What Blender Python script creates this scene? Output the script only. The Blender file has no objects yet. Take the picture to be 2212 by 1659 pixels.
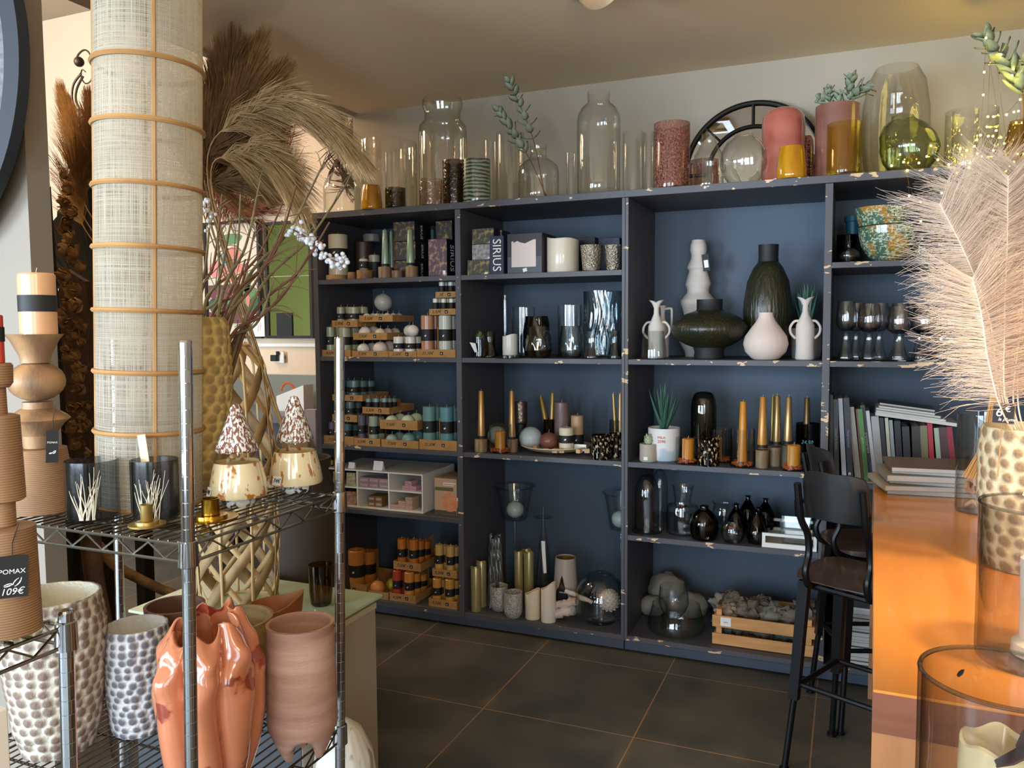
import bpy, math, random
from mathutils import Vector, Matrix, Euler, noise
random.seed(7)
PI = math.pi
scn = bpy.context.scene
COL = scn.collection
rad = math.radians

# ------------------------------------------------------------------ camera
YAW, PITCH, ROLL, FPX = rad(22.722), rad(4.0056), rad(-.3874), 1740.9
W, H = 2212, 1659
_f = Vector((-math.sin(YAW)*math.cos(PITCH), math.cos(YAW)*math.cos(PITCH), -math.sin(PITCH)))
_r = Vector((math.cos(YAW), math.sin(YAW), 0))
_u = _r.cross(_f)
_r2 = _r*math.cos(ROLL) + _u*math.sin(ROLL)
_u2 = _u*math.cos(ROLL) - _r*math.sin(ROLL)
EYE = Vector((0, 0, 1.5))

def ray(x, y): return _f + _r2*((x-W/2)/FPX) + _u2*((H/2-y)/FPX)
def atY(x, y, Y):
    d = ray(x, y); return EYE + d*(Y/d.y)
def atX(x, y, X):
    d = ray(x, y); return EYE + d*(X/d.x)
def atZ(x, y, z):
    d = ray(x, y); return EYE + d*((z-1.5)/d.z)
def proj(P):
    q = Vector(P)-EYE; z = q.dot(_f)
    return W/2+FPX*q.dot(_r2)/z, H/2-FPX*q.dot(_u2)/z, z
def spot(xc, Y, z):
    """world point on the level z and plane Y that is seen at column xc"""
    y = 700
    for _ in range(4):
        P = atY(xc, y, Y); P.z = z; y = proj(P)[1]
    return P
def pxlen(w, P): return w*proj(P)[2]/FPX

cam_d = bpy.data.cameras.new('camera'); cam = bpy.data.objects.new('camera', cam_d); COL.objects.link(cam)
cam_d.sensor_width = 36; cam_d.lens = FPX/W*36; cam_d.clip_start = .02
cam.matrix_world = Matrix(((_r2.x, _u2.x, -_f.x, 0), (_r2.y, _u2.y, -_f.y, 0), (_r2.z, _u2.z, -_f.z, 1.5), (0, 0, 0, 1)))
scn.camera = cam

# ------------------------------------------------------------------ materials
def lin(h):
    h = h.lstrip('#'); v = [int(h[i:i+2], 16)/255 for i in (0, 2, 4)]
    return tuple((c/12.92 if c <= .04045 else ((c+.055)/1.055)**2.4) for c in v)+(1,)
_mats = {}
def M(name, col, rough=.55, metal=0., col2=None, ns=8., thr=None, bump=0., bs=60., spec=.5, coat=0., emit=0., detail=4., stretch=None, kind='noise', sheen=0., attr=None, trans=0.):
    if name in _mats: return _mats[name]
    m = bpy.data.materials.new(name); m.use_nodes = True; nt = m.node_tree; N = nt.nodes; L = nt.links
    b = N['Principled BSDF']; b.inputs['Base Color'].default_value = lin(col)
    b.inputs['Roughness'].default_value = rough; b.inputs['Metallic'].default_value = metal
    b.inputs['Specular IOR Level'].default_value = spec; b.inputs['Coat Weight'].default_value = coat
    b.inputs['Coat Roughness'].default_value = .08
    if trans: b.inputs['Transmission Weight'].default_value = trans
    if emit:
        b.inputs['Emission Color'].default_value = lin(col); b.inputs['Emission Strength'].default_value = emit
    tc = N.new('ShaderNodeTexCoord'); mp = N.new('ShaderNodeMapping'); L.new(tc.outputs['Object'], mp.inputs['Vector'])
    if stretch: mp.inputs['Scale'].default_value = stretch
    if col2 or attr:
        mx = N.new('ShaderNodeMix'); mx.data_type = 'RGBA'
        mx.inputs['A'].default_value = lin(col); mx.inputs['B'].default_value = lin(col2)
        if attr:
            a = N.new('ShaderNodeAttribute'); a.attribute_name = attr; L.new(a.outputs['Fac'], mx.inputs['Factor'])
        else:
            if kind == 'noise':
                n = N.new('ShaderNodeTexNoise'); n.inputs['Scale'].default_value = ns; n.inputs['Detail'].default_value = detail; o = n.outputs['Fac']
            elif kind == 'voronoi':
                n = N.new('ShaderNodeTexVoronoi'); n.inputs['Scale'].default_value = ns; o = n.outputs['Distance']
            else:
                n = N.new('ShaderNodeTexWave'); n.bands_direction = 'Z' if kind == 'wavez' else 'X'; n.inputs['Scale'].default_value = ns; n.inputs['Distortion'].default_value = 6; n.inputs['Detail'].default_value = 3; o = n.outputs['Fac']
            L.new(mp.outputs['Vector'], n.inputs['Vector'])
            r = N.new('ShaderNodeMapRange'); lo, hi = thr or (.35, .65)
            r.inputs['From Min'].default_value = lo; r.inputs['From Max'].default_value = hi
            L.new(o, r.inputs['Value']); L.new(r.outputs['Result'], mx.inputs['Factor'])
        L.new(mx.outputs['Result'], b.inputs['Base Color'])
        if emit: L.new(mx.outputs['Result'], b.inputs['Emission Color'])
    if bump:
        n2 = N.new('ShaderNodeTexNoise'); n2.inputs['Scale'].default_value = bs; n2.inputs['Detail'].default_value = 3
        L.new(mp.outputs['Vector'], n2.inputs['Vector'])
        bp = N.new('ShaderNodeBump'); bp.inputs['Strength'].default_value = bump; bp.inputs['Distance'].default_value = .01
        L.new(n2.outputs['Fac'], bp.inputs['Height']); L.new(bp.outputs['Normal'], b.inputs['Normal'])
    _mats[name] = m; return m

def GLASS(name, tint='#f4faf8', edge='#9fb0ae', rough=.02, refl=1., bump=0., bs=20., stretch=None, col2=None, ns=30, thr=(.5, .6), edgepow=.25):
    """thin blown glass: light passes with a tint, more reflection and colour at grazing angles"""
    if name in _mats: return _mats[name]
    m = bpy.data.materials.new(name); m.use_nodes = True; nt = m.node_tree; N = nt.nodes; L = nt.links
    N.remove(N['Principled BSDF']); out = N['Material Output']
    tr = N.new('ShaderNodeBsdfTransparent'); gl = N.new('ShaderNodeBsdfGlossy'); gl.inputs['Roughness'].default_value = rough
    lw = N.new('ShaderNodeLayerWeight'); lw.inputs['Blend'].default_value = .5
    lp = N.new('ShaderNodeMath'); lp.operation = 'POWER'; lp.inputs[1].default_value = 2.6; L.new(lw.outputs['Facing'], lp.inputs[0])
    mc = N.new('ShaderNodeMix'); mc.data_type = 'RGBA'
    pw = lambda c, e: tuple(v**e for v in lin(c)[:3])+(1,)   # a ray crosses four walls of a vessel
    mc.inputs['A'].default_value = pw(tint, .3); mc.inputs['B'].default_value = pw(edge, .55); L.new(lp.outputs[0], mc.inputs['Factor'])
    L.new(mc.outputs['Result'], tr.inputs['Color'])
    fr = N.new('ShaderNodeLayerWeight'); fr.inputs['Blend'].default_value = .5
    pp = N.new('ShaderNodeMath'); pp.operation = 'POWER'; pp.inputs[1].default_value = 4.; L.new(fr.outputs['Facing'], pp.inputs[0])
    mu = N.new('ShaderNodeMath'); mu.operation = 'MULTIPLY_ADD'; mu.inputs[1].default_value = .55; mu.inputs[2].default_value = .035*refl; L.new(pp.outputs[0], mu.inputs[0])
    ms = N.new('ShaderNodeMixShader'); L.new(mu.outputs[0], ms.inputs['Fac']); L.new(tr.outputs[0], ms.inputs[1]); L.new(gl.outputs[0], ms.inputs[2])
    last = ms
    tc = N.new('ShaderNodeTexCoord'); mp = N.new('ShaderNodeMapping'); L.new(tc.outputs['Object'], mp.inputs['Vector'])
    if stretch: mp.inputs['Scale'].default_value = stretch
    if bump:
        n2 = N.new('ShaderNodeTexNoise'); n2.inputs['Scale'].default_value = bs; n2.inputs['Detail'].default_value = 2
        L.new(mp.outputs['Vector'], n2.inputs['Vector'])
        bp = N.new('ShaderNodeBump'); bp.inputs['Strength'].default_value = bump; bp.inputs['Distance'].default_value = .01
        L.new(n2.outputs['Fac'], bp.inputs['Height']); L.new(bp.outputs['Normal'], gl.inputs['Normal']); L.new(bp.outputs['Normal'], fr.inputs['Normal']); L.new(bp.outputs['Normal'], lw.inputs['Normal'])
    if col2:
        n = N.new('ShaderNodeTexNoise'); n.inputs['Scale'].default_value = ns; n.inputs['Detail'].default_value = 3
        L.new(mp.outputs['Vector'], n.inputs['Vector'])
        r = N.new('ShaderNodeMapRange'); r.inputs['From Min'].default_value = thr[0]; r.inputs['From Max'].default_value = thr[1]; L.new(n.outputs['Fac'], r.inputs['Value'])
        pb = N.new('ShaderNodeBsdfPrincipled'); pb.inputs['Base Color'].default_value = lin(col2); pb.inputs['Roughness'].default_value = .12
        m2 = N.new('ShaderNodeMixShader'); L.new(r.outputs['Result'], m2.inputs['Fac']); L.new(ms.outputs[0], m2.inputs[1]); L.new(pb.outputs[0], m2.inputs[2]); last = m2
    L.new(last.outputs[0], out.inputs['Surface'])
    _mats[name] = m; return m

# ------------------------------------------------------------------ mesh building
class MB:
    def __init__(s): s.v = []; s.f = []; s.c = None
    def add(s, vs, fs, T=None):
        o = len(s.v)
        s.v += [tuple(T @ Vector(v)) for v in vs] if T is not None else [tuple(v) for v in vs]
        s.f += [tuple(i+o for i in f) for f in fs]; return s
    def box(s, x0, x1, y0, y1, z0, z1, T=None, bev=0.):
        if bev <= 0:
            vs = [(x, y, z) for z in (z0, z1) for y in (y0, y1) for x in (x0, x1)]
            return s.add(vs, [(0, 2, 3, 1), (4, 5, 7, 6), (0, 1, 5, 4), (2, 6, 7, 3), (0, 4, 6, 2), (1, 3, 7, 5)], T)
        b = bev; vs = []; fs = []
        # chamfered box: 24 verts
        def idx(ax, sx, sy, sz): return {(0): 0, 1: 1, 2: 2}[ax]*8 + (sx*4+sy*2+sz)
        X = (x0, x1); Y = (y0, y1); Z = (z0, z1); sg = (1, -1)
        for ax in range(3):
            for sx in (0, 1):
                for sy in (0, 1):
                    for sz in (0, 1):
                        vs.append((X[sx]+(0 if ax == 0 else b*sg[sx]), Y[sy]+(0 if ax == 1 else b*sg[sy]), Z[sz]+(0 if ax == 2 else b*sg[sz])))
        I = idx
        for k in (0, 1):
            q = [I(0, k, 0, 0), I(0, k, 1, 0), I(0, k, 1, 1), I(0, k, 0, 1)]; fs.append(q if k else q[::-1])
            q = [I(1, 0, k, 0), I(1, 1, k, 0), I(1, 1, k, 1), I(1, 0, k, 1)]; fs.append(q[::-1] if k else q)
            q = [I(2, 0, 0, k), I(2, 1, 0, k), I(2, 1, 1, k), I(2, 0, 1, k)]; fs.append(q if k else q[::-1])
        for a in (0, 1):
            for c in (0, 1):
                fs.append([I(0, a, c, 0), I(0, a, c, 1), I(1, a, c, 1), I(1, a, c, 0)])
                fs.append([I(0, a, 0, c), I(0, a, 1, c), I(2, a, 1, c), I(2, a, 0, c)])
                fs.append([I(1, 0, a, c), I(1, 1, a, c), I(2, 1, a, c), I(2, 0, a, c)])
                for e in (0, 1): fs.append([I(0, a, c, e), I(1, a, c, e), I(2, a, c, e)])
        return s.add(vs, fs, T)
    def lathe(s, prof, seg=32, T=None, fn=None):
        """prof: (r,z) list from bottom to top; r=0 at an end closes it; fn(th,t,r,z)->(r,z)"""
        vs = []; fs = []; rows = []
        n = len(prof)
        for k, (r, z) in enumerate(prof):
            if r < 1e-6:
                rows.append([len(vs)]); vs.append((0, 0, z if not fn else fn(0, k/(n-1), 0, z)[1])); continue
            row = []
            for i in range(seg):
                a = 2*PI*i/seg; rr, zz = fn(a, k/(n-1), r, z) if fn else (r, z)
                row.append(len(vs)); vs.append((rr*math.cos(a), rr*math.sin(a), zz))
            rows.append(row)
        for a, b in zip(rows, rows[1:]):
            if len(a) == 1 and len(b) == 1: continue
            for i in range(seg):
                j = (i+1) % seg
                if len(a) == 1: fs.append((a[0], b[j], b[i]))
                elif len(b) == 1: fs.append((a[i], a[j], b[0]))
                else: fs.append((a[i], a[j], b[j], b[i]))
        return s.add(vs, fs, T)
    def cyl(s, r, z0, z1, seg=24, T=None, r2=None):
        r2 = r if r2 is None else r2
        return s.lathe([(0, z0), (r, z0), (r2, z1), (0, z1)], seg, T)
    def ball(s, r, c=(0, 0, 0), seg=24, sq=1.):
        n = seg//2
        return s.lathe([(r*math.sin(PI*k/n), -r*sq*math.cos(PI*k/n)) for k in range(n+1)], seg, Matrix.Translation(c))
    def tube(s, pts, r, seg=8, closed=False, taper=None, caps=True):
        pts = [Vector(p) for p in pts]; n = len(pts); vs = []; fs = []
        nrm = None
        for i, p in enumerate(pts):
            if closed: t = pts[(i+1) % n]-pts[i-1]
            else: t = pts[min(i+1, n-1)]-pts[max(i-1, 0)]
            t.normalize()
            if nrm is None:
                nrm = t.orthogonal().normalized()
            else:
                nrm = nrm - t*nrm.dot(t)
                nrm = nrm.normalized() if nrm.length > 1e-6 else t.orthogonal().normalized()
            bn = t.cross(nrm); rr = r[i] if isinstance(r, (list, tuple)) else (r if taper is None else r*(1+(taper-1)*i/(n-1)))
            for k in range(seg):
                a = 2*PI*k/seg; vs.append(p+nrm*rr*math.cos(a)+bn*rr*math.sin(a))
        for i in range(n if closed else n-1):
            j = (i+1) % n
            for k in range(seg):
                l = (k+1) % seg; fs.append((i*seg+k, i*seg+l, j*seg+l, j*seg+k))
        if not closed and caps and seg > 2:
            fs.append(tuple(range(seg))[::-1]); fs.append(tuple((n-1)*seg+k for k in range(seg)))
        return s.add(vs, fs)
    def prism(s, poly, y0, y1, T=None):
        """poly in xz, extruded along y"""
        n = len(poly); vs = [(x, y0, z) for x, z in poly]+[(x, y1, z) for x, z in poly]
        fs = [tuple(range(n)), tuple(range(2*n-1, n-1, -1))]+[(i, i+n, (i+1) % n+n, (i+1) % n) for i in range(n)]
        return s.add(vs, fs, T)
    def leaf(s, T, l, w, curl=.15, seg=4):
        vs = []; fs = []
        for k in range(seg+1):
            t = k/seg; ww = w*math.sin(PI*min(1, .12+t*.88))**.8*(1 if t < 1 else 0)+.0004
            z = curl*l*t*t
            vs += [(-ww, l*t, z), (0, l*t, z-w*.25), (ww, l*t, z)]
        for k in range(seg):
            a = 3*k; fs += [(a, a+1, a+4, a+3), (a+1, a+2, a+5, a+4)]
        return s.add(vs, fs, T)
    def build(s, name, mat, parent=None, smooth=True, ang=38, loc=None, rot=None, vcol=None, solid=0.):
        me = bpy.data.meshes.new(name); me.from_pydata(s.v, [], s.f); me.validate(); me.update()
        if smooth:
            me.polygons.foreach_set('use_smooth', [True]*len(me.polygons))
            try: me.set_sharp_from_angle(angle=rad(ang))
            except Exception: pass
        if vcol and len(vcol) == len(me.vertices):
            a = me.attributes.new('knob', 'FLOAT', 'POINT'); a.data.foreach_set('value', vcol)
        me.materials.append(mat)
        o = bpy.data.objects.new(name, me); COL.objects.link(o)
        if parent is not None: o.parent = parent
        if loc is not None: o.location = loc
        if rot is not None: o.rotation_euler = rot
        if solid:
            md = o.modifiers.new('thickness', 'SOLIDIFY'); md.thickness = solid; md.offset = 0
        return o
def tr(x, y, z): return Matrix.Translation((x, y, z))
def rt(a, ax): return Matrix.Rotation(a, 4, ax)

def tag(o, label, cat, group=None, kind=None):
    o['label'] = label; o['category'] = cat
    if group: o['group'] = group
    if kind: o['kind'] = kind
    return o
def thing(name, label, cat, loc=(0, 0, 0), rz=0, group=None):
    o = bpy.data.objects.new(name, None); COL.objects.link(o); o.location = loc; o.rotation_euler = (0, 0, rz); o.empty_display_size = .05
    return tag(o, label, cat, group)
def struct(o): o['kind'] = 'structure'; return o
def dup(root, loc, rz=0, label=None, group=None):
    r = root.copy(); COL.objects.link(r); r.location = loc; r.rotation_euler = (0, 0, rz)
    if label: r['label'] = label
    if group: r['group'] = group
    for ch in list(root.children):
        c = ch.copy(); COL.objects.link(c); c.parent = r
        for g in ch.children:
            d = g.copy(); COL.objects.link(d); d.parent = c
    return r
_tm = {}
def text(s, size, mat, parent, loc, rot=(PI/2, 0, 0), name='lettering', align='CENTER', ext=.0004, shear=0., sx=1., bold=0.):
    key = (s, round(size, 4), align, shear, sx, mat.name, bold)
    if key not in _tm:
        cu = bpy.data.curves.new('t', 'FONT'); cu.body = s; cu.size = size; cu.align_x = align; cu.align_y = 'CENTER'; cu.extrude = ext; cu.shear = shear; cu.resolution_u = 3; cu.offset = bold
        o = bpy.data.objects.new('t', cu); COL.objects.link(o); bpy.context.view_layer.update()
        me = bpy.data.meshes.new_from_object(o.evaluated_get(bpy.context.evaluated_depsgraph_get()))
        bpy.data.objects.remove(o); bpy.data.curves.remove(cu); me.name = name
        for v in me.vertices: v.co.x *= sx
        me.materials.clear(); me.materials.append(mat); _tm[key] = me
    o = bpy.data.objects.new(name, _tm[key]); COL.objects.link(o); o.parent = parent; o.location = loc; o.rotation_euler = rot
    return o

FR = 3.55
Z = {'T': 2.106, 'A': 1.756, 'B': 1.354, 'C': .887, 'D': .549, 'E': .076, 'C4': .857}

# common materials
m_dark = M('black_paper', '#141414', .6)
m_wick = M('wick', '#d9cbb0', .9)
m_card = M('kraft_cardboard', '#b58a55', .85, col2='#a87c48', ns=30)
m_white = M('white_paint', '#eeeeea', .5)
m_ink = M('ink', '#2b2420', .8)
m_wht = M('white_print', '#f4f4f2', .6)
m_gclear = GLASS('clear_glass', '#f7fbfa', '#c3cfcc')
m_gclr2 = GLASS('clear_blue_glass', '#edf5f6', '#9fb6bb', refl=1.4)
# ------------------------------------------------------------------ room shell
def floor_mat():
    m = bpy.data.materials.new('slate_tiles'); m.use_nodes = True; nt = m.node_tree; N = nt.nodes; L = nt.links; b = N['Principled BSDF']
    tc = N.new('ShaderNodeTexCoord'); mp = N.new('ShaderNodeMapping'); L.new(tc.outputs['Object'], mp.inputs['Vector'])
    mp.inputs['Location'].default_value = (.70+.605*10, -2.80+.59*10, 0)
    br = N.new('ShaderNodeTexBrick'); br.offset = 0; br.inputs['Scale'].default_value = 1
    br.inputs['Brick Width'].default_value = .605; br.inputs['Row Height'].default_value = .59; br.inputs['Mortar Size'].default_value = .0028
    br.inputs['Mortar Smooth'].default_value = .1
    L.new(mp.outputs['Vector'], br.inputs['Vector'])
    n = N.new('ShaderNodeTexNoise'); n.inputs['Scale'].default_value = 3.2; n.inputs['Detail'].default_value = 5; L.new(tc.outputs['Object'], n.inputs['Vector'])
    cr = N.new('ShaderNodeValToRGB'); cr.color_ramp.elements[0].color = lin('#454745'); cr.color_ramp.elements[0].position = .35
    cr.color_ramp.elements[1].color = lin('#625d52'); cr.color_ramp.elements[1].position = .72; L.new(n.outputs['Fac'], cr.inputs['Fac'])
    # brownish residue following the joints
    br2 = N.new('ShaderNodeTexBrick'); br2.offset = 0; br2.inputs['Scale'].default_value = 1; br2.inputs['Brick Width'].default_value = .605; br2.inputs['Row Height'].default_value = .59
    br2.inputs['Mortar Size'].default_value = .055; br2.inputs['Mortar Smooth'].default_value = 1; L.new(mp.outputs['Vector'], br2.inputs['Vector'])
    n3 = N.new('ShaderNodeTexNoise'); n3.inputs['Scale'].default_value = 5; n3.inputs['Detail'].default_value = 6; L.new(tc.outputs['Object'], n3.inputs['Vector'])
    mm = N.new('ShaderNodeMath'); mm.operation = 'MULTIPLY'; L.new(br2.outputs['Fac'], mm.inputs[0])
    r3 = N.new('ShaderNodeMapRange'); r3.inputs['From Min'].default_value = .5; r3.inputs['From Max'].default_value = .75; L.new(n3.outputs['Fac'], r3.inputs['Value']); L.new(r3.outputs['Result'], mm.inputs[1])
    ma = N.new('ShaderNodeMix'); ma.data_type = 'RGBA'; ma.inputs['B'].default_value = lin('#6d6252'); L.new(cr.outputs['Color'], ma.inputs['A']); L.new(mm.outputs[0], ma.inputs['Factor'])
    mx = N.new('ShaderNodeMix'); mx.data_type = 'RGBA'; L.new(br.outputs['Fac'], mx.inputs['Factor'])
    L.new(ma.outputs['Result'], mx.inputs['A']); mx.inputs['B'].default_value = lin('#97795a')
    L.new(mx.outputs['Result'], b.inputs['Base Color'])
    n4 = N.new('ShaderNodeMapRange'); n4.inputs['To Min'].default_value = .3; n4.inputs['To Max'].default_value = .6; L.new(n.outputs['Fac'], n4.inputs['Value']); L.new(n4.outputs['Result'], b.inputs['Roughness'])
    return m
MB().box(-8.5, 3.2, -3.6, 5.5, -.1, 0).build('floor', floor_mat(), smooth=False); struct(bpy.data.objects['floor'])
m_wall = M('wall_plaster', '#a79c8b', .85, bump=.05, bs=80)
m_ceil = M('ceiling_plaster', '#dcc7a6', .9, bump=.04, bs=50)
m_far = M('far_wall_plaster', '#e6cfb4', .85)
m_green = M('green_wall_paint', '#66683f', .8)
struct(MB().box(-2.72, 3.2, -3.6, 5.5, 2.755, 4.3).build('ceiling', m_ceil, smooth=False))
struct(MB().box(-8.5, -2.72, -3.6, 5.5, 4.3, 4.4).build('ceiling_high', m_wall, smooth=False))
struct(MB().box(-2.72, 3.2, 4.10, 4.2, 0, 2.755).build('wall_back', m_wall, smooth=False))
struct(MB().box(-8.5, 3.2, 5.3, 5.5, 0, 4.3).build('wall_far', m_far, smooth=False))
struct(MB().box(-8.6, -8.5, -3.6, 5.5, 0, 4.3).build('wall_left', m_green, smooth=False))
struct(MB().box(3.1, 3.2, -3.6, 5.5, 0, 2.755).build('wall_right', m_wall, smooth=False))
# shop front behind the camera: piers and lintel around two wide windows
fm = MB()
for a, b_ in ((-8.5, -6.9), (-4.4, -3.9), (-.3, .5), (2.6, 3.2)): fm.box(a, b_, -3.6, -3.5, 0, 2.755)
for a, b_ in ((-6.9, -4.4), (-3.9, -.3), (.5, 2.6)): fm.box(a, b_, -3.6, -3.5, 0, .35); fm.box(a, b_, -3.6, -3.5, 2.5, 2.755)
fm.box(-8.5, -2.72, -3.6, -3.5, 2.755, 4.3)
struct(fm.build('wall_front', m_wall, smooth=False))
m_al = M('window_frame_dark', '#2e3236', .4, .6)
for i, (a, b_) in enumerate(((-6.9, -4.4), (-3.9, -.3), (.5, 2.6))):
    w = MB(); n = 3 if b_-a > 3 else 2
    for k in range(n+1):
        x = a+(b_-a)*k/n; w.box(x-.03, x+.03, -3.58, -3.52, .35, 2.5)
    w.box(a, b_, -3.58, -3.52, .35, .41); w.box(a, b_, -3.58, -3.52, 2.44, 2.5); w.box(a, b_, -3.575, -3.525, 1.9, 1.95)
    struct(w.build('window_%d' % (i+1), m_al, smooth=False))
# partition wall at the left with its end face
struct(MB().box(-4.5, -2.308, 1.72, 1.796, 0, 2.755).build('wall_partition', M('partition_plaster', '#94897c', .85, bump=.05), smooth=False))
struct(MB().box(-4.5, -2.72, 1.72, 1.796, 2.755, 4.3).build('wall_partition_top', m_wall, smooth=False))
# ceiling lower edge beam line
struct(MB().box(-2.74, -2.70, 1.82, 4.2, 2.74, 2.80).build('trim_1', m_wall, smooth=False))
# dado / pale panel under the far mirror
struct(MB().box(-8.5, -2.75, 5.27, 5.3, 1.36, 1.385).build('trim_2', m_white, smooth=False))

# ------------------------------------------------------------------ lights
world = bpy.data.worlds.new('daylight'); scn.world = world; world.use_nodes = True
bg = world.node_tree.nodes['Background']; bg.inputs['Color'].default_value = (.55, .72, 1, 1); bg.inputs['Strength'].default_value = 1.2
def area(name, loc, rot, sx, sy, power, col):
    l = bpy.data.lights.new(name, 'AREA'); l.shape = 'RECTANGLE'; l.size = sx; l.size_y = sy; l.energy = power; l.color = col
    o = bpy.data.objects.new(name, l); COL.objects.link(o); o.location = loc; o.rotation_euler = rot; return o
cool = (.70, .85, 1.)
area('window_light', (-2.1, -3.62, 1.42), (rad(90), 0, 0), 3.5, 2.1, 210, cool)
area('window_light', (1.55, -3.62, 1.42), (rad(90), 0, 0), 2.0, 2.1, 60, cool)
area('window_light', (-5.65, -3.62, 1.42), (rad(90), 0, 0), 2.4, 2.1, 520, cool)
def lamp(name, loc, tgt, power, col, ang=70, size=.14, blend=.8):
    l = bpy.data.lights.new(name, 'SPOT'); l.energy = power; l.color = col; l.spot_size = rad(ang); l.spot_blend = blend; l.shadow_soft_size = size
    o = bpy.data.objects.new(name, l); COL.objects.link(o); o.location = loc
    d = Vector(tgt)-Vector(loc); o.rotation_euler = d.to_track_quat('-Z', 'Y').to_euler(); return o
def pt(name, loc, power, col, size=.1):
    l = bpy.data.lights.new(name, 'POINT'); l.energy = power; l.color = col; l.shadow_soft_size = size
    o = bpy.data.objects.new(name, l); COL.objects.link(o); o.location = loc; return o
warm = (1., .66, .34)
m_trim = M('lamp_trim', '#cfc4b4', .4)
m_bulb = M('lamp_glow', '#ffd08a', .5, emit=14)
m_cone = M('lamp_reflector', '#e8d8c0', .25, .6)
def downlight(x, y, tgt, power, label, rz=0, ang=75):
    t = thing('ceiling_spotlight', label, 'lamp', (x, y, 2.755), rz)
    b = MB(); s = .16
    b.box(-s, s, -s, -s+.045, -.012, 0); b.box(-s, s, s-.045, s, -.012, 0); b.box(-s, -s+.045, -s+.045, s-.045, -.012, 0); b.box(s-.045, s, -s+.045, s-.045, -.012, 0)
    b.build('trim_plate', m_trim, t, smooth=False)
    d = (Vector(tgt)-Vector((x, y, 2.755))).normalized(); T = rt(-rz, 'Z') @ d.to_track_quat('-Z', 'Y').to_matrix().to_4x4()
    MB().lathe([(.035, .03), (.06, .015), (.098, -.045), (.104, -.05), (.104, -.02), (.062, .05)], 32, T).build('reflector', m_cone, t)
    MB().lathe([(0, .01), (.03, .005), (.034, .02), (0, .03)], 20, T).build('bulb', m_bulb, t)
    p = Vector((x, y, 2.755))+d*.06
    lamp('spot_beam', p, tgt, power, warm, ang)
    return t
# ------------------------------------------------------------------ bookcase
def shelf_mat():
    m = bpy.data.materials.new('chipped_blue_paint'); m.use_nodes = True; nt = m.node_tree; N = nt.nodes; L = nt.links; b = N['Principled BSDF']
    b.inputs['Roughness'].default_value = .5
    tc = N.new('ShaderNodeTexCoord'); sx = N.new('ShaderNodeSeparateXYZ'); L.new(tc.outputs['Object'], sx.inputs[0])
    n = N.new('ShaderNodeTexNoise'); n.inputs['Scale'].default_value = 30; n.inputs['Detail'].default_value = 4
    mp = N.new('ShaderNodeMapping'); mp.inputs['Scale'].default_value = (.55, 1, 1.3); L.new(tc.outputs['Object'], mp.inputs['Vector']); L.new(mp.outputs['Vector'], n.inputs['Vector'])
    n2 = N.new('ShaderNodeTexNoise'); n2.inputs['Scale'].default_value = 2.2; L.new(tc.outputs['Object'], n2.inputs['Vector'])
    # chips sit on the front edges only (a strip 12 mm deep); more of them towards the right
    e = N.new('ShaderNodeMapRange'); e.inputs['From Min'].default_value = FR+.012; e.inputs['From Max'].default_value = FR+.004; L.new(sx.outputs['Y'], e.inputs['Value'])
    a = N.new('ShaderNodeMath'); a.operation = 'MULTIPLY_ADD'; a.inputs[1].default_value = .22; L.new(n2.outputs['Fac'], a.inputs[0]); L.new(n.outputs['Fac'], a.inputs[2])
    x = N.new('ShaderNodeMapRange'); x.inputs['From Min'].default_value = -2.6; x.inputs['From Max'].default_value = 0; x.inputs['To Min'].default_value = -.05; x.inputs['To Max'].default_value = .03; L.new(sx.outputs['X'], x.inputs['Value'])
    a2 = N.new('ShaderNodeMath'); L.new(a.outputs[0], a2.inputs[0]); L.new(x.outputs['Result'], a2.inputs[1])
    g = N.new('ShaderNodeMath'); g.operation = 'GREATER_THAN'; g.inputs[1].default_value = .765; L.new(a2.outputs[0], g.inputs[0])
    k = N.new('ShaderNodeMath'); k.operation = 'MULTIPLY'; L.new(g.outputs[0], k.inputs[0]); L.new(e.outputs['Result'], k.inputs[1])
    mx = N.new('ShaderNodeMix'); mx.data_type = 'RGBA'; mx.inputs['A'].default_value = lin('#4f4f55'); mx.inputs['B'].default_value = lin('#e0bf93')
    L.new(k.outputs[0], mx.inputs['Factor']); L.new(mx.outputs['Result'], b.inputs['Base Color']); return m
m_sh = shelf_mat()
m_back = M('blue_back_panel', '#445363', .6)
m_top = M('shelf_board_top', '#5c5a58', .45)
PX = {0: (-2.62, -2.592), 1: (-1.783, -1.754), 2: (-.949, -.919), 3: (-.103, -.073), 4: (.77, .80)}
BK = 4.08
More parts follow.
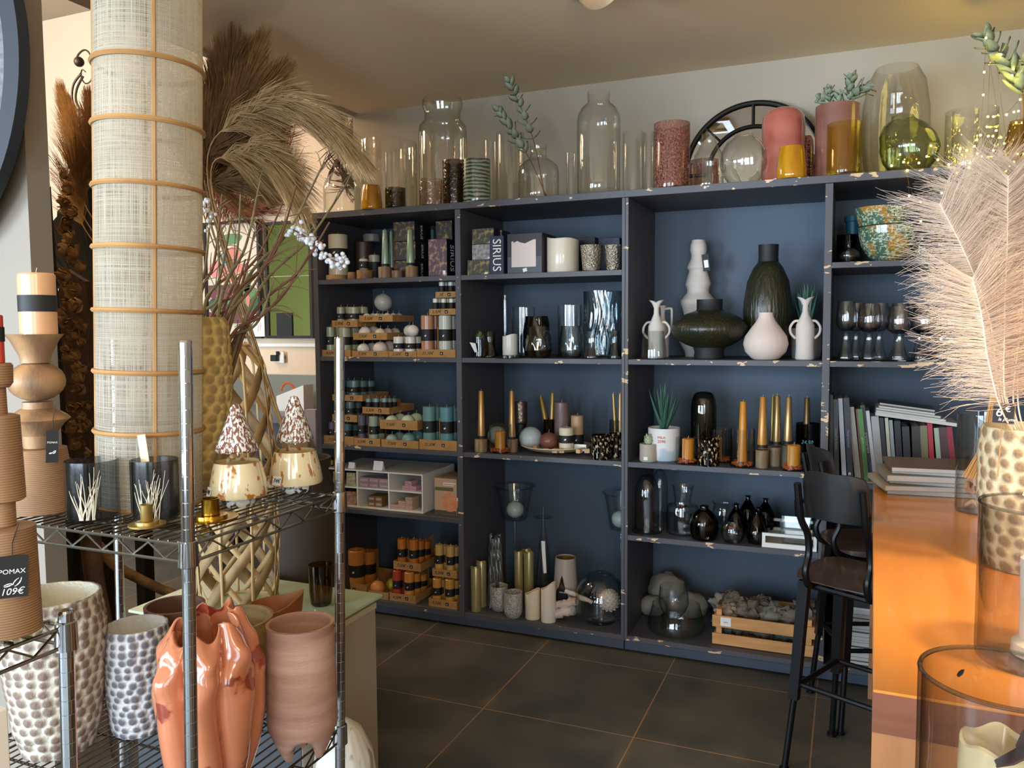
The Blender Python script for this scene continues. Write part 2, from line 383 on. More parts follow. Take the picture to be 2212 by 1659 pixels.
def bookcase(name, label, i0, i1, Zs):
    t = thing('bookcase', label, 'bookcase', ((PX[i0][0]+PX[i1][1])/2, FR, 0)); ox = t.location.x
    T = tr(-ox, -FR, 0)
    def bb(nm, *a, mat=m_sh):
        o = MB().box(*a, bev=.0012).build(nm, mat, None, smooth=False); o.parent = t; o.location = (-ox, -FR, 0)
    for i in range(i0, i1+1):
        x0, x1 = PX[i]
        if i == 2: x0, x1 = (x0, -.9345) if i1 == 2 else (-.9335, x1)
        bb('side_panel', x0, x1, FR, BK, .0525, 2.074)
    xa = PX[i0][0] if i0 != 2 else -.9335; xb = PX[i1][1] if i1 != 2 else -.9345
    bb('top_panel', xa-.002, xb, FR-.003, BK, 2.075, 2.106)
    bb('back_panel', xa, xb, BK, BK+.012, .05, 2.1, mat=m_back)
    bb('plinth', xa+.003, xb-.001, FR+.001, FR+.02, .012, .0518, mat=M('plinth_navy', '#3c4656', .5, col2='#b9a58a', ns=26, thr=(.72, .73), stretch=(.5, 1, 1.5)))
    bb('plinth', xa+.003, xb-.001, BK-.02, BK, .0, .0518, mat=M('plinth_navy', '#3c4656'))
    for i in range(i0, i1):
        for z in Zs[i]:
            bb('shelf', PX[i][1], (PX[i+1][0]), FR+.002, BK, z-.024, z)
    return t
bookcase('bookcase', 'dark blue-grey bookcase against the wall, left half with the candles', 0, 2, {0: (Z['A'], Z['B'], Z['C'], Z['D'], Z['E']), 1: (Z['A'], Z['B'], Z['C'], Z['E'])})
bookcase('bookcase', 'dark blue-grey bookcase against the wall, right half with vases and books', 2, 4, {2: (Z['B'], Z['C'], Z['D'], Z['E']), 3: (Z['A'], Z['B'], Z['C4'], .47, Z['E'])})

# ------------------------------------------------------------------ small generic builders
def zat(xc, y, Y): return atY(xc, y, Y).z
def frame_of(x0, x1, yt, S, d, yb=None):
    """pixel box + shelf + distance behind the shelf front -> base point, half width, height"""
    xc = (x0+x1)/2; Y = FR+d
    zb = Z[S] if isinstance(S, str) else S
    if yb is not None: zb = zat(xc, yb, Y)
    P = spot(xc, Y, zb); r = pxlen(x1-x0, P)/2*.97
    return P, r, max(.004, zat(xc, yt, Y)-zb)
def gprof(pr, t, base=None):
    """closed thin-walled vessel from an outer profile (bottom to rim)"""
    base = base or t*1.6
    out = [(0, pr[0][1])]+list(pr)
    inn = [(max(.001, r-t), max(z, pr[0][1]+base)) for r, z in reversed(pr)]
    inn[0] = (pr[-1][0]-t, pr[-1][1])
    return out+inn+[(0, pr[0][1]+base)]
SH = {  # outer silhouettes: (radius fraction, height fraction)
 'cyl': [(.97, 0), (1, .03), (1, 1)],
 'cone': [(.76, 0), (.8, .02), (1, 1)],
 'cup': [(.93, 0), (1, .04), (.99, .3), (.86, .85), (.80, 1)],
 'bullet': [(.88, 0), (.95, .02), (1, .3), (.97, .55), (.85, .8), (.6, .96), (.45, 1)],
 'bulletc': [(.9, 0), (.98, .03), (1, .3), (1, .75), (.93, .88), (.75, .965), (.5, .995), (.3, 1)],
 'bottle': [(.92, 0), (1, .03), (1, .52), (.97, .62), (.85, .70), (.6, .77), (.42, .82), (.37, .88), (.38, .96), (.42, 1)],
 'jar': [(.88, 0), (.98, .03), (1, .1), (1, .74), (.95, .82), (.8, .88), (.56, .91), (.5, .93), (.5, .985), (.53, 1)],
 'round': [(.45, 0), (.62, .03), (.88, .2), (1, .42), (.93, .66), (.7, .84), (.42, .93), (.36, 1)],
 'bowl': [(.35, 0), (.45, .02), (.68, .18), (.88, .45), (.97, .75), (1, 1)],
 'squat': [(.5, 0), (.8, .05), (1, .25), (.95, .45), (.6, .6), (.22, .68), (.18, .8), (.35, 1)],
 'barrel': [(.72, 0), (.8, .02), (.93, .2), (1, .45), (.98, .65), (.85, .88), (.62, 1)],
 'flare': [(.95, 0), (1, .05), (.9, .15), (.7, .4), (.6, .6), (.62, .8), (.72, 1)],
 'tulip': [(.6, 0), (.85, .06), (1, .25), (.95, .6), (.82, 1)],
}
def vessel(name, label, cat, x0, x1, yt, S, d, shape, mat, yb=None, t=.0022, seg=36, group=None, fn=None, open_=True, rz=0):
    P, r, h = frame_of(x0, x1, yt, S, d, yb)
    pr = [(a*r, b*h) for a, b in (SH[shape] if isinstance(shape, str) else shape)]
    # refine
    q = []
    for a, b in zip(pr, pr[1:]):
        n = max(1, int((b[1]-a[1])/h*(40 if fn else 14)))
        q += [(a[0]+(b[0]-a[0])*k/n, a[1]+(b[1]-a[1])*k/n) for k in range(n)]
    q.append(pr[-1])
    if open_: q = gprof(q, t)
    else: q = [(0, 0)]+q+[(0, h)]
    o = MB().lathe(q, seg, fn=(lambda a, tt, rr, zz: fn(a, zz/h, rr, zz)) if fn else None).build(name, mat, ang=50)
    o.location = P; o.rotation_euler = (0, 0, rz)
    return tag(o, label, cat, group)
_wax = {}
def wax(col, rough=.45):
    return M('wax_'+col.strip('#'), col, rough, spec=.5, coat=.55, bump=.02, bs=30)
def candle(label, x0, x1, yt, S, d, col, yb=None, band=(.38, .66), wick=True, cat='candle', mark=True, group=None):
    P, r, h = frame_of(x0, x1, yt, S, d, yb)
    t = thing('pillar_candle', label, cat, P, 0, group)
    c = min(.004, r*.2)
    MB().lathe([(0, 0), (r-c, 0), (r, c), (r, h-c), (r-c, h), (r*.7, h-.001), (0, h-.004)], 32).build('wax_body', wax(col), t)
    if band: MB().lathe([(r+.0003, h*band[0]), (r+.0012, h*band[0]), (r+.0012, h*band[1]), (r+.0003, h*band[1])], 32).build('paper_band', m_dark, t, ang=80)
    if band and mark and r > .012:
        zz = h*(band[0]*.62+band[1]*.38); MB().leaf(tr(r*.12-.003, -r-.0016, zz) @ rt(PI/2, 'X') @ rt(-.9, 'Z'), r*.38, r*.1, 0).build('band_mark', m_wht, t)
    if wick: MB().tube([(0, 0, h-.005), (.0005, 0, h+.005), (.003, 0, h+.012)], .0008, 5).build('wick', m_wick, t)
    return t
def ball(label, x0, x1, yt, S, d, col, yb=None, wick=True, cat='candle', name='ball_candle', group=None):
    xc = (x0+x1)/2; Y = FR+d; zb = Z[S] if isinstance(S, str) else S
    if yb is not None: zb = zat(xc, yb, Y)
    P = spot(xc, Y, zb); r = pxlen(x1-x0, P)/2
    t = thing(name, label, cat, P, 0, group); MB().ball(r, (0, 0, r*.97), 32, .97).build('wax_ball', wax(col, .6), t)
    if wick: MB().tube([(0, 0, 2*r*.96), (.001, 0, 2*r+.006), (.003, 0, 2*r+.012)], .0008, 5).build('wick', m_wick, t)
    return t
def tray(label, x0, x1, yt, yb, d, price='', dep=.24, cells=0, S=None):
    """cardboard display tray; front face between the columns x0..x1 and rows yt..yb"""
    Y = FR+d; xc = (x0+x1)/2; zb = Z[S] if S else zat(xc, yb, Y)
    A = spot(x0, Y, zb); B = spot(x1, Y, zb); h = zat(xc, yt, Y)-zb; w = B.x-A.x
    t = thing('cardboard_tray', label, 'tray', ((A.x+B.x)/2, Y, zb)); b = MB(); k = .003
    b.box(-w/2, w/2, 0, k, 0, h); b.box(-w/2, w/2, dep-k, dep, 0, h); b.box(-w/2, -w/2+k, k, dep-k, 0, h); b.box(w/2-k, w/2, k, dep-k, 0, h)
    b.box(-w/2+k, w/2-k, k, dep-k, 0, k); b.build('tray_body', m_card, t, smooth=False)
    if cells:
        c = MB()
        for i in range(1, 2): c.box(-.0015, .0015, .02, dep-.01, k+.0005, cells)
        c.build('divider', m_card, t, smooth=False)
    s = min(.016, h*.6); MB().box(w*.1, w*.1+s*1.1, -.0008, -.0001, h/2-s/2, h/2+s/2).build('maker_sticker', m_dark, t, smooth=False)
    MB().leaf(tr(w*.1+s*.35, -.0012, h/2-s*.2) @ rt(PI/2, 'X') @ rt(-.9, 'Z'), s*.5, s*.13, 0).build('sticker_mark', m_wht, t)
    if price: text(price, min(h*.75, .022), m_ink, t, (-w*.22, -.0006, h/2), shear=.3, name='price')
    return t, (A, B, zb+k, Y)
def taper(label, x0, x1, yt, S, d, col, yb, hold=None, holdc='#a88c66', rt_=.62, lean=0, hs=None, metal=.3, hlabel=None, group=None):
    """tapered dinner candle, tip (half width ratio rt_) up; optional wood holder given as (x0,x1,ytop)"""
    xc = (x0+x1)/2; Y = FR+d
    if hold:
        P, r, h = frame_of(hold[0], hold[1], hold[2], S, d)
        o = tag(MB().lathe([(0, 0), (r*.93, 0), (r, .004), (r, h-.002), (r*.97, h), (r*.5, h), (r*.48, h-.01), (0, h-.01)], 28).build('candle_holder', M('wood_'+holdc[1:], holdc, .7, col2='#7b5f40', ns=9, stretch=(6, 6, 1)), loc=P), hlabel or ('round wooden holder under the '+label), 'candle holder')
    P = spot(xc, Y, zat(xc, yb, Y)); r = pxlen(x1-x0, P)/2; h = zat(xc, yt, Y)-P.z
    t = thing('taper_candle', label, 'candle', P, 0, group); t.rotation_euler = (0, lean, 0)
    mm = M('taper_%s_%g' % (col[1:], metal), col, .28, metal)
    MB().lathe([(0, 0), (r*.98, 0), (r, .004), (r*rt_, h*.985), (r*rt_*.85, h), (0, h)], 24).build('wax_body', mm, t)
    MB().lathe([(r+.0003, .002), (r+.001, .002), (r+.0008, .016), (r+.0002, .016)], 24).build('paper_band', m_dark, t, ang=80)
    MB().tube([(0, 0, h-.003), (.001, 0, h+.008)], .0008, 5).build('wick', m_wick, t)
    return t
def bxat(name, label, cat, x0, x1, yt, yb, d, dep, mat, S=None, rz=0, group=None, bev=.001):
    Y = FR+d; xc = (x0+x1)/2; zb = Z[S] if isinstance(S, str) else (S if S is not None else zat(xc, yb, Y))
    A = spot(x0, Y, zb); B = spot(x1, Y, zb); h = zat(xc, yt, Y)-zb; w = B.x-A.x
    t = thing(name, label, cat, ((A.x+B.x)/2, Y, zb), rz, group)
    MB().box(-w/2, w/2, 0, dep, 0, h, bev=bev).build(name.split('_')[-1]+'_body', mat, t, smooth=False)
    return t, w, h
# ================================================================== bay 1: candles
OR, CR, GN = '#c97a2e', '#d8d0bc', '#9fb3a0'
def loadtray(td, x0, x1, yt, yb, d, price, items, S=None, dep=.24, cells=0):
    """items: (kind, x0, x1, ytop, colour, colourword, rows)"""
    t, (A, B, zf, Y) = tray('cardboard display tray, '+td, x0, x1, yt, yb, d, price, dep, cells, S)
    t['label'] = 'priced cardboard tray '+td
    for k, (kind, a, b, y, col, cw, rows, pos) in enumerate(items):
        P = spot((a+b)/2, Y+.05, zf); r = pxlen(b-a, P)/2
        lim = (B.x-A.x)/2-.006
        for j in range(rows):
            dd = d+.006+r+j*(2*r+.014)
            if dd+r > d+dep-.004: break
            rowp = '' if rows == 1 else (' front' if j == 0 else (' second row' if j == 1 else ' third row'))
            if kind == 'c':
                o = candle('%s candle,%s %s, tray %s' % (cw, rowp, pos, td), a, b, y, zf, dd, col)
            elif kind == 's':
                o = candle('small %s candle,%s %s, tray %s' % (cw, rowp, pos, td), a, b, y, zf, dd, col, band=(.0, .74))
            else:
                o = ball('%s ball candle,%s %s, tray %s' % (cw, rowp, pos, td), a, b, y, zf, dd, col)
            if j == 0: X0 = o.location.x
            o.location.x = X0
    return t
SG = '#a3a98c'
# second shelf (from top)
loadtray('left end of second shelf', 696, 757, 756, 770, .02, '4,50€', [('c', 706, 725, 706, SG, 'sage', 2, 'left'), ('c', 732, 760, 707, SG, 'sage', 2, 'right')], S='B', dep=.2)
loadtray('upper left of second shelf', 717, 772, 692, 706.5, .03, '2,90€', [('c', 728, 746, 663, SG, 'sage', 2, 'left'), ('c', 752, 778, 663, SG, 'sage', 2, 'right')], dep=.18)
loadtray('under the white balls, bottom tier', 761, 839, 758, 772, .02, '7,50€', [('b', 772, 800, 734, '#dad8d2', 'white', 2, 'left'), ('b', 806, 838, 734, '#dad0c4', 'beige', 2, 'right')], S='B', dep=.26)
loadtray('of white balls, middle tier', 763, 836, 719, 734, .03, '7,50€', [('b', 775, 803, 696, '#dcdad4', 'white', 2, 'left'), ('b', 810, 842-8, 696, '#d9cbb8', 'beige', 3, 'right')], dep=.24)
loadtray('of white balls, top tier', 776, 848, 681, 695, .05, '5,50€', [('b', 784, 802, 669, '#dad8d0', 'white', 3, 'left'), ('b', 806, 823, 669, '#dad8d0', 'white', 3, 'middle'), ('b', 828, 846, 669, '#d8d2c8', 'cream', 3, 'right')], dep=.22)
ball('large grey ball candle on top of the tiered trays of white balls', 809, 848, 634, 'B', .12, '#a9a9a4', yb=672)
loadtray('of short white candles, second shelf', 840, 900, 759, 773, .02, '2,50€', [('c', 850, 873, 727, '#dedbd4', 'short white', 2, 'left'), ('c', 876, 899, 727, '#dedbd4', 'short white', 2, 'right')], S='B', dep=.24)
ball('small white ball candle resting on short white candles, left one', 872, 898, 701, 'B', .10, '#d4d2cc', yb=727)
ball('small white ball candle resting on short white candles, right one', 879, 905, 700, 'B', .035, '#e0ddd2', yb=727)
loadtray('right end of second shelf', 901, 984, 755, 774, .02, '21,50€', [('c', 910, 939, 681, '#b98463', 'tall terracotta', 2, 'left'), ('c', 948, 978, 681, '#bfc8b8', 'tall pale green', 2, 'right')], S='B', dep=.24, cells=.15)
loadtray('lower tier above the terracotta candle', 927, 984, 667, 680, .03, '3,50€', [('s', 935, 947, 645, '#dcdcd6', 'white', 2, 'left'), ('s', 953, 965, 645, '#dcdcd6', 'white', 2, 'middle'), ('s', 970, 981, 645, '#dcdcd6', 'white', 2, 'right')], dep=.2)
loadtray('topmost above the terracotta candle', 941, 984, 630, 643, .04, '3€', [('s', 948, 961, 609, '#c9ccc9', 'silver grey', 2, 'left'), ('s', 968, 980, 609, '#c9ccc9', 'silver grey', 2, 'right')], dep=.18)
# third shelf
PU, TL, TD = '#5d5468', '#5f8f8c', '#3c5f66'
loadtray('left end of third shelf', 700, 764, 942, 958, .02, '7,50€', [('c', 710, 727, 911, PU, 'purple', 2, 'left'), ('c', 740, 762, 915, TD, 'dark teal', 2, 'right')], S='C', dep=.2)
loadtray('of dark candles, middle of the left stack, third shelf', 718, 771, 896, 911, .03, '7,50€', [('c', 724, 744, 867, '#56646a', 'slate', 2, 'left'), ('c', 748, 768, 867, '#4e6065', 'slate', 2, 'right')], dep=.2)
loadtray('of teal candles, top of left stack, third shelf', 718, 783, 853, 866, .04, '7,50€', [('c', 726, 748, 821, '#54777a', 'teal', 2, 'left'), ('c', 754, 778, 821, '#54777a', 'teal', 3, 'right')], dep=.26, cells=.09)
loadtray('of purple and green candles, third shelf', 765, 821, 947, 964, .02, '3,50€', [('c', 774, 791, 897, PU, 'tall purple', 2, 'left'), ('c', 798, 818, 899, '#93a98f', 'tall moss green', 2, 'right')], S='C', dep=.2, cells=.12)
loadtray('of small black banded candles, third shelf', 783, 841, 880, 894, .05, '3,50€', [('s', 790, 803, 860, '#7f999a', 'blue', 3, 'left'), ('s', 807, 820, 860, '#7f999a', 'blue', 3, 'middle'), ('s', 825, 838, 860, '#7f999a', 'blue', 3, 'right')], dep=.26, cells=.06)
loadtray('below the pale green balls, third shelf', 824, 904, 951, 970, .02, '7,50€', [('b', 834, 860, 931, '#8fb0a6', 'pale green', 2, 'left'), ('b', 868, 899, 932, '#6b9a98', 'speckled teal', 2, 'right')], S='C', dep=.26)
loadtray('holding the upper pale green balls, third shelf', 821, 902, 908, 928, .03, '9,50€', [('b', 833, 861, 888, '#c3cdb0', 'pale sage', 2, 'left'), ('b', 867, 897, 888, '#c3d2b8', 'pale sage', 2, 'right')], dep=.26)
loadtray('of tall teal candles, right end of third shelf', 906, 987, 951, 973, .02, '21,50€', [('c', 914, 943, 878, TL, 'tall teal', 2, 'left'), ('c', 951, 981, 879, '#578f95', 'tall teal', 2, 'right')], S='C', dep=.24, cells=.16)
# bottom shelf
PL = '#4a3238'
loadtray('left end of bottom shelf', 719, 792, 1259, 1281, .02, '35€', [('c', 724, 748, 1187, PL, 'dark plum', 1, 'left'), ('c', 753, 790, 1187, '#c9853c', 'thick orange', 2, 'right')], S='E', dep=.3, cells=.18)
loadtray('with ball candles, bottom shelf', 796, 839, 1278, 1296, .02, '7,50€', [('b', 800, 832, 1246, '#d98c44', 'orange', 1, 'left')], S='E', dep=.3)
ball('yellow ball candle behind the orange ball on the bottom shelf', 834, 862, 1242, 'E', .16, '#b9a52c')
loadtray('with red and orange candles, bottom shelf', 842, 898, 1284, 1303, .02, '4,50€', [('c', 849, 869, 1231, '#b23a20', 'red', 2, 'left'), ('c', 874, 896, 1235, '#d88f3d', 'orange', 3, 'right')], S='E', dep=.3, cells=.12)
loadtray('of amber candles, upper tier of bottom shelf', 850, 909, 1215, 1232, .05, '7,50€', [('c', 859, 879, 1163, '#c0701f', 'amber', 3, 'left'), ('c', 884, 905, 1165, '#c0701f', 'amber', 3, 'right')], dep=.3, cells=.12)
loadtray('of gold candles, right end of bottom shelf', 926, 987, 1296, 1319, .02, '9,50€', [('c', 935, 955, 1248, '#c8923e', 'gold', 2, 'left'), ('c', 962, 983, 1250, '#c8923e', 'gold', 2, 'right')], S='E', dep=.26, cells=.12)
loadtray('of pale gold candles, right of bottom shelf', 934, 987, 1231, 1247, .04, '9,50€', [('c', 940, 959, 1176, '#c7a35c', 'pale gold', 2, 'left'), ('c', 965, 983, 1179, '#c7a35c', 'pale gold', 2, 'right')], dep=.22, cells=.12)
# top shelf
m_oak = M('pale_oak', '#b79468', .7, col2='#a07c50', ns=12, stretch=(1, 1, 6))
def disc(name, label, cat, x0, x1, yt, S, d, mat, yb=None, group=None):
    P, r, h = frame_of(x0, x1, yt, S, d, yb); c = min(.003, h*.3)
    return tag(MB().lathe([(0, 0), (r-c, 0), (r, c), (r, h-c), (r-c, h), (0, h)], 32).build(name, mat, loc=P), label, cat, group)
disc('wooden_plate', 'flat round wood plate under the tall cream candle', 'plate', 704, 751, 594.5, 'A', .07, m_oak)
candle('tall thick cream candle with dark band, at left end of top shelf', 710.5, 753, 507, Z['A']+.008, .09, '#ccc4ae', band=(.48, .68))
disc('wooden_holder', 'small round olive wood holder beside the tall cream candle', 'candle holder', 751, 769, 588, 'A', .05, M('olive_wood', '#a98250', .6, col2='#6d4c2a', ns=20))
disc('wooden_holder', 'wide olive wood tealight holder on the top shelf', 'candle holder', 770, 806, 584, 'A', .06, M('olive_wood', '#a98250', .6))
candle('small cream candle with dark band on olive wood holder', 776, 796, 559, 'A', .07, '#b9b8a4', yb=583, band=(.1, .75))
candle('short wide grey candle with dark band, right of the olive wood holders', 797, 822, 551, 'A', .16, '#9d968c', band=(.1, .72))
candle('wide dark brown candle below the grey drum candle', 766, 806, 523, 'A', .28, '#4a3128', band=None, wick=False)
candle('grey drum candle on top of the dark brown one', 784, 822, 506, 'A', .28, '#7d7c78', yb=523, band=None)
taper('sage green taper candle, leftmost of those on top shelf', 824, 841, 497, 'A', .07, '#8fa790', 577, (817, 846, 577), '#9a8068', hlabel='grey-brown wood holder under the leftmost sage taper')
taper('thin teal taper candle behind the leftmost sage taper', 841, 851, 500, 'A', .12, '#7c9a93', 585, (843, 871, 585), hlabel='low wood holder under the thin teal taper')
taper('sage green taper candle in front of the stacked photo boxes', 878, 896, 496, 'A', .05, '#93a58a', 575, (876, 904, 576), '#a07b52', hlabel='veined wood holder in front of the stacked photo boxes')
taper('teal taper candle behind the large purple photo box', 930, 940, 497, 'A', .3, '#4f8584', 575)
m_box = M('box_navy', '#131520', .5)
m_gold = M('box_photo_lights', '#4d4a45', .45, col2='#c79a57', ns=38, thr=(.52, .7))
m_green2 = M('box_photo_green', '#3b3d28', .45, col2='#b59a52', ns=45, thr=(.5, .7))
def lightbox(label, x0, x1, yt, yb, d, dep, ph, S=None, rz=.0, tsize=.05, logo=True):
    t, w, h = bxat('light_box', label, 'box', x0, x1, yt, yb, d, dep, m_box, S, rz)
    MB().box(-w/2+.001, w/2-.001, -.0012, 0, .001, h-.001).build('photo_panel', ph, t, smooth=False)
    if logo: text('SIRIUS', tsize, m_wht, t, (w/2+.0008, dep*.42, h/2), (PI/2, PI/2, PI/2), sx=.9)
    MB().box(w*.28, w*.42, -.0022, -.0013, h*.06, h*.16).build('price_sticker', m_wht, t, smooth=False)
    return t
for k, (a, b_, y0, y1) in enumerate(((850, 897, 562, 600), (850, 898, 521, 562), (850, 896, 478, 521))):
    lightbox('flat box with golden lights photo, %s of the stack on top shelf' % ('bottom', 'middle', 'topmost')[k], a, b_, y0+.8, y1, .16, .17, m_gold, 'A' if k == 0 else None, rz=.0, tsize=.03)
lightbox('large standing box with purple-brown lights photo on top shelf', 926, 966, 516, 596, .05, .13, M('box_photo_purple', '#5b4650', .45, col2='#c9a67a', ns=40, thr=(.5, .72)), 'A', tsize=.055)
lightbox('tilted box with golden photo behind the large standing box', 943, 978, 477, 596, .30, .12, m_gold, 'A', tsize=.03)
# fourth shelf: organiser
def organiser():
    Y = FR+.04; zb = Z['D']; A = spot(705, Y, zb); B = spot(914, Y, zb); h = zat(800, 1017, Y)-zb; w = B.x-A.x; dep = .36
    t = thing('cubby_organiser', 'white wooden cubby organiser with six compartments on fourth shelf', 'organiser', ((A.x+B.x)/2, Y, zb)); k = .007
    b = MB(); b.box(-w/2, w/2, 0, dep, 0, k); b.box(-w/2, w/2, 0, dep, h-k, h); b.box(-w/2, -w/2+k, 0, dep, k, h-k); b.box(w/2-k, w/2, 0, dep, k, h-k); b.box(-w/2+k, w/2-k, dep-.004, dep, k, h-k)
    b.build('cubby_case', m_white, t, smooth=False)
    xs = [spot(x, Y, zb).x-t.location.x for x in (772, 840)]
    for x in xs: MB().box(x-k/2, x+k/2, .002, dep-.004, k, h-k).build('divider', m_white, t, smooth=False)
    MB().box(-w/2+k, w/2-k, .003, dep-.005, h/2-k/2+.004, h/2+k/2+.004).build('middle_shelf', m_white, t, smooth=False)
    def sb(nm, lab, x, y, z, sx, sy, sz, mat, grp, tx='', rz=0):
        q = thing(nm, lab, 'box', (t.location.x+x, Y+y, zb+z), rz, grp); MB().box(-sx/2, sx/2, 0, sy, 0, sz, bev=.0008).build('carton', mat, q, smooth=False)
        MB().box(-sx*.38, sx*.38, -.0006, -.0001, sz*.25, sz*.7).build('printed_panel', M('print_'+mat.name, '#8a6a70', .6, col2='#d8b8b0', ns=180), q, smooth=False); return q
    pur = M('soap_purple', '#9d8490', .6); pink = M('soap_pink', '#c99fb0', .6); tan = M('soap_tan', '#c9a78c', .6); brn = M('soap_brown', '#7d6340', .6)
    lo, hi = k+.0005, h/2+k/2+.0045; c1 = (xs[0]+xs[1])/2; cw = xs[1]-xs[0]-k
    for i in range(3):
        for j in range(2):
            sb('soap_box', 'mauve soap box, %s of the %s row in the upper middle cubby' % (('leftmost', 'centre', 'rightmost')[i], ('lower', 'upper')[j]), c1+(i-1)*cw*.325, .012, hi+j*.0265, cw*.315, .07, .026, pur, 'mauve soap boxes')
    for i in range(2):
        for j in range(2):
            sb('soap_box', 'brown carton, %s of the %s pair in the lower middle cubby' % (('left', 'right')[i], ('lower', 'upper')[j]), c1-.022+i*.044, .02, lo+j*.0285, .042, .09, .028, brn, 'brown cartons')
    xr = (xs[1]+w/2-k)/2; rw = w/2-k-xs[1]
    for i, x, j in ((0, xr+.012-.02, 0), (1, xr+.034, 0), (2, xr+.008, 1)):
        sb('soap_box', 'pink soap box, %s in the upper right cubby' % ('lower left', 'lower right', 'on top')[i], x, .02, hi+j*.0245, .04, .07, .024, pink, 'pink soap boxes')
    for c, n in ((0, 1), (1, 2), (2, 3)):
        for j in range(n):
            sb('soap_box', 'tan soap box, level %s in %s column of lower right cubby' % (('one', 'two', 'three')[j], ('left', 'middle', 'right')[c]), xs[1]+k/2+.022+c*.043, .015, lo+j*.0225, .041, .07, .022, tan, 'tan soap boxes')
    xl = (-w/2+k+xs[0])/2
    bag = M('herb_bag', '#8f8a62', .5, col2='#c9c39a', ns=60)
    for i, (x, z, lab) in enumerate(((xl-.04, hi, 'small bag of dried herbs, left one in upper left cubby'), (xl+.045, hi, 'small bag of dried herbs, right one in upper left cubby'), (xl-.035, lo, 'small printed bag, left one in lower left cubby'), (xl+.045, lo, 'small printed bag, right one in lower left cubby'))):
        tag(MB().prism([(-.03, 0), (.03, 0), (.027, .07), (-.027, .07)], 0, .02).build('paper_bag', bag if i < 2 else M('print_bag', '#c7a98f', .6, col2='#9a5e48', ns=50), loc=(t.location.x+x, Y+.02, zb+z), smooth=False), lab, 'bag')
    zt = zb+h
    for x, cc, nm in ((715, '#b9a13a', 'yellow'), (727, '#9c5a62', 'pink')):
        P = spot(x, Y+.05, zt); q = thing('oil_bottle', 'small dark dropper bottle with %s label on the white organiser' % nm, 'bottle', P)
        MB().lathe([(0, 0), (.012, 0), (.012, .045), (.006, .052), (.006, .058), (0, .058)], 20).build('bottle_glass', M('dark_bottle', '#1d1712', .2), q)
        MB().cyl(.007, .0585, .075, 16).build('cap', m_dark, q); MB().lathe([(.0123, .008), (.0128, .008), (.0128, .034), (.0123, .034)], 20).build('paper_label', M('lab_'+nm, cc, .6), q, ang=80)
    for a, b_, yt, yb, lab in ((751, 766, 992, 1009, 'small white price card behind the chrome post, on the organiser'), (804, 827, 993, 1014, 'small printed price card on top of the white organiser')):
        P = spot((a+b_)/2, Y+.03, zt); ww = pxlen(b_-a, P)
        q = thing('price_card', lab, 'card', P); MB().box(-ww/2, ww/2, 0, .001, 0, ww*.85, rt(-.25, 'X')).build('card_front', m_wht, q, smooth=False)
        MB().box(-ww/2, ww/2, .0005, .0015, 0, ww*.85, tr(0, ww*.42, 0) @ rt(.25, 'X')).build('card_back', m_wht, q, smooth=False)
organiser()
t, w, h = bxat('lamp_box', 'salt lamp carton with an orange stone picture on fourth shelf', 'box', 939, 987, 1034, 1113, .06, .2, M('salt_box', '#c9ab8f', .6), 'D')
q = MB(); q.lathe([(0, 0), (.048, 0), (.05, .001), (0, .001)], 24, tr(w*.2, -.0005, h*.36) @ rt(PI/2, 'X')); q.build('stone_picture', M('salt_pic', '#d98a5e', .6, col2='#e0a07a', ns=30), t)
MB().box(-w/2+.004, w/2-.02, -.001, -.0001, h*.66, h*.76).build('green_strip', M('strip_green', '#6a6a48', .6), t, smooth=False)
MB().box(-w/2+.002, w/2-.002, -.001, -.0001, h*.01, h*.12).build('dark_strip', M('strip_dark', '#5a5648', .6), t, smooth=False)
MB().box(-w*.1, w/2-.006, -.001, -.0001, h*.86, h*.89).build('title_line', m_wht, t, smooth=False)
MB().box(-w*.1, w/2-.014, -.001, -.0001, h*.81, h*.83).build('title_line', m_wht, t, smooth=False)
MB().box(w/2-.012, w/2+.008, -.012, -.002, h*.5, h*.58, rt(.2, 'Y')).build('folded_label', m_wht, t, smooth=False)
# ================================================================== bay 2
def ribs(n, amp, wob=0):
    return lambda a, t, r, z: (r*(1+amp*math.sin(n*a+wob*math.sin(t*7))*(.3+.7*math.sin(PI*min(1, max(0, t*.9+.05))))+amp*.6*math.sin(n*.37*a+t*9)), z)
g_smoke = GLASS('smoked_glass', '#a9b3b4', '#39484d', refl=1.5)
g_rib = GLASS('ribbed_blue_glass', '#bccdd2', '#3f5560', refl=2.2, bump=.5, bs=30, stretch=(1, 1, .12))
g_ribd = GLASS('ribbed_olive_glass', '#a5a797', '#2f352f', refl=2.2, bump=.5, bs=30, stretch=(1, 1, .12))
g_blk = GLASS('black_ribbed_glass', '#22262a', '#08090a', refl=2)
g_tube = GLASS('clear_tube_glass', '#f6fafa', '#93abb3', refl=1.6)
m_hv = M('hammered_silver', '#9b9384', .22, .9, bump=.9, bs=110)
m_tort = GLASS('tortoise_glass', '#3a2418', '#0d0705', refl=1.5, col2='#cbb894', ns=95, thr=(.56, .62), stretch=(1, 1, .6))
lightbox('flat box with lights photo, bottom of stack in second bay', 1010, 1058, 561.5, 596, .03, .2, m_green2, 'A', tsize=.03)
lightbox('flat box with whitish photo, middle of stack in second bay', 1020, 1064, 527.5, 561, .05, .2, M('box_photo_white', '#6d6a6c', .45, col2='#b3aca8', ns=60), None, tsize=.03)
lightbox('flat box with lights photo, topmost of stack in second bay', 1020, 1067, 493.5, 527, .05, .2, m_green2, None, tsize=.03)
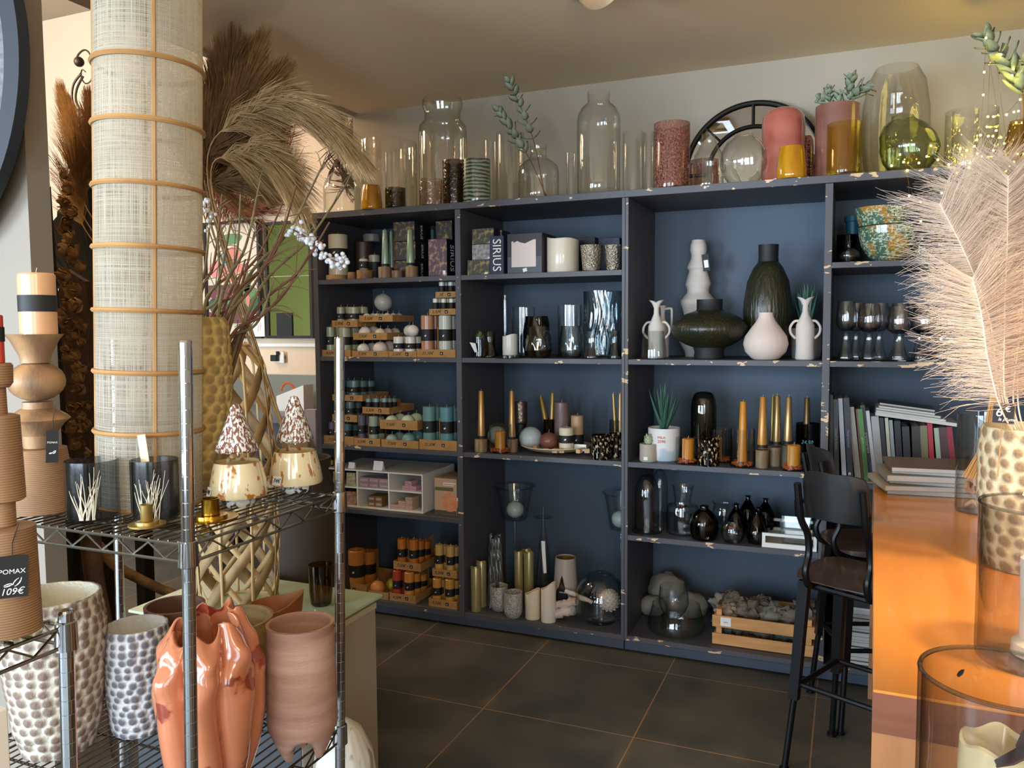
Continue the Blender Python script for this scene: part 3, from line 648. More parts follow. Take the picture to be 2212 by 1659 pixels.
# standing navy box whose front shows the word
t, w, h = bxat('light_box', 'navy box standing upright with large white letters on its front', 'box', 1058, 1088, 509.5, 595, .025, .1, M('box_blue', '#20263f', .5), 'A', 0)
text('SIRIUS', .062, m_wht, t, (0, -.001, h/2), (PI/2, PI/2, 0), sx=.92)
t, w, h = bxat('candle_box', 'dark carton printed with a lit white LED candle, top shelf', 'box', 1096, 1171, 504, 593, .05, .2, M('box_plum', '#2c262c', .5), 'A', .0)
MB().box(-w/2+.002, w/2-.002, -.001, -.0002, .002, h*.42).build('printed_table', M('print_grey', '#4a4f55', .5), t, smooth=False)
pts = [(-w*.37, h*.17), (w*.33, h*.17), (w*.33, h*.84), (w*.27, h*.84), (w*.15, h*.80), (w*.02, h*.75), (-w*.12, h*.78), (-w*.2, h*.82), (-w*.3, h*.78), (-w*.33, h*.82), (-w*.37, h*.80)]
MB().prism(pts, -.0022, -.0011).build('printed_candle', M('print_candle', '#dcd3cf', .5, col2='#e6c9bd', ns=3), t, smooth=False)
for x in (-.14, -.02, .1):
    MB().prism([(w*x-.002, h*.68), (w*x+.002, h*.68), (w*x, h*.74)], -.003, -.0023).build('printed_flame', m_wht, t, smooth=False)
MB().box(-w*.02, w*.1, -.003, -.0023, h*.045, h*.13, rt(-.25, 'Y')).build('price_sticker', m_wht, t, smooth=False)
def ledc(label, x0, x1, yt, S, d, col, low=.1, name='led_candle', ph=0, flame=True, yb=None):
    P, r, h = frame_of(x0, x1, yt, S, d, yb); t = thing(name, label, 'candle', P)
    top = lambda a: h*(1-low*(.5+.5*math.sin(a+ph))-.02*math.sin(3*a+1))
    def fn(a, tt, rr, zz): return (rr, zz if zz < h*.5 else h*.5+(zz-h*.5)/(h*.5)*(top(a)-h*.5))
    MB().lathe([(0, 0), (r*.97, 0), (r, .004), (r, h*.5), (r, h*.99), (r*.96, h), (r*.9, h*.99), (r*.88, h*.62)], 40, fn=lambda a, tt, rr, zz: fn(a, tt, rr, zz) if zz > h*.62+1e-4 or zz < h*.6 else (rr, zz)).build('wax_shell', wax(col, .35), t)
    MB().cyl(r*.895, h*.55, h*.625, 32).build('wax_core', wax(col, .35), t)
    if flame: MB().lathe([(0, 0), (.004, .004), (.005, .012), (.002, .026), (0, .032)], 12, tr(0, 0, h*.62)).build('flame_piece', m_wht, t)
    return t
ledc('large cream LED candle with a wavy top beside the candle carton', 1180, 1252, 512, 'A', .13, '#e2d6bd', .08, ph=2)
bxat('light_box', 'dark carton lying behind the large cream LED candle', 'box', 1245, 1285, 513, 590, .28, .14, m_box, 'A')
bxat('light_box', 'dark blue carton behind the two hammered silver votives', 'box', 1292, 1338, 514, 590, .33, .14, M('box_blue', '#20263f', .5), 'A')
vessel('votive', 'hammered silver glass votive, left one beside the cream LED candle', 'votive', 1253, 1303, 530, 'A', .07, 'cone', m_hv)
vessel('votive', 'hammered silver glass votive against the post, right one', 'votive', 1303, 1347, 530, 'A', .09, 'cone', m_hv)
# second shelf
def rosette(parent, n, l, w, mat, z=0, tilt=(.4, 1.1), name='leaves', curl=.2, seed=1):
    rnd = random.Random(seed); b = MB()
    for k in range(n):
        f = k/n; b.leaf(tr(0, 0, z) @ rt(k*2.4, 'Z') @ rt(tilt[0]+(tilt[1]-tilt[0])*(1-f), 'X'), l*(1-.45*f)*rnd.uniform(.9, 1.05), w*(1-.3*f), curl)
    return b.build(name, mat, parent, solid=.0012)
m_succ = M('succulent_green', '#5f7038', .5, col2='#7f8f4a', ns=20)
P = spot(1035, FR+.08, Z['B'])
vessel('glass_tumbler', 'small clear glass holding a green succulent, left end of second shelf', 'glass', 1021, 1048, 728, 'B', .09, 'cyl', g_tube)
t = thing('succulent', 'small green artificial succulent rosette in a clear glass', 'plant', (P.x, P.y+.01, Z['B']+.075)); rosette(t, 22, .045, .007, m_succ, .012, (.25, 1.35))
MB().tube([(0, 0, -.06), (0, 0, .012)], .002, 6).build('stem', m_succ, t)
q = thing('price_tag', 'white paper tag hanging below the small succulent', 'tag', (P.x-.01, P.y-.045, Z['B']+.03)); MB().prism([(-.02, .045), (.012, .04), (.02, 0), (.008, -.005)], 0, .0008).build('paper', m_wht, q, smooth=False)
vessel('glass_vase', 'flared smoked glass vase beside the small succulent', 'vase', 1038, 1078, 716, 'B', .05, 'flare', GLASS('smoke_brown', '#8d8a80', '#2c2d2b', refl=1.6), fn=ribs(5, .04))
vessel('glass_cylinder', 'tall narrow clear glass tube behind the small LED candle', 'vase', 1085, 1098, 638, 'B', .3, 'cyl', g_tube)
vessel('glass_cylinder', 'straight clear glass cylinder behind the black ribbed glass', 'vase', 1105, 1157, 664, 'B', .26, 'cyl', g_tube)
disc('glass_coaster', 'thick clear glass plate under the small LED candle', 'plate', 1066, 1136, 767, 'B', .02, GLASS('thick_plate', '#c9d3d6', '#5f7278', refl=1.5))
ledc('small white LED candle standing on a glass plate', 1085, 1119, 721, Z['B']+.012, .06, '#dfe0d8', .12, ph=-1.57)
vessel('ribbed_glass', 'black ribbed glass tumbler behind the clear ribbed one', 'glass', 1129, 1190, 683, 'B', .16, 'tulip', g_blk, fn=ribs(12, .05))
vessel('ribbed_glass', 'olive ribbed glass tumbler in front of the black one', 'glass', 1134, 1193, 705, 'B', .035, 'tulip', g_ribd, fn=ribs(17, .035, 2))
vessel('glass_cylinder', 'straight clear glass cylinder standing behind a smoky ribbed tumbler', 'vase', 1204, 1257, 659, 'B', .22, 'cyl', g_tube)
vessel('ribbed_glass', 'smoky ribbed tumbler right of the olive ribbed one', 'glass', 1207, 1261, 704, 'B', .035, 'tulip', g_rib, fn=ribs(17, .035, 2))
vessel('ribbed_vase', 'large pale blue vase of wavy ribbed glass beside the post', 'vase', 1260, 1345, 629, 'B', .22, 'cyl', g_rib, fn=ribs(23, .03, 3), seg=96)
vessel('glass_tumbler', 'small clear flared tumbler in front of the large wavy vase', 'glass', 1257, 1298, 716, 'B', .035, 'flare', g_tube)
vessel('glass_tumbler', 'small dark based tumbler beside the post on second shelf', 'glass', 1311, 1345, 714, 'B', .035, 'flare', g_smoke)
# third shelf
GO = '#b98f5a'
taper('metallic gold taper candle, leftmost on third shelf', 1031.5, 1048.5, 844, 'C', .05, GO, 948, (1025, 1054, 948), '#a9946a', .66, metal=.55)
taper('metallic gold taper candle behind the glass with orange candle', 1098, 1114, 844, 'C', .1, GO, 950, (1096, 1119, 948), '#8f8068', .66, metal=.55)
m_orw = M('orange_wood_chips', '#b9551f', .8, bump=.9, bs=90)
g_cy = GLASS('candle_cylinder_glass', '#eef2f0', '#8b9896', refl=1.5)
def chipglass(label, x0, x1, yt, S, d, clabel, cx0, cx1, cyt, ccol='#d18a1e', yb=None, g=None, tip=False):
    o = vessel('glass_cylinder', label, 'glass', x0, x1, yt, S, d, 'cyl', g or g_cy, yb=yb)
    P = o.location; r = pxlen(x1-x0, P)/2*.97; b = MB(); rnd = random.Random(int(x0))
    for k in range(34):
        a = k*2.4; rr = r*.68*rnd.uniform(.85, 1.1); b.box(-.006, .006, -.009, .009, -.003, .003, tr(rr*math.cos(a), rr*math.sin(a), .008+.012*rnd.random()) @ rt(rnd.random()*6, 'Z') @ rt(rnd.uniform(-.7, .7), 'X'))
    tag(b.build('wood_chips', m_orw, loc=P, smooth=False), 'orange wood chips inside '+label.replace('clear glass cylinder', 'the cylinder'), 'wood chips', kind='stuff')
    zc = P.z+.006
    if not tip: candle(clabel, cx0, cx1, cyt, zc, d, ccol, band=None, mark=False)
    else: taper(clabel, cx0, cx1, cyt, zc, d, ccol, zat((cx0+cx1)/2, 0, FR+d) and proj(Vector((P.x, P.y, zc)))[1], None, metal=0)
chipglass('clear glass cylinder with orange candle, second bay', 1056, 1106, 916, 'C', .06, 'short orange candle in a glass between the gold tapers', 1069, 1092, 931)
ball('large white ball behind the glass with the orange candle', 1053, 1094, 911, 'C', .3, '#bfc7c4', wick=False, name='ball_candle')
candle('black pillar under the brown mercury glass cup', 1114, 1138, 914, 'C', .34, '#17181a', band=None, wick=False)
vessel('mercury_cup', 'brown mercury glass cup on a black pillar', 'votive', 1111, 1140, 868, 'C', .34, 'cyl', M('mercury_brown', '#7c6a5d', .25, .8, bump=.3, bs=60), yb=914)
ball('large pale blue-white ball left of the round plate', 1121, 1172, 910, 'C', .2, '#bccacb', wick=False)
vessel('glass_cup', 'dark glass cup holding two leaning gold tapers', 'glass', 1174, 1198, 905, 'C', .28, 'cyl', GLASS('dark_cup', '#2f2f2c', '#0d0e0e', refl=1.4))
taper('gold taper candle leaning left in the dark glass cup', 1181, 1194, 854, 'C', .28, '#9a7b2e', 955, lean=-.2, metal=.3)
taper('gold taper candle standing straight in the dark glass cup', 1184, 1198, 848, 'C', .30, '#a8884a', 955, lean=.03, metal=.4)
P, r, h = frame_of(1123, 1279, 955, 'C', .2)
o = MB().lathe([(0, .008), (r*.45, .006), (r*.8, .012), (r*1., .030), (r*1.0, .034), (r*.8, .018), (r*.45, .012), (0, .013)], 64).build('platter', M('cream_platter', '#d9c1a0', .4), loc=P); tag(o, 'large round cream platter carrying candles and wood cubes', 'platter')
o = MB().lathe([(0, 0), (r*.4, 0), (r*.42, .006), (0, .006)], 40).build('foot_ring', M('platter_foot', '#9cabb0', .4)); o.parent = bpy.data.objects[[x.name for x in bpy.data.objects if x.name.startswith('platter')][-1]]
zp = Z['C']+.014
candle('tall mauve rustic pillar candle on the round platter', 1197, 1230, 868, zp, .26, '#7d6463', band=None)
candle('tan candle with black band behind the cream one on platter', 1233, 1261, 897, zp, .25, '#c09a70', band=(.12, .42))
candle('cream candle with black band in the middle of the platter', 1207, 1240, 923, zp, .13, '#dacdb0', band=(.36, .68))
ball('red-brown ball candle on the round platter', 1166, 1205, 929, zp, .14, '#7b4a3c')
wc = M('wood_cube', '#cfa877', .7)
for k, (x, y, s, lab) in enumerate(((1157, .13, .022, 'pale stone left of the red-brown ball'), (1180, .07, .022, 'wood cube in front of the red-brown ball'), (1200, .06, .026, 'wood cube left of platter centre front'), (1213, .07, .024, 'wood cube right of platter centre front'), (1251, .09, .024, 'wood cube right of the cream banded candle'), (1268, .11, .026, 'wood cube at the right edge of the platter'))):
    P = spot(x, FR+y, zp-.001); tag(MB().box(-s/2, s/2, -s/2, s/2, 0, s*.8, bev=.002).build('wood_cube', wc, loc=P, rot=(0, 0, k*.7), smooth=False), lab, 'wood cube', 'wood cubes on the platter')
q = thing('price_card', 'small white price card on the platter behind wood cubes', 'card', spot(1253, FR+.15, zp)); MB().box(-.03, .03, 0, .001, 0, .032, rt(-.1, 'X')).build('card', m_wht, q, smooth=False); text('~ ~ ~', .012, M('ink_blue', '#5f8aa0', .8), q, (-.003, -.001, .02), name='scribble')
vessel('votive', 'tortoiseshell glass votive left of the post on third shelf', 'votive', 1277, 1321, 939, 'C', .045, 'cyl', m_tort)
vessel('votive', 'tortoiseshell glass votive half hidden by the post', 'votive', 1314, 1350, 936, 'C', .12, 'cyl', m_tort)
vessel('glass_cylinder', 'glass cylinder with gold tapers half hidden by the post', 'glass', 1316, 1350, 907, 'C', .22, 'cyl', g_smoke)
taper('gold taper in the glass beside the post, leaning left', 1328, 1337, 850, 'C', .22, '#a8873f', 985, lean=-.06)
taper('gold taper in the glass beside the post, right one', 1334, 1345, 849, 'C', .2, GO, 985, metal=.4)
# bottom compartment
GC = '#b5a672'
for x0, x1, yt, d, lab in ((1017, 1040, 1224, .05, 'gold LED pillar at the left end of the bottom shelf'), (1029, 1052, 1212, .12, 'gold LED pillar behind the leftmost one'), (1111, 1131, 1190, .22, 'tall gold LED pillar, left of the middle three'), (1127, 1149, 1185, .30, 'tall gold LED pillar at the back of the middle three'), (1132, 1154, 1191, .22, 'tall gold LED pillar, right of the middle three')):
    ledc(lab, x0, x1, yt, 'E', d, GC, .04, ph=1, flame=False)
_mats['wax_'+GC[1:]].node_tree.nodes['Principled BSDF'].inputs['Metallic'].default_value = .45
P, r, h = frame_of(1053, 1089, 1157, 'E', .15)
def crk(a, t, rr, zz): return (rr*(1-.33*t)*(1+.10*math.sin(9*a+3*math.sin(t*4))+.05*math.sin(23*a+t*11)), zz+(h*.03*math.sin(5*a) if t > .97 else 0))
o = MB().lathe(gprof([(r, h*k/24) for k in range(25)], .004), 90, fn=lambda a, t, rr, zz: crk(a, zz/h, rr, zz)).build('crinkled_vase', M('crinkled_silver', '#8f9291', .25, .85), loc=P, ang=60); tag(o, 'tall crinkled silver vase at the left of the bottom shelf', 'vase')
m_mer = M('white_mercury', '#c9c7c0', .35, .2, col2='#8f8f8c', ns=120, bump=.4, bs=90)
vessel('votive', 'white mottled glass votive, left of the pair on bottom shelf', 'votive', 1057.5, 1098, 1264, 'E', .09, [(.55, 0), (.7, .04), (.95, .2), (1, .4), (1, 1)], m_mer)
vessel('votive', 'white mottled glass votive, right of the pair on bottom shelf', 'votive', 1088, 1129.5, 1278, 'E', .025, [(.55, 0), (.7, .04), (.95, .2), (1, .4), (1, 1)], m_mer)
g_gob = GLASS('goblet_glass', '#f8fbfb', '#8fa3ab', refl=1.7)
def goblet(label, xc, w0, yr, yb_, wb, d, blab, bx, by0):
    Y = FR+d; P = spot(xc, Y, Z['E']); h = zat(xc, yr, Y)-P.z; R = pxlen(w0, P)/2; rb = pxlen(wb, P)/2; zb = zat(xc, yb_, Y)-P.z
    t = thing('goblet_hurricane', label, 'goblet', P)
    MB().lathe([(0, zb), (rb*.9, zb+.002), (rb, zb+.01), (R*.78, zb+(h-zb)*.75), (R*.86, h*.985), (R, h), (R*.995, h+.002), (R*.85, h*.985+.002), (R*.77, zb+(h-zb)*.75), (rb-.003, zb+.012), (0, zb+.008)], 48).build('bowl', g_gob, t)
    MB().lathe([(0, .003), (R*.62, 0), (R*.62, .003), (.012, .012), (.005, .04), (.005, zb-.02), (.015, zb-.0005), (0, zb-.0005)], 32).build('stem', g_gob, t)
    zz = P.z+zb+.0085; ball(blab, xc-bx/2, xc+bx/2, 0, zz, d, '#c3cecb', wick=False)
goblet('tall stemmed clear glass hurricane with flared rim, left one', 1113, 92, 1049, 1122, 54, .3, 'white ball inside the left stemmed glass', 38, 0)
goblet('tall stemmed clear glass hurricane half hidden by the post', 1340, 80, 1064, 1143, 46, .38, 'white ball inside the stemmed glass by the post', 38, 0)
P, r, h = frame_of(1157, 1192, 1096, 'E', .25)
t = thing('glass_bottle', 'slender clear glass bottle with a flat disc collar and tag', 'bottle', P); rd = pxlen(42, P)/2
MB().lathe(gprof([(r, 0), (r, .01), (r*.95, h*.25), (r*.62, h*.6), (.011, h*.8), (.008, h*.9), (.008, h)], .002), 32).build('bottle_glass', g_gob, t)
MB().lathe([(.0085, h*.88), (rd, h*.9), (rd, h*.906), (.0085, h*.888)], 40).build('disc_collar', g_gob, t)
MB().prism([(.004, h*.68), (.024, h*.68), (.026, h*.58), (.032, h*.36), (.016, h*.355), (.006, h*.58)], -r-.002, -r-.001).build('paper_tag', m_wht, t, smooth=False)
P, r, h = frame_of(1193, 1251, 1203, 'E', .2)
t = thing('lantern_vase', 'white and bronze tapered vase with a dark leaf opening', 'vase', P)
o = MB().lathe(gprof([(r*.95, 0), (r, .02), (r, h*.25), (r*.86, h*.7), (r*.78, h)], .003), 40).build('vase_body', M('taupe_glaze', '#b5a9a0', .3), t)
MB().lathe([(r*.75, h*.5), (r*.765, h*.995), (r*.74, h*.995), (r*.72, h*.5)], 40).build('gold_lining', M('gold_lining', '#9c7a3c', .35, .7), t)
lf = [(-.03, h*.42), (0, h*.72), (.03, h*.42), (.032, h*.3), (.026, h*.2), (-.026, h*.2), (-.032, h*.3)]
b = MB(); n = len(lf); vs = [(x, -math.sqrt(max(.0001, (r*(1.0 if z < h*.25 else 1-.31*(z/h-.25)))**2-x*x))-.001, z) for x, z in lf]+[(0, -r*.99-.001, h*.4)]
b.add(vs, [(i, (i+1) % n, n) for i in range(n)]); b.build('leaf_opening', M('bronze_brown', '#3c2412', .3), t, solid=.0008)
MB().box(-.016, .03, -r-.006, -r-.004, h*.22, h*.5).build('hang_tag', m_dark, t, smooth=False); text('POMAX', .009, m_wht, t, (.007, -r-.0065, h*.43))
ledc('short cream LED candle in the bottom compartment', 1133.6, 1168, 1270, 'E', .06, '#e8dcc0', .2, ph=-1.57)
ledc('taller cream LED candle beside the short one', 1168, 1202, 1256, 'E', .05, '#e8dccb', .2, ph=-1.57)
m_birch = M('birch_white', '#dcd6cf', .6, col2='#c9a58c', ns=14, bump=.5, bs=60)
def stick(label, a, b_, r, seed, parent_pts=None):
    rnd = random.Random(seed); n = 9; A, B = Vector(a), Vector(b_)
    pts = [A.lerp(B, k/(n-1))+Vector((rnd.uniform(-1, 1), rnd.uniform(-1, 1), rnd.uniform(-1, 1)))*r*.25 for k in range(n)]
    o = MB().tube(pts, [r*rnd.uniform(.8, 1.15) for _ in pts], 10).build('white_driftwood', m_birch); return tag(o, label, 'driftwood')
zE = Z['E']; A = spot(1180, FR+.05, zE+.022); B = spot(1240, FR+.08, zE+.055)
A2 = A-_r*0+Vector((0, 0, .03))
stick('white peeled branch lying in front of the LED candles, lower one', A, B, .022, 3)
stick('white peeled branch resting on the lower one', A+Vector((.03, .02, .045)), B+Vector((.01, .01, .05)), .019, 5)
stick('thin white branch leaning from the bronze vase to the glass dome', spot(1222, FR+.11, zE+.14), spot(1280, FR+.13, zE+.09), .012, 8)
# cake stand with dome
P, r, h = frame_of(1240, 1354, 1232, 'E', .14)
t = thing('cake_stand', 'clear glass cake stand with a domed lid', 'cake stand', P)
MB().lathe([(0, 0), (r*.55, 0), (r*.56, .003), (.02, .012), (.012, .03), (.02, .044), (r*1.12, .046), (r*1.13, .052), (0, .05)], 48).build('stand', g_gob, t)
MB().lathe([(r, .053), (r, h*.42), (r*.95, h*.6), (r*.75, h*.8), (r*.45, h*.93), (.01, h*.965), (.008, h*.955), (r*.44, h*.92), (r*.73, h*.79), (r*.93, h*.595), (r*.975, h*.42), (r*.975, .053)], 56).build('dome', g_gob, t)
MB().lathe([(0, h*.965), (.008, h*.966), (.007, h*.99), (.02, h*1.02), (.021, h*1.06), (.012, h*1.08), (0, h*1.082)], 24).build('knob', g_gob, t)
q = thing('pinecone_ball', 'white scaly ball ornament under the glass dome', 'ornament', spot(1316, FR+.15, zE+.053)); rr = .052
MB().ball(rr*.93, (0, 0, rr*.98), 28, 1.05).build('core', wax('#dccdc0', .6), q)
b = MB()
for k in range(110):
    th = math.acos(1-2*(k+.5)/110); ph = k*2.39996; d = Vector((math.sin(th)*math.cos(ph), math.sin(th)*math.sin(ph), math.cos(th)*1.05))
    b.leaf(Matrix.Translation(d*rr*.9+Vector((0, 0, rr*.98))) @ d.to_track_quat('Z', 'Y').to_matrix().to_4x4() @ rt(.28, 'X'), rr*.26, rr*.13, .2, 3)
b.build('scales', wax('#dccdc0', .6), q, solid=.001)
# ================================================================== bay 3
m_bisque = M('white_bisque', '#d9cfc6', .75)
m_grn = M('dark_green_ribbed', '#1b231a', .32, bump=.7, bs=90, stretch=(1, 1, .05), coat=.1, col2='#2c2a18', ns=4)
m_blk = M('matte_black_collar', '#17181a', .6)
# tall wavy vase
P, r, h = frame_of(1468, 1545, 519, 'B', .425)
t = thing('wavy_vase', 'tall white vase with wavy stacked silhouette, black tag on its neck', 'vase', P)
pr = [(.68, 0), (.7, .04), (1.02, .13), (.82, .2), (.7, .3), (.86, .38), (1.0, .46), (1.0, .48), (.62, .55), (.6, .58), (.70, .625), (.62, .67), (.52, .72), (.50, .74), (.62, .765), (.54, .80), (.43, .84), (.42, .87), (.5, .92), (.47, .96), (.40, .985), (.38, 1)]
q = []
for a, b_ in zip(pr, pr[1:]): q += [(r*(a[0]+(b_[0]-a[0])*(k/4)), h*(a[1]+(b_[1]-a[1])*k/4)) for k in range(4)]
q.append((r*.38, h))
MB().lathe(gprof(q, .005), 40, fn=lambda a, tt, rr, zz: (rr*(1+.04*math.sin(2*a+zz*20)), zz)).build('vase_body', m_bisque, t, ang=60)
b = MB(); b.box(-.016, .016, 0, .002, -.04, .04, rt(-.12, 'Y')); b.build('hang_tag', m_dark, t, smooth=False, loc=(r*.52, -r*.55, h*.80))
b = MB(); b.box(-.009, .011, -.001, -.0001, -.024, .012, rt(-.12, 'Y')); b.build('white_sticker', m_wht, t, smooth=False, loc=(r*.52, -r*.55, h*.80))
# black tall
P, r, h = frame_of(1604, 1709, 529, 'B', .24)
t = thing('tall_vase', 'tall black-green ribbed vase with straight black collar', 'vase', P)
MB().lathe(gprof([(r*.55, 0), (r*.72, h*.06), (r*.9, h*.2), (r, h*.4), (r*.98, h*.5), (r*.85, h*.68), (r*.6, h*.8), (r*.42, h*.85)], .005), 56).build('vase_body', m_grn, t, ang=60)
MB().lathe([(r*.41, h*.85), (r*.42, h*.85), (r*.4, h*.88), (r*.41, h), (r*.385, h), (r*.38, h*.85)], 40).build('collar', m_blk, t, ang=60)
P, r, h = frame_of(1448, 1615, 647, 'B', .14)
t = thing('disc_vase', 'wide flattened dark green ribbed vase with black collar and foot', 'vase', P)
cv = [(r*.40, h*.19)]+[(r*(.40+.60*math.sin(PI*k/12)**.75 if 0 < k < 12 else .40), h*(.19+.62*k/12)) for k in range(1, 12)]+[(r*.37, h*.81)]
MB().lathe(cv, 64).build('vase_body', m_grn, t, ang=60)
MB().lathe([(0, 0), (r*.39, 0), (r*.4, .004), (r*.38, h*.12), (r*.42, h*.205), (0, h*.2)], 48).build('foot', m_blk, t, ang=60)
MB().lathe([(r*.33, h*.79), (r*.38, h*.805), (r*.335, h*.83), (r*.335, h), (r*.31, h), (r*.31, h*.79)], 48).build('collar', m_blk, t, ang=60)
P, r, h = frame_of(1605, 1702, 675, 'B', .085)
o = MB().lathe(gprof([(r*.5, 0), (r*.62, h*.03), (r*.9, h*.17), (r, h*.34), (r*.92, h*.5), (r*.65, h*.68), (r*.42, h*.82), (r*.33, h*.92), (r*.31, h)], .004), 60, fn=lambda a, tt, rr, zz: (rr*(1+.006*math.sin(40*a)), zz)).build('bulb_vase', M('blush_bisque', '#dccbc0', .7), loc=P, ang=60); tag(o, 'white bulb-shaped vase with a narrow neck in front of the black vase', 'vase')
def jug(label, x0, x1, yt, d, two=True, mir=1, sp=True):
    P, r, h = frame_of(x0, x1, yt, 'B', d); t = thing('jug', label, 'jug', P)
    def fn(a, tt, rr, zz):
        f = max(0, (zz/h-.86)/.14); return (rr*(1+f*.9*abs(math.cos(a))**3), zz-f*h*.05*(1-abs(math.cos(a))))
    MB().lathe(gprof([(r*.8, 0), (r*.92, h*.02), (r*.86, h*.2), (r*.9, h*.4), (r*.88, h*.55), (r*.5, h*.68), (r*.3, h*.76), (r*.27, h*.86), (r*.33, h*.94), (r*.45, h)], .004), 36, fn=fn if sp else None).build('jug_body', m_bisque, t, ang=60)
    for s in ((-1, 1) if two else (mir,)):
        if two: pts = [(s*r*.6, 0, h*.62), (s*r*1.05, 0, h*.61), (s*r*1.42, 0, h*.52), (s*r*1.35, 0, h*.42), (s*r*.9, 0, h*.34)]
        else: pts = [(s*r*.2, 0, h*.93), (s*r*1.1, 0, h*.94), (s*r*1.25, 0, h*.88), (s*r*1.2, 0, h*.6), (s*r*.8, 0, h*.5)]
        MB().tube(spline(pts, 5), .0055, 8).build('handle', m_bisque, t)
    return t
def spline(pts, n=6):
    pts = [Vector(p) for p in pts]; out = []
    for i in range(len(pts)-1):
        p0 = pts[max(i-1, 0)]; p1 = pts[i]; p2 = pts[i+1]; p3 = pts[min(i+2, len(pts)-1)]
        for k in range(n):
            t = k/n; out.append(.5*((2*p1)+(p2-p0)*t+(2*p0-5*p1+4*p2-p3)*t*t+(3*p1-p0-3*p2+p3)*t*t*t))
    out.append(pts[-1]); return out
jug('white two-handled jug behind the clear tumbler, left of third bay', 1397, 1438, 648, .13)
jug('white jug with one angular handle behind the left two-handled jug', 1415, 1447, 660, .26, False, 1, False)
jug('white two-handled jug at the right end of the vase shelf', 1716, 1760, 641, .1)
vessel('glass_tumbler', 'clear tapered glass tumbler in front of the left white jug', 'glass', 1384, 1440, 715, 'B', .04, 'cup', g_cy)
m_aloe = M('aloe_green', '#41685a', .5, col2='#2f5446', ns=8)
def aloe(label, xc, yb_pot, x0, x1, ytp, ylf, S, d, potmat, n=22, spread=.5, seed=3, w=.011, logo=None):
    P, r, h = frame_of(x0, x1, ytp, S, d)
    pot = MB().lathe(gprof([(r*.86, 0), (r*.93, .006), (r, h*.4), (r, h)], .006), 36).build('plant_pot', potmat, loc=P, ang=50)
    tag(pot, 'pot of '+label, 'pot')
    MB().cyl(r*.93, h*.7, h*.9, 28).build('soil', M('dark_soil', '#2d231a', .9), pot)
    zl = zat(xc, ylf, FR+d)-P.z-h; t = thing('aloe_plant', label, 'plant', (P.x, P.y, P.z+h*.88)); b = MB(); rnd = random.Random(seed)
    for k in range(n):
        f = (k+.5)/n; tilt = spread*(f**.6)*rnd.uniform(.85, 1.1); L_ = zl*(1.12-.25*f)*rnd.uniform(.9, 1.02)
        T = rt(k*2.4, 'Z') @ tr(0, .006, 0) @ rt(PI/2-tilt, 'X'); vs = []; fs = []
        for j in range(9):
            u = j/8; ww = w*(1-u)**.8*(1 if j else .8)+.0003; cz = .25*L_*u*u*tilt; th = .3*ww
            vs += [(-ww, L_*u, cz-.004*0+ww*.5), (0, L_*u, cz-th), (ww, L_*u, cz+ww*.5), (0, L_*u, cz+th*.6)]
        for j in range(8):
            a = 4*j
            for q in range(4): fs.append((a+q, a+(q+1) % 4, a+4+(q+1) % 4, a+4+q))
        b.add(vs, fs, T)
    b.build('leaves', m_aloe, t); return t, pot, r, h
aloe('dark green aloe in a white pot behind the right jug', 1745, 0, 1708, 1774, 709, 606, 'B', .28, M('pot_greywhite', '#c9c6c2', .5), 24, .42, 4, .014)
_, pot, r, h = aloe('large green aloe with long pointed leaves at left of third shelf', 1432, 0, 1399, 1469, 923, 826, 'C', .12, M('pot_white', '#e6e4e0', .4, col2='#b9ccd4', ns=7, thr=(.55, .6)), 26, .62, 3, .0125)
text('MILA', .016, M('print_red', '#c8402c', .6), pot, (.004, -r-.001, h*.74)); text('2090', .018, M('print_red', '#c8402c', .6), pot, (.004, -r-.001, h*.62))
P, r, h = frame_of(1381, 1420, 958, 'C', .06)
o = MB().lathe(gprof([(r*.9, 0), (r, .006), (r, h*.5), (r*.99, h)], .005), 32).build('small_pot', M('pot_greige', '#b9ab9b', .6, col2='#9fb0a6', ns=6, thr=(.6, .62)), loc=P, ang=50); tag(o, 'small greige pot with a succulent and white sticker', 'pot')
MB().box(-.012, .006, -r-.002, -r-.0006, h*.12, h*.3).build('sticker', m_wht, o, smooth=False)
t = thing('succulent', 'pale green echeveria in the small greige pot', 'plant', (P.x, P.y, P.z+h*.93)); rosette(t, 16, .052, .017, M('echeveria', '#8fa890', .6, col2='#c9c79a', ns=12), 0, (.5, 1.15), curl=.3)
vessel('bullet_vase', 'tall smoked olive glass vase shaped like a bullet', 'vase', 1491, 1547, 846, 'C', .22, 'bulletc', GLASS('olive_bullet', '#8f8b70', '#22231c', refl=2.2))
chipglass('clear glass cylinder with orange candle near the aloe', 1460, 1508, 945, 'C', .06, 'orange candle in glass between aloe and tortoiseshell votive', 1473, 1499, 947, '#e08a16')
vessel('votive', 'tortoiseshell glass votive in the middle of third bay', 'votive', 1507, 1554, 949, 'C', .04, 'cyl', m_tort)
chipglass('clear glass cylinder behind the tortoiseshell votive', 1534, 1581, 926, 'C', .16, 'amber candle in the glass behind the tortoiseshell votive', 1542, 1560, 945, '#a87b28')
chipglass('clear glass cylinder with a tall amber taper', 1576, 1630, 926, 'C', .07, 'amber taper candle standing in a glass with orange chips', 1593, 1614, 867, '#c9831f', tip=True)
taper('amber taper candle in a stone holder, right of the glass with taper', 1636, 1657, 857, 'C', .06, '#b9823a', 968, (1632, 1660, 972), '#8c7a60', .6, metal=.2, hlabel='speckled stone holder under the amber taper, third shelf')
taper('gold taper candle with bright highlight, in a speckled holder', 1667, 1687, 854, 'C', .12, '#a08558', 961, (1661, 1686, 966), '#8d8577', .6, metal=.6)
taper('dull gold taper behind the two in holders', 1662, 1674, 856, 'C', .3, '#8a7438', 960, (1658, 1678, 962), '#8d8577', .6)
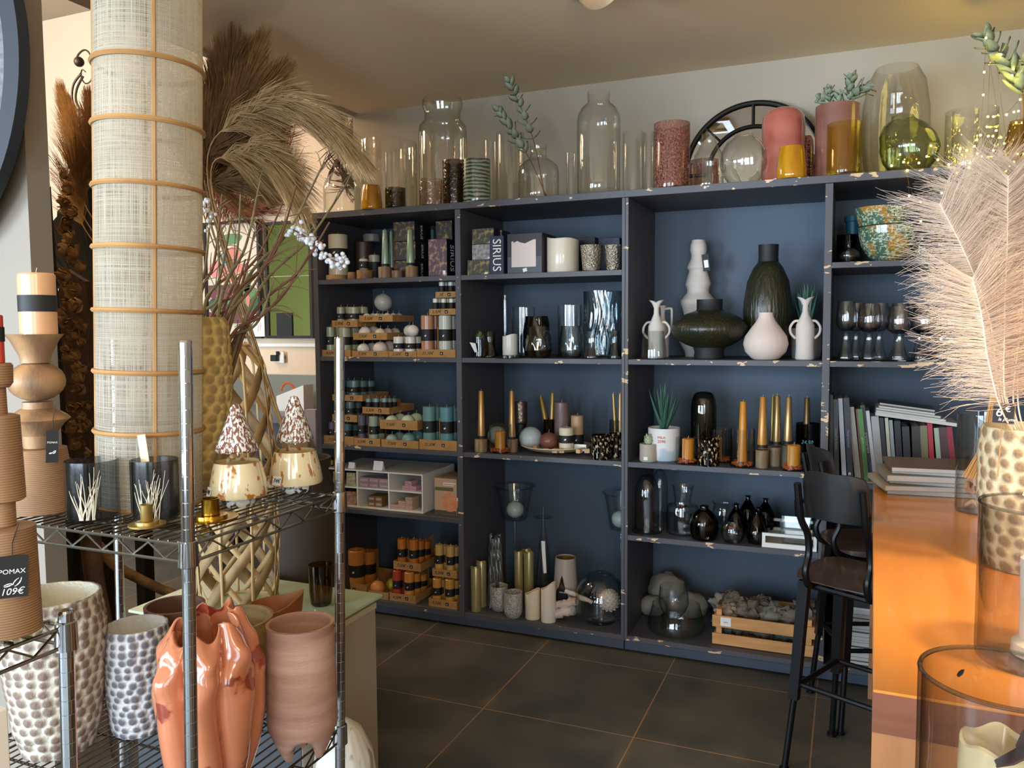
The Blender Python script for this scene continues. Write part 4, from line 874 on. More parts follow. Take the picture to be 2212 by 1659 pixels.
taper('gold taper candle behind the rightmost orange candle glass', 1692, 1712, 857, 'C', .12, '#a8885e', 960, (1688, 1716, 962), '#8d8577', .6, metal=.6)
o = vessel('dark_jar', 'dark glass jar with pale blue handwriting at right of third bay', 'jar', 1718, 1768, 914, 'C', .25, 'cyl', GLASS('very_dark_glass', '#22282c', '#090b0c', refl=1.4))
text('24,50', .022, M('pen_blue', '#6fb9c4', .6), o, (0, -.052, .1), shear=.3, name='price')
taper('olive taper candle standing in the dark jar', 1732, 1750, 859, 'C', .25, '#6f5a36', 985, metal=.4)
chipglass('clear glass cylinder with orange candle next to bar stool', 1687, 1735, 959, 'C', .045, 'orange candle in the rightmost glass of third shelf', 1700, 1729, 961, '#e0921a')
# fourth shelf: glass
def cloche(label, x0, x1, yt, S, d, base=True):
    P, r, h = frame_of(x0, x1, yt, S, d); t = thing('glass_cloche', label, 'cloche', P)
    z0 = .013 if base else 0
    R = r*.8 if base else r
    MB().lathe([(R, z0), (R, h*.55), (R*.96, h*.72), (R*.78, h*.88), (R*.45, h*.975), (0, h), (0, h-.002), (R*.44, h*.97), (R*.76, h*.875), (R*.94, h*.72), (R*.98, h*.55), (R*.98, z0)], 48).build('dome', g_gob, t)
    if base: MB().lathe([(0, 0), (r*.97, 0), (r, .004), (r*.98, .0125), (r*.85, .0125), (0, .0125)], 48).build('base_disc', GLASS('thick_plate', '', ''), t)
    return t
GLASS('thick_plate', '#c9d3d6', '#5f7278')
cloche('tall clear glass bell on a round glass base, fourth shelf', 1364, 1431, 1024, 'D', .1)
cloche('tall clear glass bell behind the one with a base', 1407, 1443, 1013, 'D', .3, False)
P, r, h = frame_of(1439, 1510, 1049, 'D', .14)
t = thing('bell_jar', 'clear glass jar with an open collar beside the glass bell', 'jar', P)
MB().lathe(gprof([(r*.92, 0), (r, .006), (r, h*.5), (r*.93, h*.59), (r*.55, h*.62), (r*.5, h*.68), (r*.62, h*.96), (r*.66, h)], .002), 40).build('jar_glass', g_gob, t)
MB().cyl(.004, h*.1, h*.92, 10).build('glass_rod', g_tube, t); MB().cyl(r*.25, h*.56, h*.59, 20).build('stopper', m_blk, t)
text('24,50', .016, M('pen_red', '#b05a58', .6), t, (-.005, -r*.6, h*.61), shear=.3, name='price')
o = vessel('brown_bottle', 'round brown glass bottle with a narrow neck and white price', 'bottle', 1489, 1552, 1092, 'D', .06, [(.6, 0), (.8, .02), (.92, .12), (1, .35), (.97, .55), (.75, .76), (.4, .88), (.3, .92), (.3, 1)], GLASS('brown_bottle_glass', '#4a3418', '#150f07', refl=1.6), t=.003)
text('15,00', .014, m_wht, o, (.012, -.052, .018), shear=.3, name='price')
vessel('glass_jar', 'clear glass jar with wide rim behind the small round glass', 'jar', 1537, 1591, 1083, 'D', .3, [(.8, 0), (.95, .04), (1, .5), (.9, .75), (.82, .85), (1, 1)], g_gob)
o = vessel('round_glass', 'small round clear glass vase in front', 'vase', 1557, 1608, 1125, 'D', .05, [(.5, 0), (.7, .04), (.95, .25), (1, .48), (.92, .75), (.68, .95), (.66, 1)], g_cy); text('20,00', .013, M('pen_red', '#b05a58', .6), o, (0, -.035, .072), shear=.3, name='price')
gs = GLASS('smoke_bottle_glass', '#57524a', '#181815', refl=1.5)
gb = GLASS('black_bottle_glass', '#2a2c2c', '#0c0d0d', refl=1.3)
B8 = [(.6, 0), (.85, .03), (1, .2), (.98, .35), (.75, .6), (.4, .8), (.22, .88), (.2, .97), (.34, 1)]
vessel('smoke_bottle', 'drop-shaped smoked glass bottle left of the white tray', 'bottle', 1613, 1655, 1103, 'D', .07, B8, gs)
for x0, x1, yt, d, lab in ((1568, 1612, 1088, .2, 'dark drop-shaped bottle, leftmost of the four behind'), (1592, 1638, 1071, .32, 'dark drop-shaped bottle, tallest of the four behind'), (1617, 1659, 1096, .2, 'dark drop-shaped bottle directly behind the smoked one'), (1630, 1676, 1077, .33, 'dark drop-shaped bottle, rightmost of the four behind')):
    vessel('smoke_bottle', lab, 'bottle', x0, x1, yt, 'D', d, B8, gb)
P = spot(1704, FR+.02, Z['D']); w = pxlen(112, P)
t = thing('serving_tray', 'white rectangular open-sided tray carrying a square glass', 'tray', P); b = MB(); D_ = .3; hh = .062
for y in (0, D_-.012):
    b = MB(); b.box(-w/2, w/2, y, y+.012, 0, .02); b.box(-w/2, w/2, y, y+.012, hh-.012, hh); b.box(-w/2, -w/2+.014, y, y+.012, .02, hh-.012); b.box(w/2-.014, w/2, y, y+.012, .02, hh-.012)
    b.build('handle_frame', m_white, t, smooth=False)
MB().box(-w/2, w/2, .012, D_-.012, 0, .008).build('tray_bottom', m_white, t, smooth=False)
for x in (-w/2, w/2-.01): MB().box(x, x+.01, .012, D_-.012, .0085, .02).build('side_rail', m_white, t, smooth=False)
Pc = spot(1718, FR+.09, Z['D']+.0085); s = pxlen(62, Pc)/2; b = MB()
t = thing('square_glass', 'square clear glass container standing in the white tray', 'glass', Pc)
vs = []; hz = .105
for z, q in ((0, s*.82), (hz, s), (hz, s-.004), (.008, s*.82-.004)): vs += [(-q, -q, z), (q, -q, z), (q, q, z), (-q, q, z)]
fs = [(3, 2, 1, 0), (12, 13, 14, 15)]+[(4*k+i, 4*k+(i+1) % 4, 4*k+4+(i+1) % 4, 4*k+4+i) for k in range(3) for i in range(4)]
b.add(vs, fs).build('glass_box', g_gob, t, smooth=False)
vessel('black_bowl', 'black bowl at the back behind the white tray', 'bowl', 1715, 1765, 1082, 'D', .38, 'bowl', m_blk)
for k in range(3):
    P = spot(1757, FR+.06+.05*k, Z['D']); o = MB().tube([(0, .07*math.cos(a*PI/12), .072+.07*math.sin(a*PI/12)) for a in range(24)], .003, 6, True).build('glass_ring', g_smoke, loc=P)
    tag(o, 'thin glass ring standing behind the bar stool, %s' % ('nearest', 'middle', 'farthest')[k], 'ring', 'glass rings')
# bottom of bay 3
P, r, h = frame_of(1397, 1523, 1304, 'E', .16)
t = thing('hurricane_bowl', 'wide clear glass bowl narrowing to the top with white price', 'bowl', P)
MB().lathe(gprof([(r*.8, 0), (r*.95, .008), (r, .03), (r*.97, .05), (r*.83, h*.97), (r*.83, h)], .003), 56, fn=None).build('bowl_glass', g_gob, t)
text('31€', .024, m_wht, t, (.012, -r*.93, h*.45), shear=.2, name='price')
vessel('footed_glass', 'stemmed clear glass standing inside the wide glass bowl', 'glass', 1421, 1488, 1266, Z['E']+.006, .17, [(.4, 0), (.42, .02), (.08, .06), (.07, .2), (.5, .27), (.85, .45), (1, .6), (.96, .8), (.9, 1)], g_gob)
m_stone = M('grey_stone', '#8b8678', .8, col2='#6b675c', ns=10, bump=.4, bs=30)
def rock(label, P, s, seed, mat, sq=(1, 1, .7), rough=.35, name='stone', grp=None, freq=2.2):
    b = MB(); n = 20; off = Vector((seed*3.7, seed*1.3, 0))
    b.ball(1, (0, 0, 0), 28); vs = []
    for v in b.v:
        v = Vector(v); d = 1+rough*(noise.noise(v*freq+off)+.5*noise.noise(v*freq*2.3+off)+.3*noise.noise(v*freq*5+off)); vs.append((v.x*d*s*sq[0], v.y*d*s*sq[1], v.z*d*s*sq[2]))
    b.v = vs; mz = min(v[2] for v in vs); b.v = [(x, y, z-mz) for x, y, z in vs]
    return tag(b.build(name, mat, loc=P, ang=60), label, 'stone', grp)
rock('flat grey stone behind the wide glass bowl, left one', spot(1410, FR+.3, Z['E']), .07, 1, m_stone, (1, .6, .75), .12)
rock('olive grey stone behind the wide glass bowl, tallest one', spot(1442, FR+.38, Z['E']), .1, 2, m_stone, (1, .6, 1), .12)
rock('grey stone behind the wide glass bowl, right one', spot(1492, FR+.34, Z['E']), .085, 3, m_stone, (1, .6, .75), .12)
# crate
m_pine = M('pine_slats', '#dca569', .65, col2='#c98f52', ns=5, stretch=(1, 8, 8))
Y0 = FR+.05; A = spot(1541, Y0, Z['E']); B = spot(1758, Y0, Z['E']); w = B.x-A.x; D_ = .3; hh = zat(1600, 1330, Y0)-Z['E']
t = thing('wooden_crate', 'pale pine slatted crate filled with rough stones', 'crate', ((A.x+B.x)/2, Y0, Z['E']))
s1, s2, s3, s4 = hh*.02, hh*.36, hh*.56, hh*.92
for y in (0, D_-.008):
    for a, c in ((s1, s2), (s3, s4)): MB().box(-w/2-.006, w/2+.006, y, y+.008, a, c, bev=.001).build('slat', m_pine, t, smooth=False)
for x in (-w/2, w/2-.008):
    for a, c in ((s1, s2), (s3, s4)): MB().box(x, x+.008, .009, D_-.009, a, c, bev=.001).build('slat', m_pine, t, smooth=False)
for x in (-w/2+.01, w/2-.034):
    for y in (.0095, D_-.034): MB().box(x, x+.024, y, y+.024, 0, hh*1.1, bev=.001).build('corner_post', m_pine, t, smooth=False)
MB().box(-w/2+.009, w/2-.009, .034, D_-.034, .004, .01).build('crate_bottom', m_pine, t, smooth=False)
MB().box(-w/2+.03, -w/2+.075, -.0012, -.0002, s3+.008, s4-.006).build('price_label', m_wht, t, smooth=False); text('Agaat', .009, M('pen_red', '#b05a58', .6), t, (-w/2+.053, -.0015, (s3+s4)/2), name='handwriting')
m_ox = M('rough_geode', '#7d7062', .85, col2='#5a4d42', ns=18, bump=1., bs=45)
m_gr = M('green_geode', '#5f6f64', .8, col2='#46534c', ns=12, bump=.6, bs=40)
rocks = [(1570, .1, .03, .062, m_gr, 'green-grey rough stone low at the left inside the crate'), (1598, .12, .03, .06, m_ox, 'brown stone low in the middle-left of the crate'), (1650, .12, .03, .062, m_ox, 'brown stone low in the middle of the crate'), (1700, .12, .03, .064, m_gr, 'greenish stone low at the right of the crate'), (1735, .13, .03, .05, m_ox, 'brown stone low at far right of the crate'),
 (1580, .17, .1, .06, m_ox, 'knobbly brown stone at top left of the crate'), (1612, .12, .105, .058, m_ox, 'rounded crumbly stone on top, left of centre in crate'), (1570, .09, .1, .045, M('pale_stone', '#a18d78', .8, bump=.3), 'smooth pale stone leaning on the crate front'), (1640, .2, .1, .055, m_ox, 'brown stone at the back centre of the crate'), (1672, .12, .1, .06, m_stone, 'grey stone on top, right of centre in crate'), (1705, .1, .1, .055, m_ox, 'crumbly flower-like stone on top at the crate right'), (1735, .16, .1, .058, m_stone, 'long grey stone at top right of the crate'), (1560, .22, .1, .05, m_stone, 'small rough stone at back left of the crate')]
for k, (x, d, z, s, mm, lab) in enumerate(rocks): rock(lab, spot(x, Y0+d, Z['E']+z-.019), s, k+5, mm, (1, .8, .75), .6, grp='rough stones in the crate', freq=1.9)
# ================================================================== bay 4
m_mur = M('speckled_green_glass', '#4f6f5c', .12, col2='#b5842a', ns=13, thr=(.5, .6), coat=.6)
nt = m_mur.node_tree; b_ = nt.nodes['Principled BSDF']; mx2 = nt.nodes.new('ShaderNodeMix'); mx2.data_type = 'RGBA'; n2 = nt.nodes.new('ShaderNodeTexNoise'); n2.inputs['Scale'].default_value = 17; n2.inputs['Distortion'].default_value = .6
rr_ = nt.nodes.new('ShaderNodeMapRange'); rr_.inputs['From Min'].default_value = .52; rr_.inputs['From Max'].default_value = .58; nt.links.new(n2.outputs['Fac'], rr_.inputs['Value']); nt.links.new(rr_.outputs['Result'], mx2.inputs['Factor'])
nt.links.new(b_.inputs['Base Color'].links[0].from_socket, mx2.inputs['A']); mx2.inputs['B'].default_value = lin('#c2d0b0'); nt.links.new(mx2.outputs['Result'], b_.inputs['Base Color'])
vessel('glass_bowl', 'speckled green and amber glass bowl, lower of the two stacked', 'bowl', 1855, 1975, 490, 'A', .09, 'bowl', m_mur, t=.005, seg=48)
for o_ in [x for x in bpy.data.objects if x.name == 'glass_bowl']:
    rr0 = max(v.co.x for v in o_.data.vertices); zz0 = max(v.co.z for v in o_.data.vertices)
    MB().tube([((rr0-.001)*math.cos(2*PI*k/48), (rr0-.001)*math.sin(2*PI*k/48), zz0) for k in range(48)], .0032, 6, True).build('bowl_rim', M('dark_teal_rim', '#2f4a40', .15, coat=.6), o_)
vessel('glass_bowl', 'speckled green and amber glass bowl resting in the lower one', 'bowl', 1846, 1958, 450, 'A', .09, [(.3, 0), (.5, .1), (.72, .35), (.84, .6), (.95, .85), (1, 1)], m_mur, t=.005, seg=48, yb=528)
vessel('dark_box_vase', 'dark smoked glass cube vase behind the squat bottle', 'vase', 1807, 1854, 508, 'A', .24, 'cyl', GLASS('very_dark_glass', '#22282c', '#090b0c'))
vessel('teal_pot', 'teal plastic pot standing on the dark glass vase', 'pot', 1824, 1860, 468, 'A', .24, [(.72, 0), (.84, .7), (1, .72), (1, 1)], M('teal_pot', '#12566a', .5), yb=507)
vessel('squat_bottle', 'squat clear glass bottle left of the speckled bowls', 'bottle', 1808, 1856, 520, 'A', .04, 'squat', g_smoke)
vessel('glass_tumbler', 'green ribbed tumbler right of the speckled bowls', 'glass', 1974, 2003, 512, 'A', .08, 'cyl', GLASS('green_tumbler', '#6f8f7c', '#2c4438', refl=1.6), fn=ribs(9, .03))
vessel('amber_vase', 'brownish glass vase behind the feathers on top shelf of fourth bay', 'vase', 2010, 2060, 480, 'A', .15, 'round', GLASS('brownish_glass', '#a87f66', '#5a4234', refl=1.5))
A = spot(1803, FR+.02, Z['B']); bx0, bx1 = PX[3][1]+.01, .6
o = MB().box(bx0, bx1, FR+.015, FR+.33, Z['B'], Z['B']+.007, bev=.001).build('glass_board', GLASS('green_board', '#5f786e', '#2f4a40', refl=1.3), smooth=False); tag(o, 'greenish glass board under the wine glasses', 'board')
g_wine = GLASS('wine_glass', '#eef0f2', '#6f7a84', refl=2.)
g_winer = GLASS('wine_glass_rosy', '#e6dcd6', '#6f6466', refl=2.)
def wine(label, x0, x1, yt, d, m):
    P, r, h = frame_of(x0, x1, yt, Z['B']+.0075, d); t = thing('wine_glass', label, 'wine glass', P, 0, 'wine glasses with thick stems')
    MB().lathe([(0, h*.47), (r*.5, h*.49), (r*.9, h*.56), (r, h*.66), (r*.96, h*.8), (r*.82, h), (r*.8, h), (r*.94, h*.8), (r*.975, h*.66), (r*.88, h*.57), (r*.48, h*.505), (0, h*.49)], 36).build('bowl', m, t)
    MB().lathe([(0, .001), (r*.78, 0), (r*.8, .004), (r*.6, h*.12), (r*.4, h*.3), (r*.3, h*.42), (r*.42, h*.468), (0, h*.468)], 28, fn=lambda a, tt, rr, zz: (rr*(1+.06*math.sin(8*a)), zz)).build('stem', m, t); return t
gl = [(1805, 1848, 651, .07, 'leftmost'), (1851, 1901, 656, .08, 'second from left'), (1913, 1967, 662, .03, 'third from left, in front'), (1968, 2024, 662, .03, 'fourth from left, beside the feathers'), (2028, 2078, 664, .05, 'fifth, seen through the feathers')]
for k, (a, c, y, d, lab) in enumerate(gl): wine('thick-stemmed wine glass in the front row, '+lab, a, c, y, d, g_winer if k in (1, 2, 3) else g_wine)
for k, (a, c, y, d) in enumerate(((1828, 1868, 655, .2), (1877, 1918, 655, .2), (1922, 1962, 655, .2), (1965, 2006, 656, .2), (2012, 2052, 657, .2))):
    wine('thick-stemmed wine glass in the back row, number %s from left' % ('one', 'two', 'three', 'four', 'five')[k], a, c, y, d, g_wine)
# books
def book(label, xt0, xt1, yt, xb0, xb1, col, d=.05, dep=.2, S='C4', lett=None, lcol='#c9c4b4', pages=False, size=.012, grp='books standing on the shelf'):
    Y = FR+d; zb = Z[S]; A = spot(xb0, Y, zb); B = spot(xb1, Y, zb); ztop = zat((xt0+xt1)/2, yt, Y); C_ = spot(xt0, Y, ztop)
    w = (B.x-A.x)*.97; dx = C_.x-A.x; h = ztop-zb; ang = math.atan2(dx, h); wd = w*math.cos(ang)
    t = thing('book', label, 'book', (A.x if ang <= 0 else A.x, Y, zb+(wd*math.sin(-ang) if ang < 0 else 0)), 0, grp)
    t.rotation_euler = (0, ang, 0); hh = h/math.cos(ang)-abs(wd*math.sin(ang)); cm = M('cover_'+col[1:], col, .5)
    b = MB(); b.box(0, .0025, 0, dep, 0, hh); b.box(wd-.0025, wd, 0, dep, 0, hh)
    if not pages: b.box(.0025, wd-.0025, 0, .0025, 0, hh)
    b.build('cover', cm, t, smooth=False)
    MB().box(.0026, wd-.0026, .003 if not pages else .0004, dep-.004, .003, hh-.004).build('pages', M('pages', '#cfcac0', .8), t, smooth=False)
    if lett: text(lett, size, M('let_'+lcol[1:], lcol, .6), t, (wd/2, -.0006, hh*.5), (PI/2, PI/2, 0), sx=1.1)
    return t
bk = [(1791, 1799, 853, 1791.5, 1800, '#1a1a1b', 'black book at the far left against the bookcase post', None, '#c9c4b4', .012),
 (1799.5, 1809, 863, 1802, 1813, '#25262a', 'black cloth book with script title, second from left', 'Cement & Secrets', '#8f8c84', .011),
 (1810, 1820, 861, 1819, 1829, '#a9adb4', 'pale grey tall book, third from left', None, '#c9c4b4', .012),
 (1821.5, 1831, 860, 1831, 1844, '#20212d', 'navy book with small swan emblem at its foot', 'Hotel interiors', '#8d87a8', .011),
 (1831, 1847, 880, 1847, 1861, '#8a857b', 'warm grey thick book beside the navy one', 'contemporary', '#b9b2a4', .01),
 (1848, 1854, 884, 1861.5, 1866, '#7a4a3a', 'thin red-brown book before the green one', None, '#c9c4b4', .01),
 (1852, 1858, 884, 1867, 1878, '#4a7a3c', 'green book in the standing row', 'garden rooms', '#a9c99a', .01),
 (1858, 1869, 876, 1879, 1889, '#2b2f38', 'charcoal book with a two-colour spine title', 'transparent', '#a9adb4', .017)]
for i, (a, c, y, e, g_, col, lab, le, lc, sz) in enumerate(bk):
    o = book(lab, a, c, y, e, g_, col, .05+.012*(i % 3), lett=le, lcol=lc, size=sz)
    if i == 7: text('plastic art', .015, M('let_purple', '#7a4fa8', .6), o, (.012, -.0006, .05), (PI/2, PI/2, 0))
    if i == 3: MB().leaf(tr(.009, -.0006, .02) @ rt(PI/2, 'X'), .012, .004, 0).build('swan_emblem', m_wht, o)
bk2 = [(1870, 1877, 888, 1887, 1895, '#b9bcc0', 'white slim book right of the charcoal one'), (1881, 1898, 900, 1894, 1911, '#9fa1a1', 'thick pale grey book under the leaning magazines'), (1899, 1910, 903, 1911.5, 1921, '#24272b', 'black book right of the thick pale grey one'), (1911, 1919, 903, 1921.5, 1929, '#bcb9a6', 'cream narrow book in the row above the counter'), (1920, 1929, 908, 1930, 1938, '#8d9a9c', 'grey-green narrow book in the row above the counter'),
 (1931, 1946, 910, 1939, 1953, '#1e222b', 'dark book with a bright photo on its spine'), (1948, 1964, 922, 1955, 1971, '#2e3238', 'charcoal short book in the row'), (1969, 1986, 921, 1973, 1992, '#33302c', 'brown-black short book in the row'), (1987, 2001, 920, 1993, 2009, '#7b7656', 'olive patterned book in the row'), (2003, 2013, 915, 2011, 2022, '#b02a3c', 'bright red book in the row above the counter'), (2017, 2025, 925, 2028, 2039, '#9fb09a', 'pale green leaning book beside the red one'), (2027, 2043, 924, 2038, 2056, '#4b2f33', 'dark floral book leaning right'), (2044, 2058, 923, 2057, 2070, '#8c2030', 'crimson book at the right end of the row')]
for i, (a, c, y, e, g_, col, lab) in enumerate(bk2): book(lab, a, c, y, e, g_, col, .05, S='C4')
def flat(label, name, P, w, dep, th, col, rz=0, tilt=0, grp=None, pages=True, hard=True):
    t = thing(name, label, 'book' if hard else 'magazine', P, rz, grp); t.rotation_euler = (0, tilt, rz); c = M('cover_'+col[1:], col, .4); k = .0018 if hard else .0005
    b = MB(); b.box(-w/2, w/2, 0, dep, 0, k); b.box(-w/2, w/2, 0, dep, th-k, th); b.box(-w/2, -w/2+k, 0, dep, k, th-k); b.build('cover', c, t, smooth=False)
    MB().box(-w/2+k+.0002, w/2-.002, .002, dep-.002, k+.0001, th-k-.0001).build('pages', M('pages', '#cfcac0', .8), t, smooth=False); return t
# leaning horizontal pile on the standing books
Yp = FR+.045; A = Vector((spot(1890, Yp, 1.07).x, Yp, zat(1890, 897, Yp))); B = Vector((spot(2068, Yp, 1.07).x, Yp, zat(2068, 922, Yp)))
tl = math.atan2(A.z-B.z, B.x-A.x); u_ = Vector((math.cos(tl), 0, -math.sin(tl))); n_ = Vector((math.sin(tl), 0, math.cos(tl))); L_ = (B-A).length
flat('long white book lying aslant on top of the standing books', 'book', A+u_*L_/2, L_, .2, .013, '#cfd6d6', 0, tl, 'slanting pile on the standing books')
for k, (o_, ln, dd, lab, cc) in enumerate(((.0, .86, .0, 'white magazine lying second in the slanting pile', '#b9c0c4'), (.0, .8, .02, 'white magazine lying third in the slanting pile', '#aeb6ba'), (.03, .7, .03, 'white magazine lying fourth in the slanting pile', '#c4cacc'), (.04, .7, .08, 'dark grey magazine on top of the slanting pile', '#4a535c'))):
    flat(lab, 'magazine', A+u_*(L_*(o_+ln/2))+n_*(.0135+.0085*k)+Vector((0, dd, 0)), L_*ln, .2, .008, cc, 0, tl, 'slanting pile on the standing books', hard=False)
# magazines low down behind the stools
zz = Z['E']
for k in range(16):
    th = .013+.002*(k % 3); flat('magazine in the tall pile low behind the bar stools, level %s from the bottom' % ('one two three four five six seven eight nine ten eleven twelve thirteen fourteen fifteen sixteen'.split()[k]), 'magazine', (.14+.004*((k*7) % 5), FR+.05+.004*((k*3) % 4), zz), .36, .24, th, ('#5a6570', '#7f8a92', '#39444f', '#9aa4a8')[k % 4], .02*((k*5) % 3-1), 0, 'magazine pile on the bottom shelf', hard=False); zz += th+.0003
for k, (x, z_, cc) in enumerate(((1836, .47, '#a98f80'), (1862, .47, '#8c5a58'))):
    P = spot(x, FR+.05, z_); o = tag(MB().box(-.04, .04, 0, .03, 0, .11, bev=.001).build('picture_box', M('pic_box_%d' % k, cc, .5, col2='#cdbcae', ns=40), loc=P, smooth=False), 'small picture box below the book shelf, %s one' % ('left', 'right')[k], 'box')
bxat('cream_block', 'cream wrapped block at the edge of the book shelf beside the counter', 'block', 1869, 1886, 1042, 1060, .0-.0+.012, .06, wax('#c9b79c', .6), 'C4')
# ================================================================== on top of the bookcase
g_t = GLASS('recycled_clear_glass', '#fbfcf8', '#ccd0c4', refl=1.8, bump=.12, bs=18)
g_t2 = GLASS('thin_clear_glass', '#fcfdfb', '#d6d8d0', refl=1.5)
m_mus = M('mustard_glass', '#c98d10', .15, coat=.8, col2='#a86f08', ns=20, stretch=(1, 1, .2))
m_brn = GLASS('brown_crackle_glass', '#5f4a36', '#2b2015', refl=1.6, bump=.4, bs=60)
g_pink = GLASS('pink_frit_glass', '#c08f80', '#8a4f44', refl=1.4, col2='#b57f70', ns=140, thr=(.42, .85))
m_pink = M('pink_glass_opaque', '#a85648', .12, coat=.9, col2='#b8695a', ns=14)
g_yel = GLASS('yellow_glass', '#ead76a', '#bfa51c', refl=1.3)
g_grn = GLASS('olive_green_glass', '#c9d4ae', '#6f8048', refl=1.8)
BT = SH['bottle']
vessel('glass_bottle', 'clear glass bottle vase at the far left on top of the bookcase', 'vase', 699, 778, 352, 'T', .12, [(.95, 0), (1, .03), (1, .5), (.93, .62), (.7, .74), (.42, .82), (.37, .9), (.42, 1)], g_t)
vessel('glass_cylinder', 'very wide clear glass cylinder behind the mustard cup', 'vase', 777, 904, 309, 'T', .28, 'cyl', g_t)
vessel('glass_cylinder', 'narrow clear glass cylinder seen inside the wide one\'s outline', 'vase', 832, 880, 332, 'T', .13, 'cyl', g_t2)
vessel('mustard_cup', 'mustard yellow glass cup beside the clear bottle', 'votive', 779, 827, 401, 'T', .035, 'cup', m_mus)
vessel('brown_cup', 'small dark brown glass cup right of the mustard cup', 'votive', 832, 877, 407, 'T', .035, 'cyl', m_brn)
vessel('glass_jar', 'tall clear glass jar with shoulders and wide neck ring', 'vase', 905, 1012, 213, 'T', .26, [(.95, 0), (1, .03), (1, .68), (.96, .76), (.78, .80), (.74, .82), (.74, .88), (.83, .93), (.83, .97), (.78, 1)], g_t, seg=48)
vessel('glass_cup', 'small pinkish clear glass cup in front of the tall jar', 'votive', 905, 957, 388, 'T', .05, 'cyl', GLASS('rose_clear', '#dfcfc4', '#a58f84', refl=1.8, bump=.4, bs=50))
vessel('brown_glass', 'brown crackled glass cylinder next to the striped green one', 'vase', 956, 1008, 348, 'T', .1, 'cyl', m_brn)
m_str = M('striped_green_glass', '#8c9a80', .15, coat=.7, col2='#3a4034', ns=18, kind='wavez', stretch=(.6, .6, 1), thr=(.4, .6))
vessel('striped_glass', 'green glass cylinder with dark wavy stripes', 'vase', 1000, 1061, 346, 'T', .06, 'cyl', m_str)
vessel('glass_tube', 'slim clear glass tube behind the striped glass', 'vase', 1047, 1074, 304, 'T', .3, 'cyl', g_t2)
vessel('glass_cylinder', 'tall faint clear cylinder behind the bottle with the branch', 'vase', 1072, 1134, 288, 'T', .34, 'cyl', g_t2)
ob = vessel('glass_bottle', 'clear glass bottle holding an artificial leafy branch', 'vase', 1118, 1209, 314, 'T', .1, [(.95, 0), (1, .03), (1, .52), (.93, .62), (.7, .70), (.45, .76), (.38, .84), (.40, .95), (.44, 1)], g_t)
vessel('glass_tube', 'slim clear glass tube left of the tall shouldered jar', 'vase', 1223, 1244, 331, 'T', .22, 'cyl', g_t2)
vessel('glass_jar', 'tall clear shouldered jar in the middle of the bookcase top', 'vase', 1245, 1341, 199, 'T', .1, [(.86, 0), (.96, .02), (1, .06), (1, .72), (.96, .78), (.78, .85), (.54, .89), (.5, .92), (.53, 1)], g_t, seg=48)
vessel('glass_cylinder', 'clear glass cylinder with a clip right of the tall jar', 'vase', 1344, 1390, 286, 'T', .2, 'cyl', g_t2)
vessel('glass_tube', 'bubbly clear glass tube left of the pink cylinder', 'vase', 1389, 1413, 286, 'T', .07, 'cyl', g_t)
vessel('pink_vase', 'dusty pink translucent glass cylinder left of the round iron mirror', 'vase', 1411, 1490, 268, 'T', .08, 'cyl', g_pink, t=.006)
vessel('glass_bottle', 'clear glass bottle in front of the round iron mirror, left one', 'vase', 1496, 1563, 290, 'T', .16, [(.95, 0), (1, .03), (1, .5), (.9, .64), (.6, .8), (.42, .9), (.45, 1)], g_t)
vessel('round_vase', 'round bubbly clear glass vase in front of the iron mirror', 'vase', 1554, 1657, 289, 'T', .08, 'round', g_t, seg=48)
vessel('pink_vase', 'coral pink glass vase with rounded shoulders', 'vase', 1644, 1736, 236, 'T', .23, [(.95, 0), (1, .02), (1, .8), (.95, .9), (.8, .96), (.6, .99), (.5, 1)], m_pink, t=.006)
vessel('mustard_cup', 'mustard yellow glass cup in front of the coral vase', 'votive', 1677, 1742, 318, 'T', .035, 'cup', m_mus)
vessel('pink_vase', 'small pale pink glass behind the mustard cup by the mirror', 'vase', 1727, 1756, 293, 'T', .3, 'bulletc', g_pink)
op = vessel('pink_vase', 'tall brownish pink glass cylinder holding grey-green sprigs', 'vase', 1760, 1852, 230, 'T', .16, 'cyl', M('brown_pink_glass', '#8f6052', .25, coat=.6, col2='#7a5044', ns=8), t=.006)
vessel('yellow_glass', 'yellow glass cylinder in front of the brownish pink one', 'vase', 1786, 1860, 268, 'T', .04, 'cyl', g_yel, t=.005)
og = tag(MB().cyl(.052, 0, .001, 16).build('tmp', m_mus), 'x', 'x'); bpy.data.objects.remove(og)
vessel('barrel_vase', 'very large pale barrel-shaped clear glass vase', 'vase', 1861, 2001, 148, 'T', .38, 'barrel', GLASS('big_faint', '#f6f4ee', '#cfc9ba', refl=1.6), seg=56)
P, r, h = frame_of(1901, 2025, 250, 'T', .09)
pr = SH['round']; q = []
for a, b_ in zip(pr, pr[1:]): q += [(r*(a[0]+(b_[0]-a[0])*k/4), h*(a[1]+(b_[1]-a[1])*k/4)) for k in range(4)]
q.append((r*.37, h)); o = MB().lathe(gprof(q, .003), 56).build('squat_vase', g_grn, loc=P, ang=60)
for v in o.data.vertices: v.co.x -= .25*r*max(0, v.co.z/h-.5)*2
tag(o, 'squat olive green glass vase with off-centre neck, wound with lights', 'vase')
vessel('glass_cylinder', 'wide clear glass cylinder beside the green squat vase', 'vase', 2043, 2148, 240, 'T', .1, 'cyl', g_t, seg=48)
vessel('glass_cylinder', 'narrow clear glass cylinder inside the wide one near the fairy lights', 'vase', 2056, 2108, 240, 'T', .1, 'cyl', g_t2)
vessel('amber_vase', 'tall amber glass vase at the right edge among fairy lights', 'vase', 2165, 2245, 262, 'T', .12, [(1, 0), (.95, .3), (.8, .6), (.62, 1)], GLASS('pale_amber', '#d0ad6a', '#8a6a2a', refl=1.2))
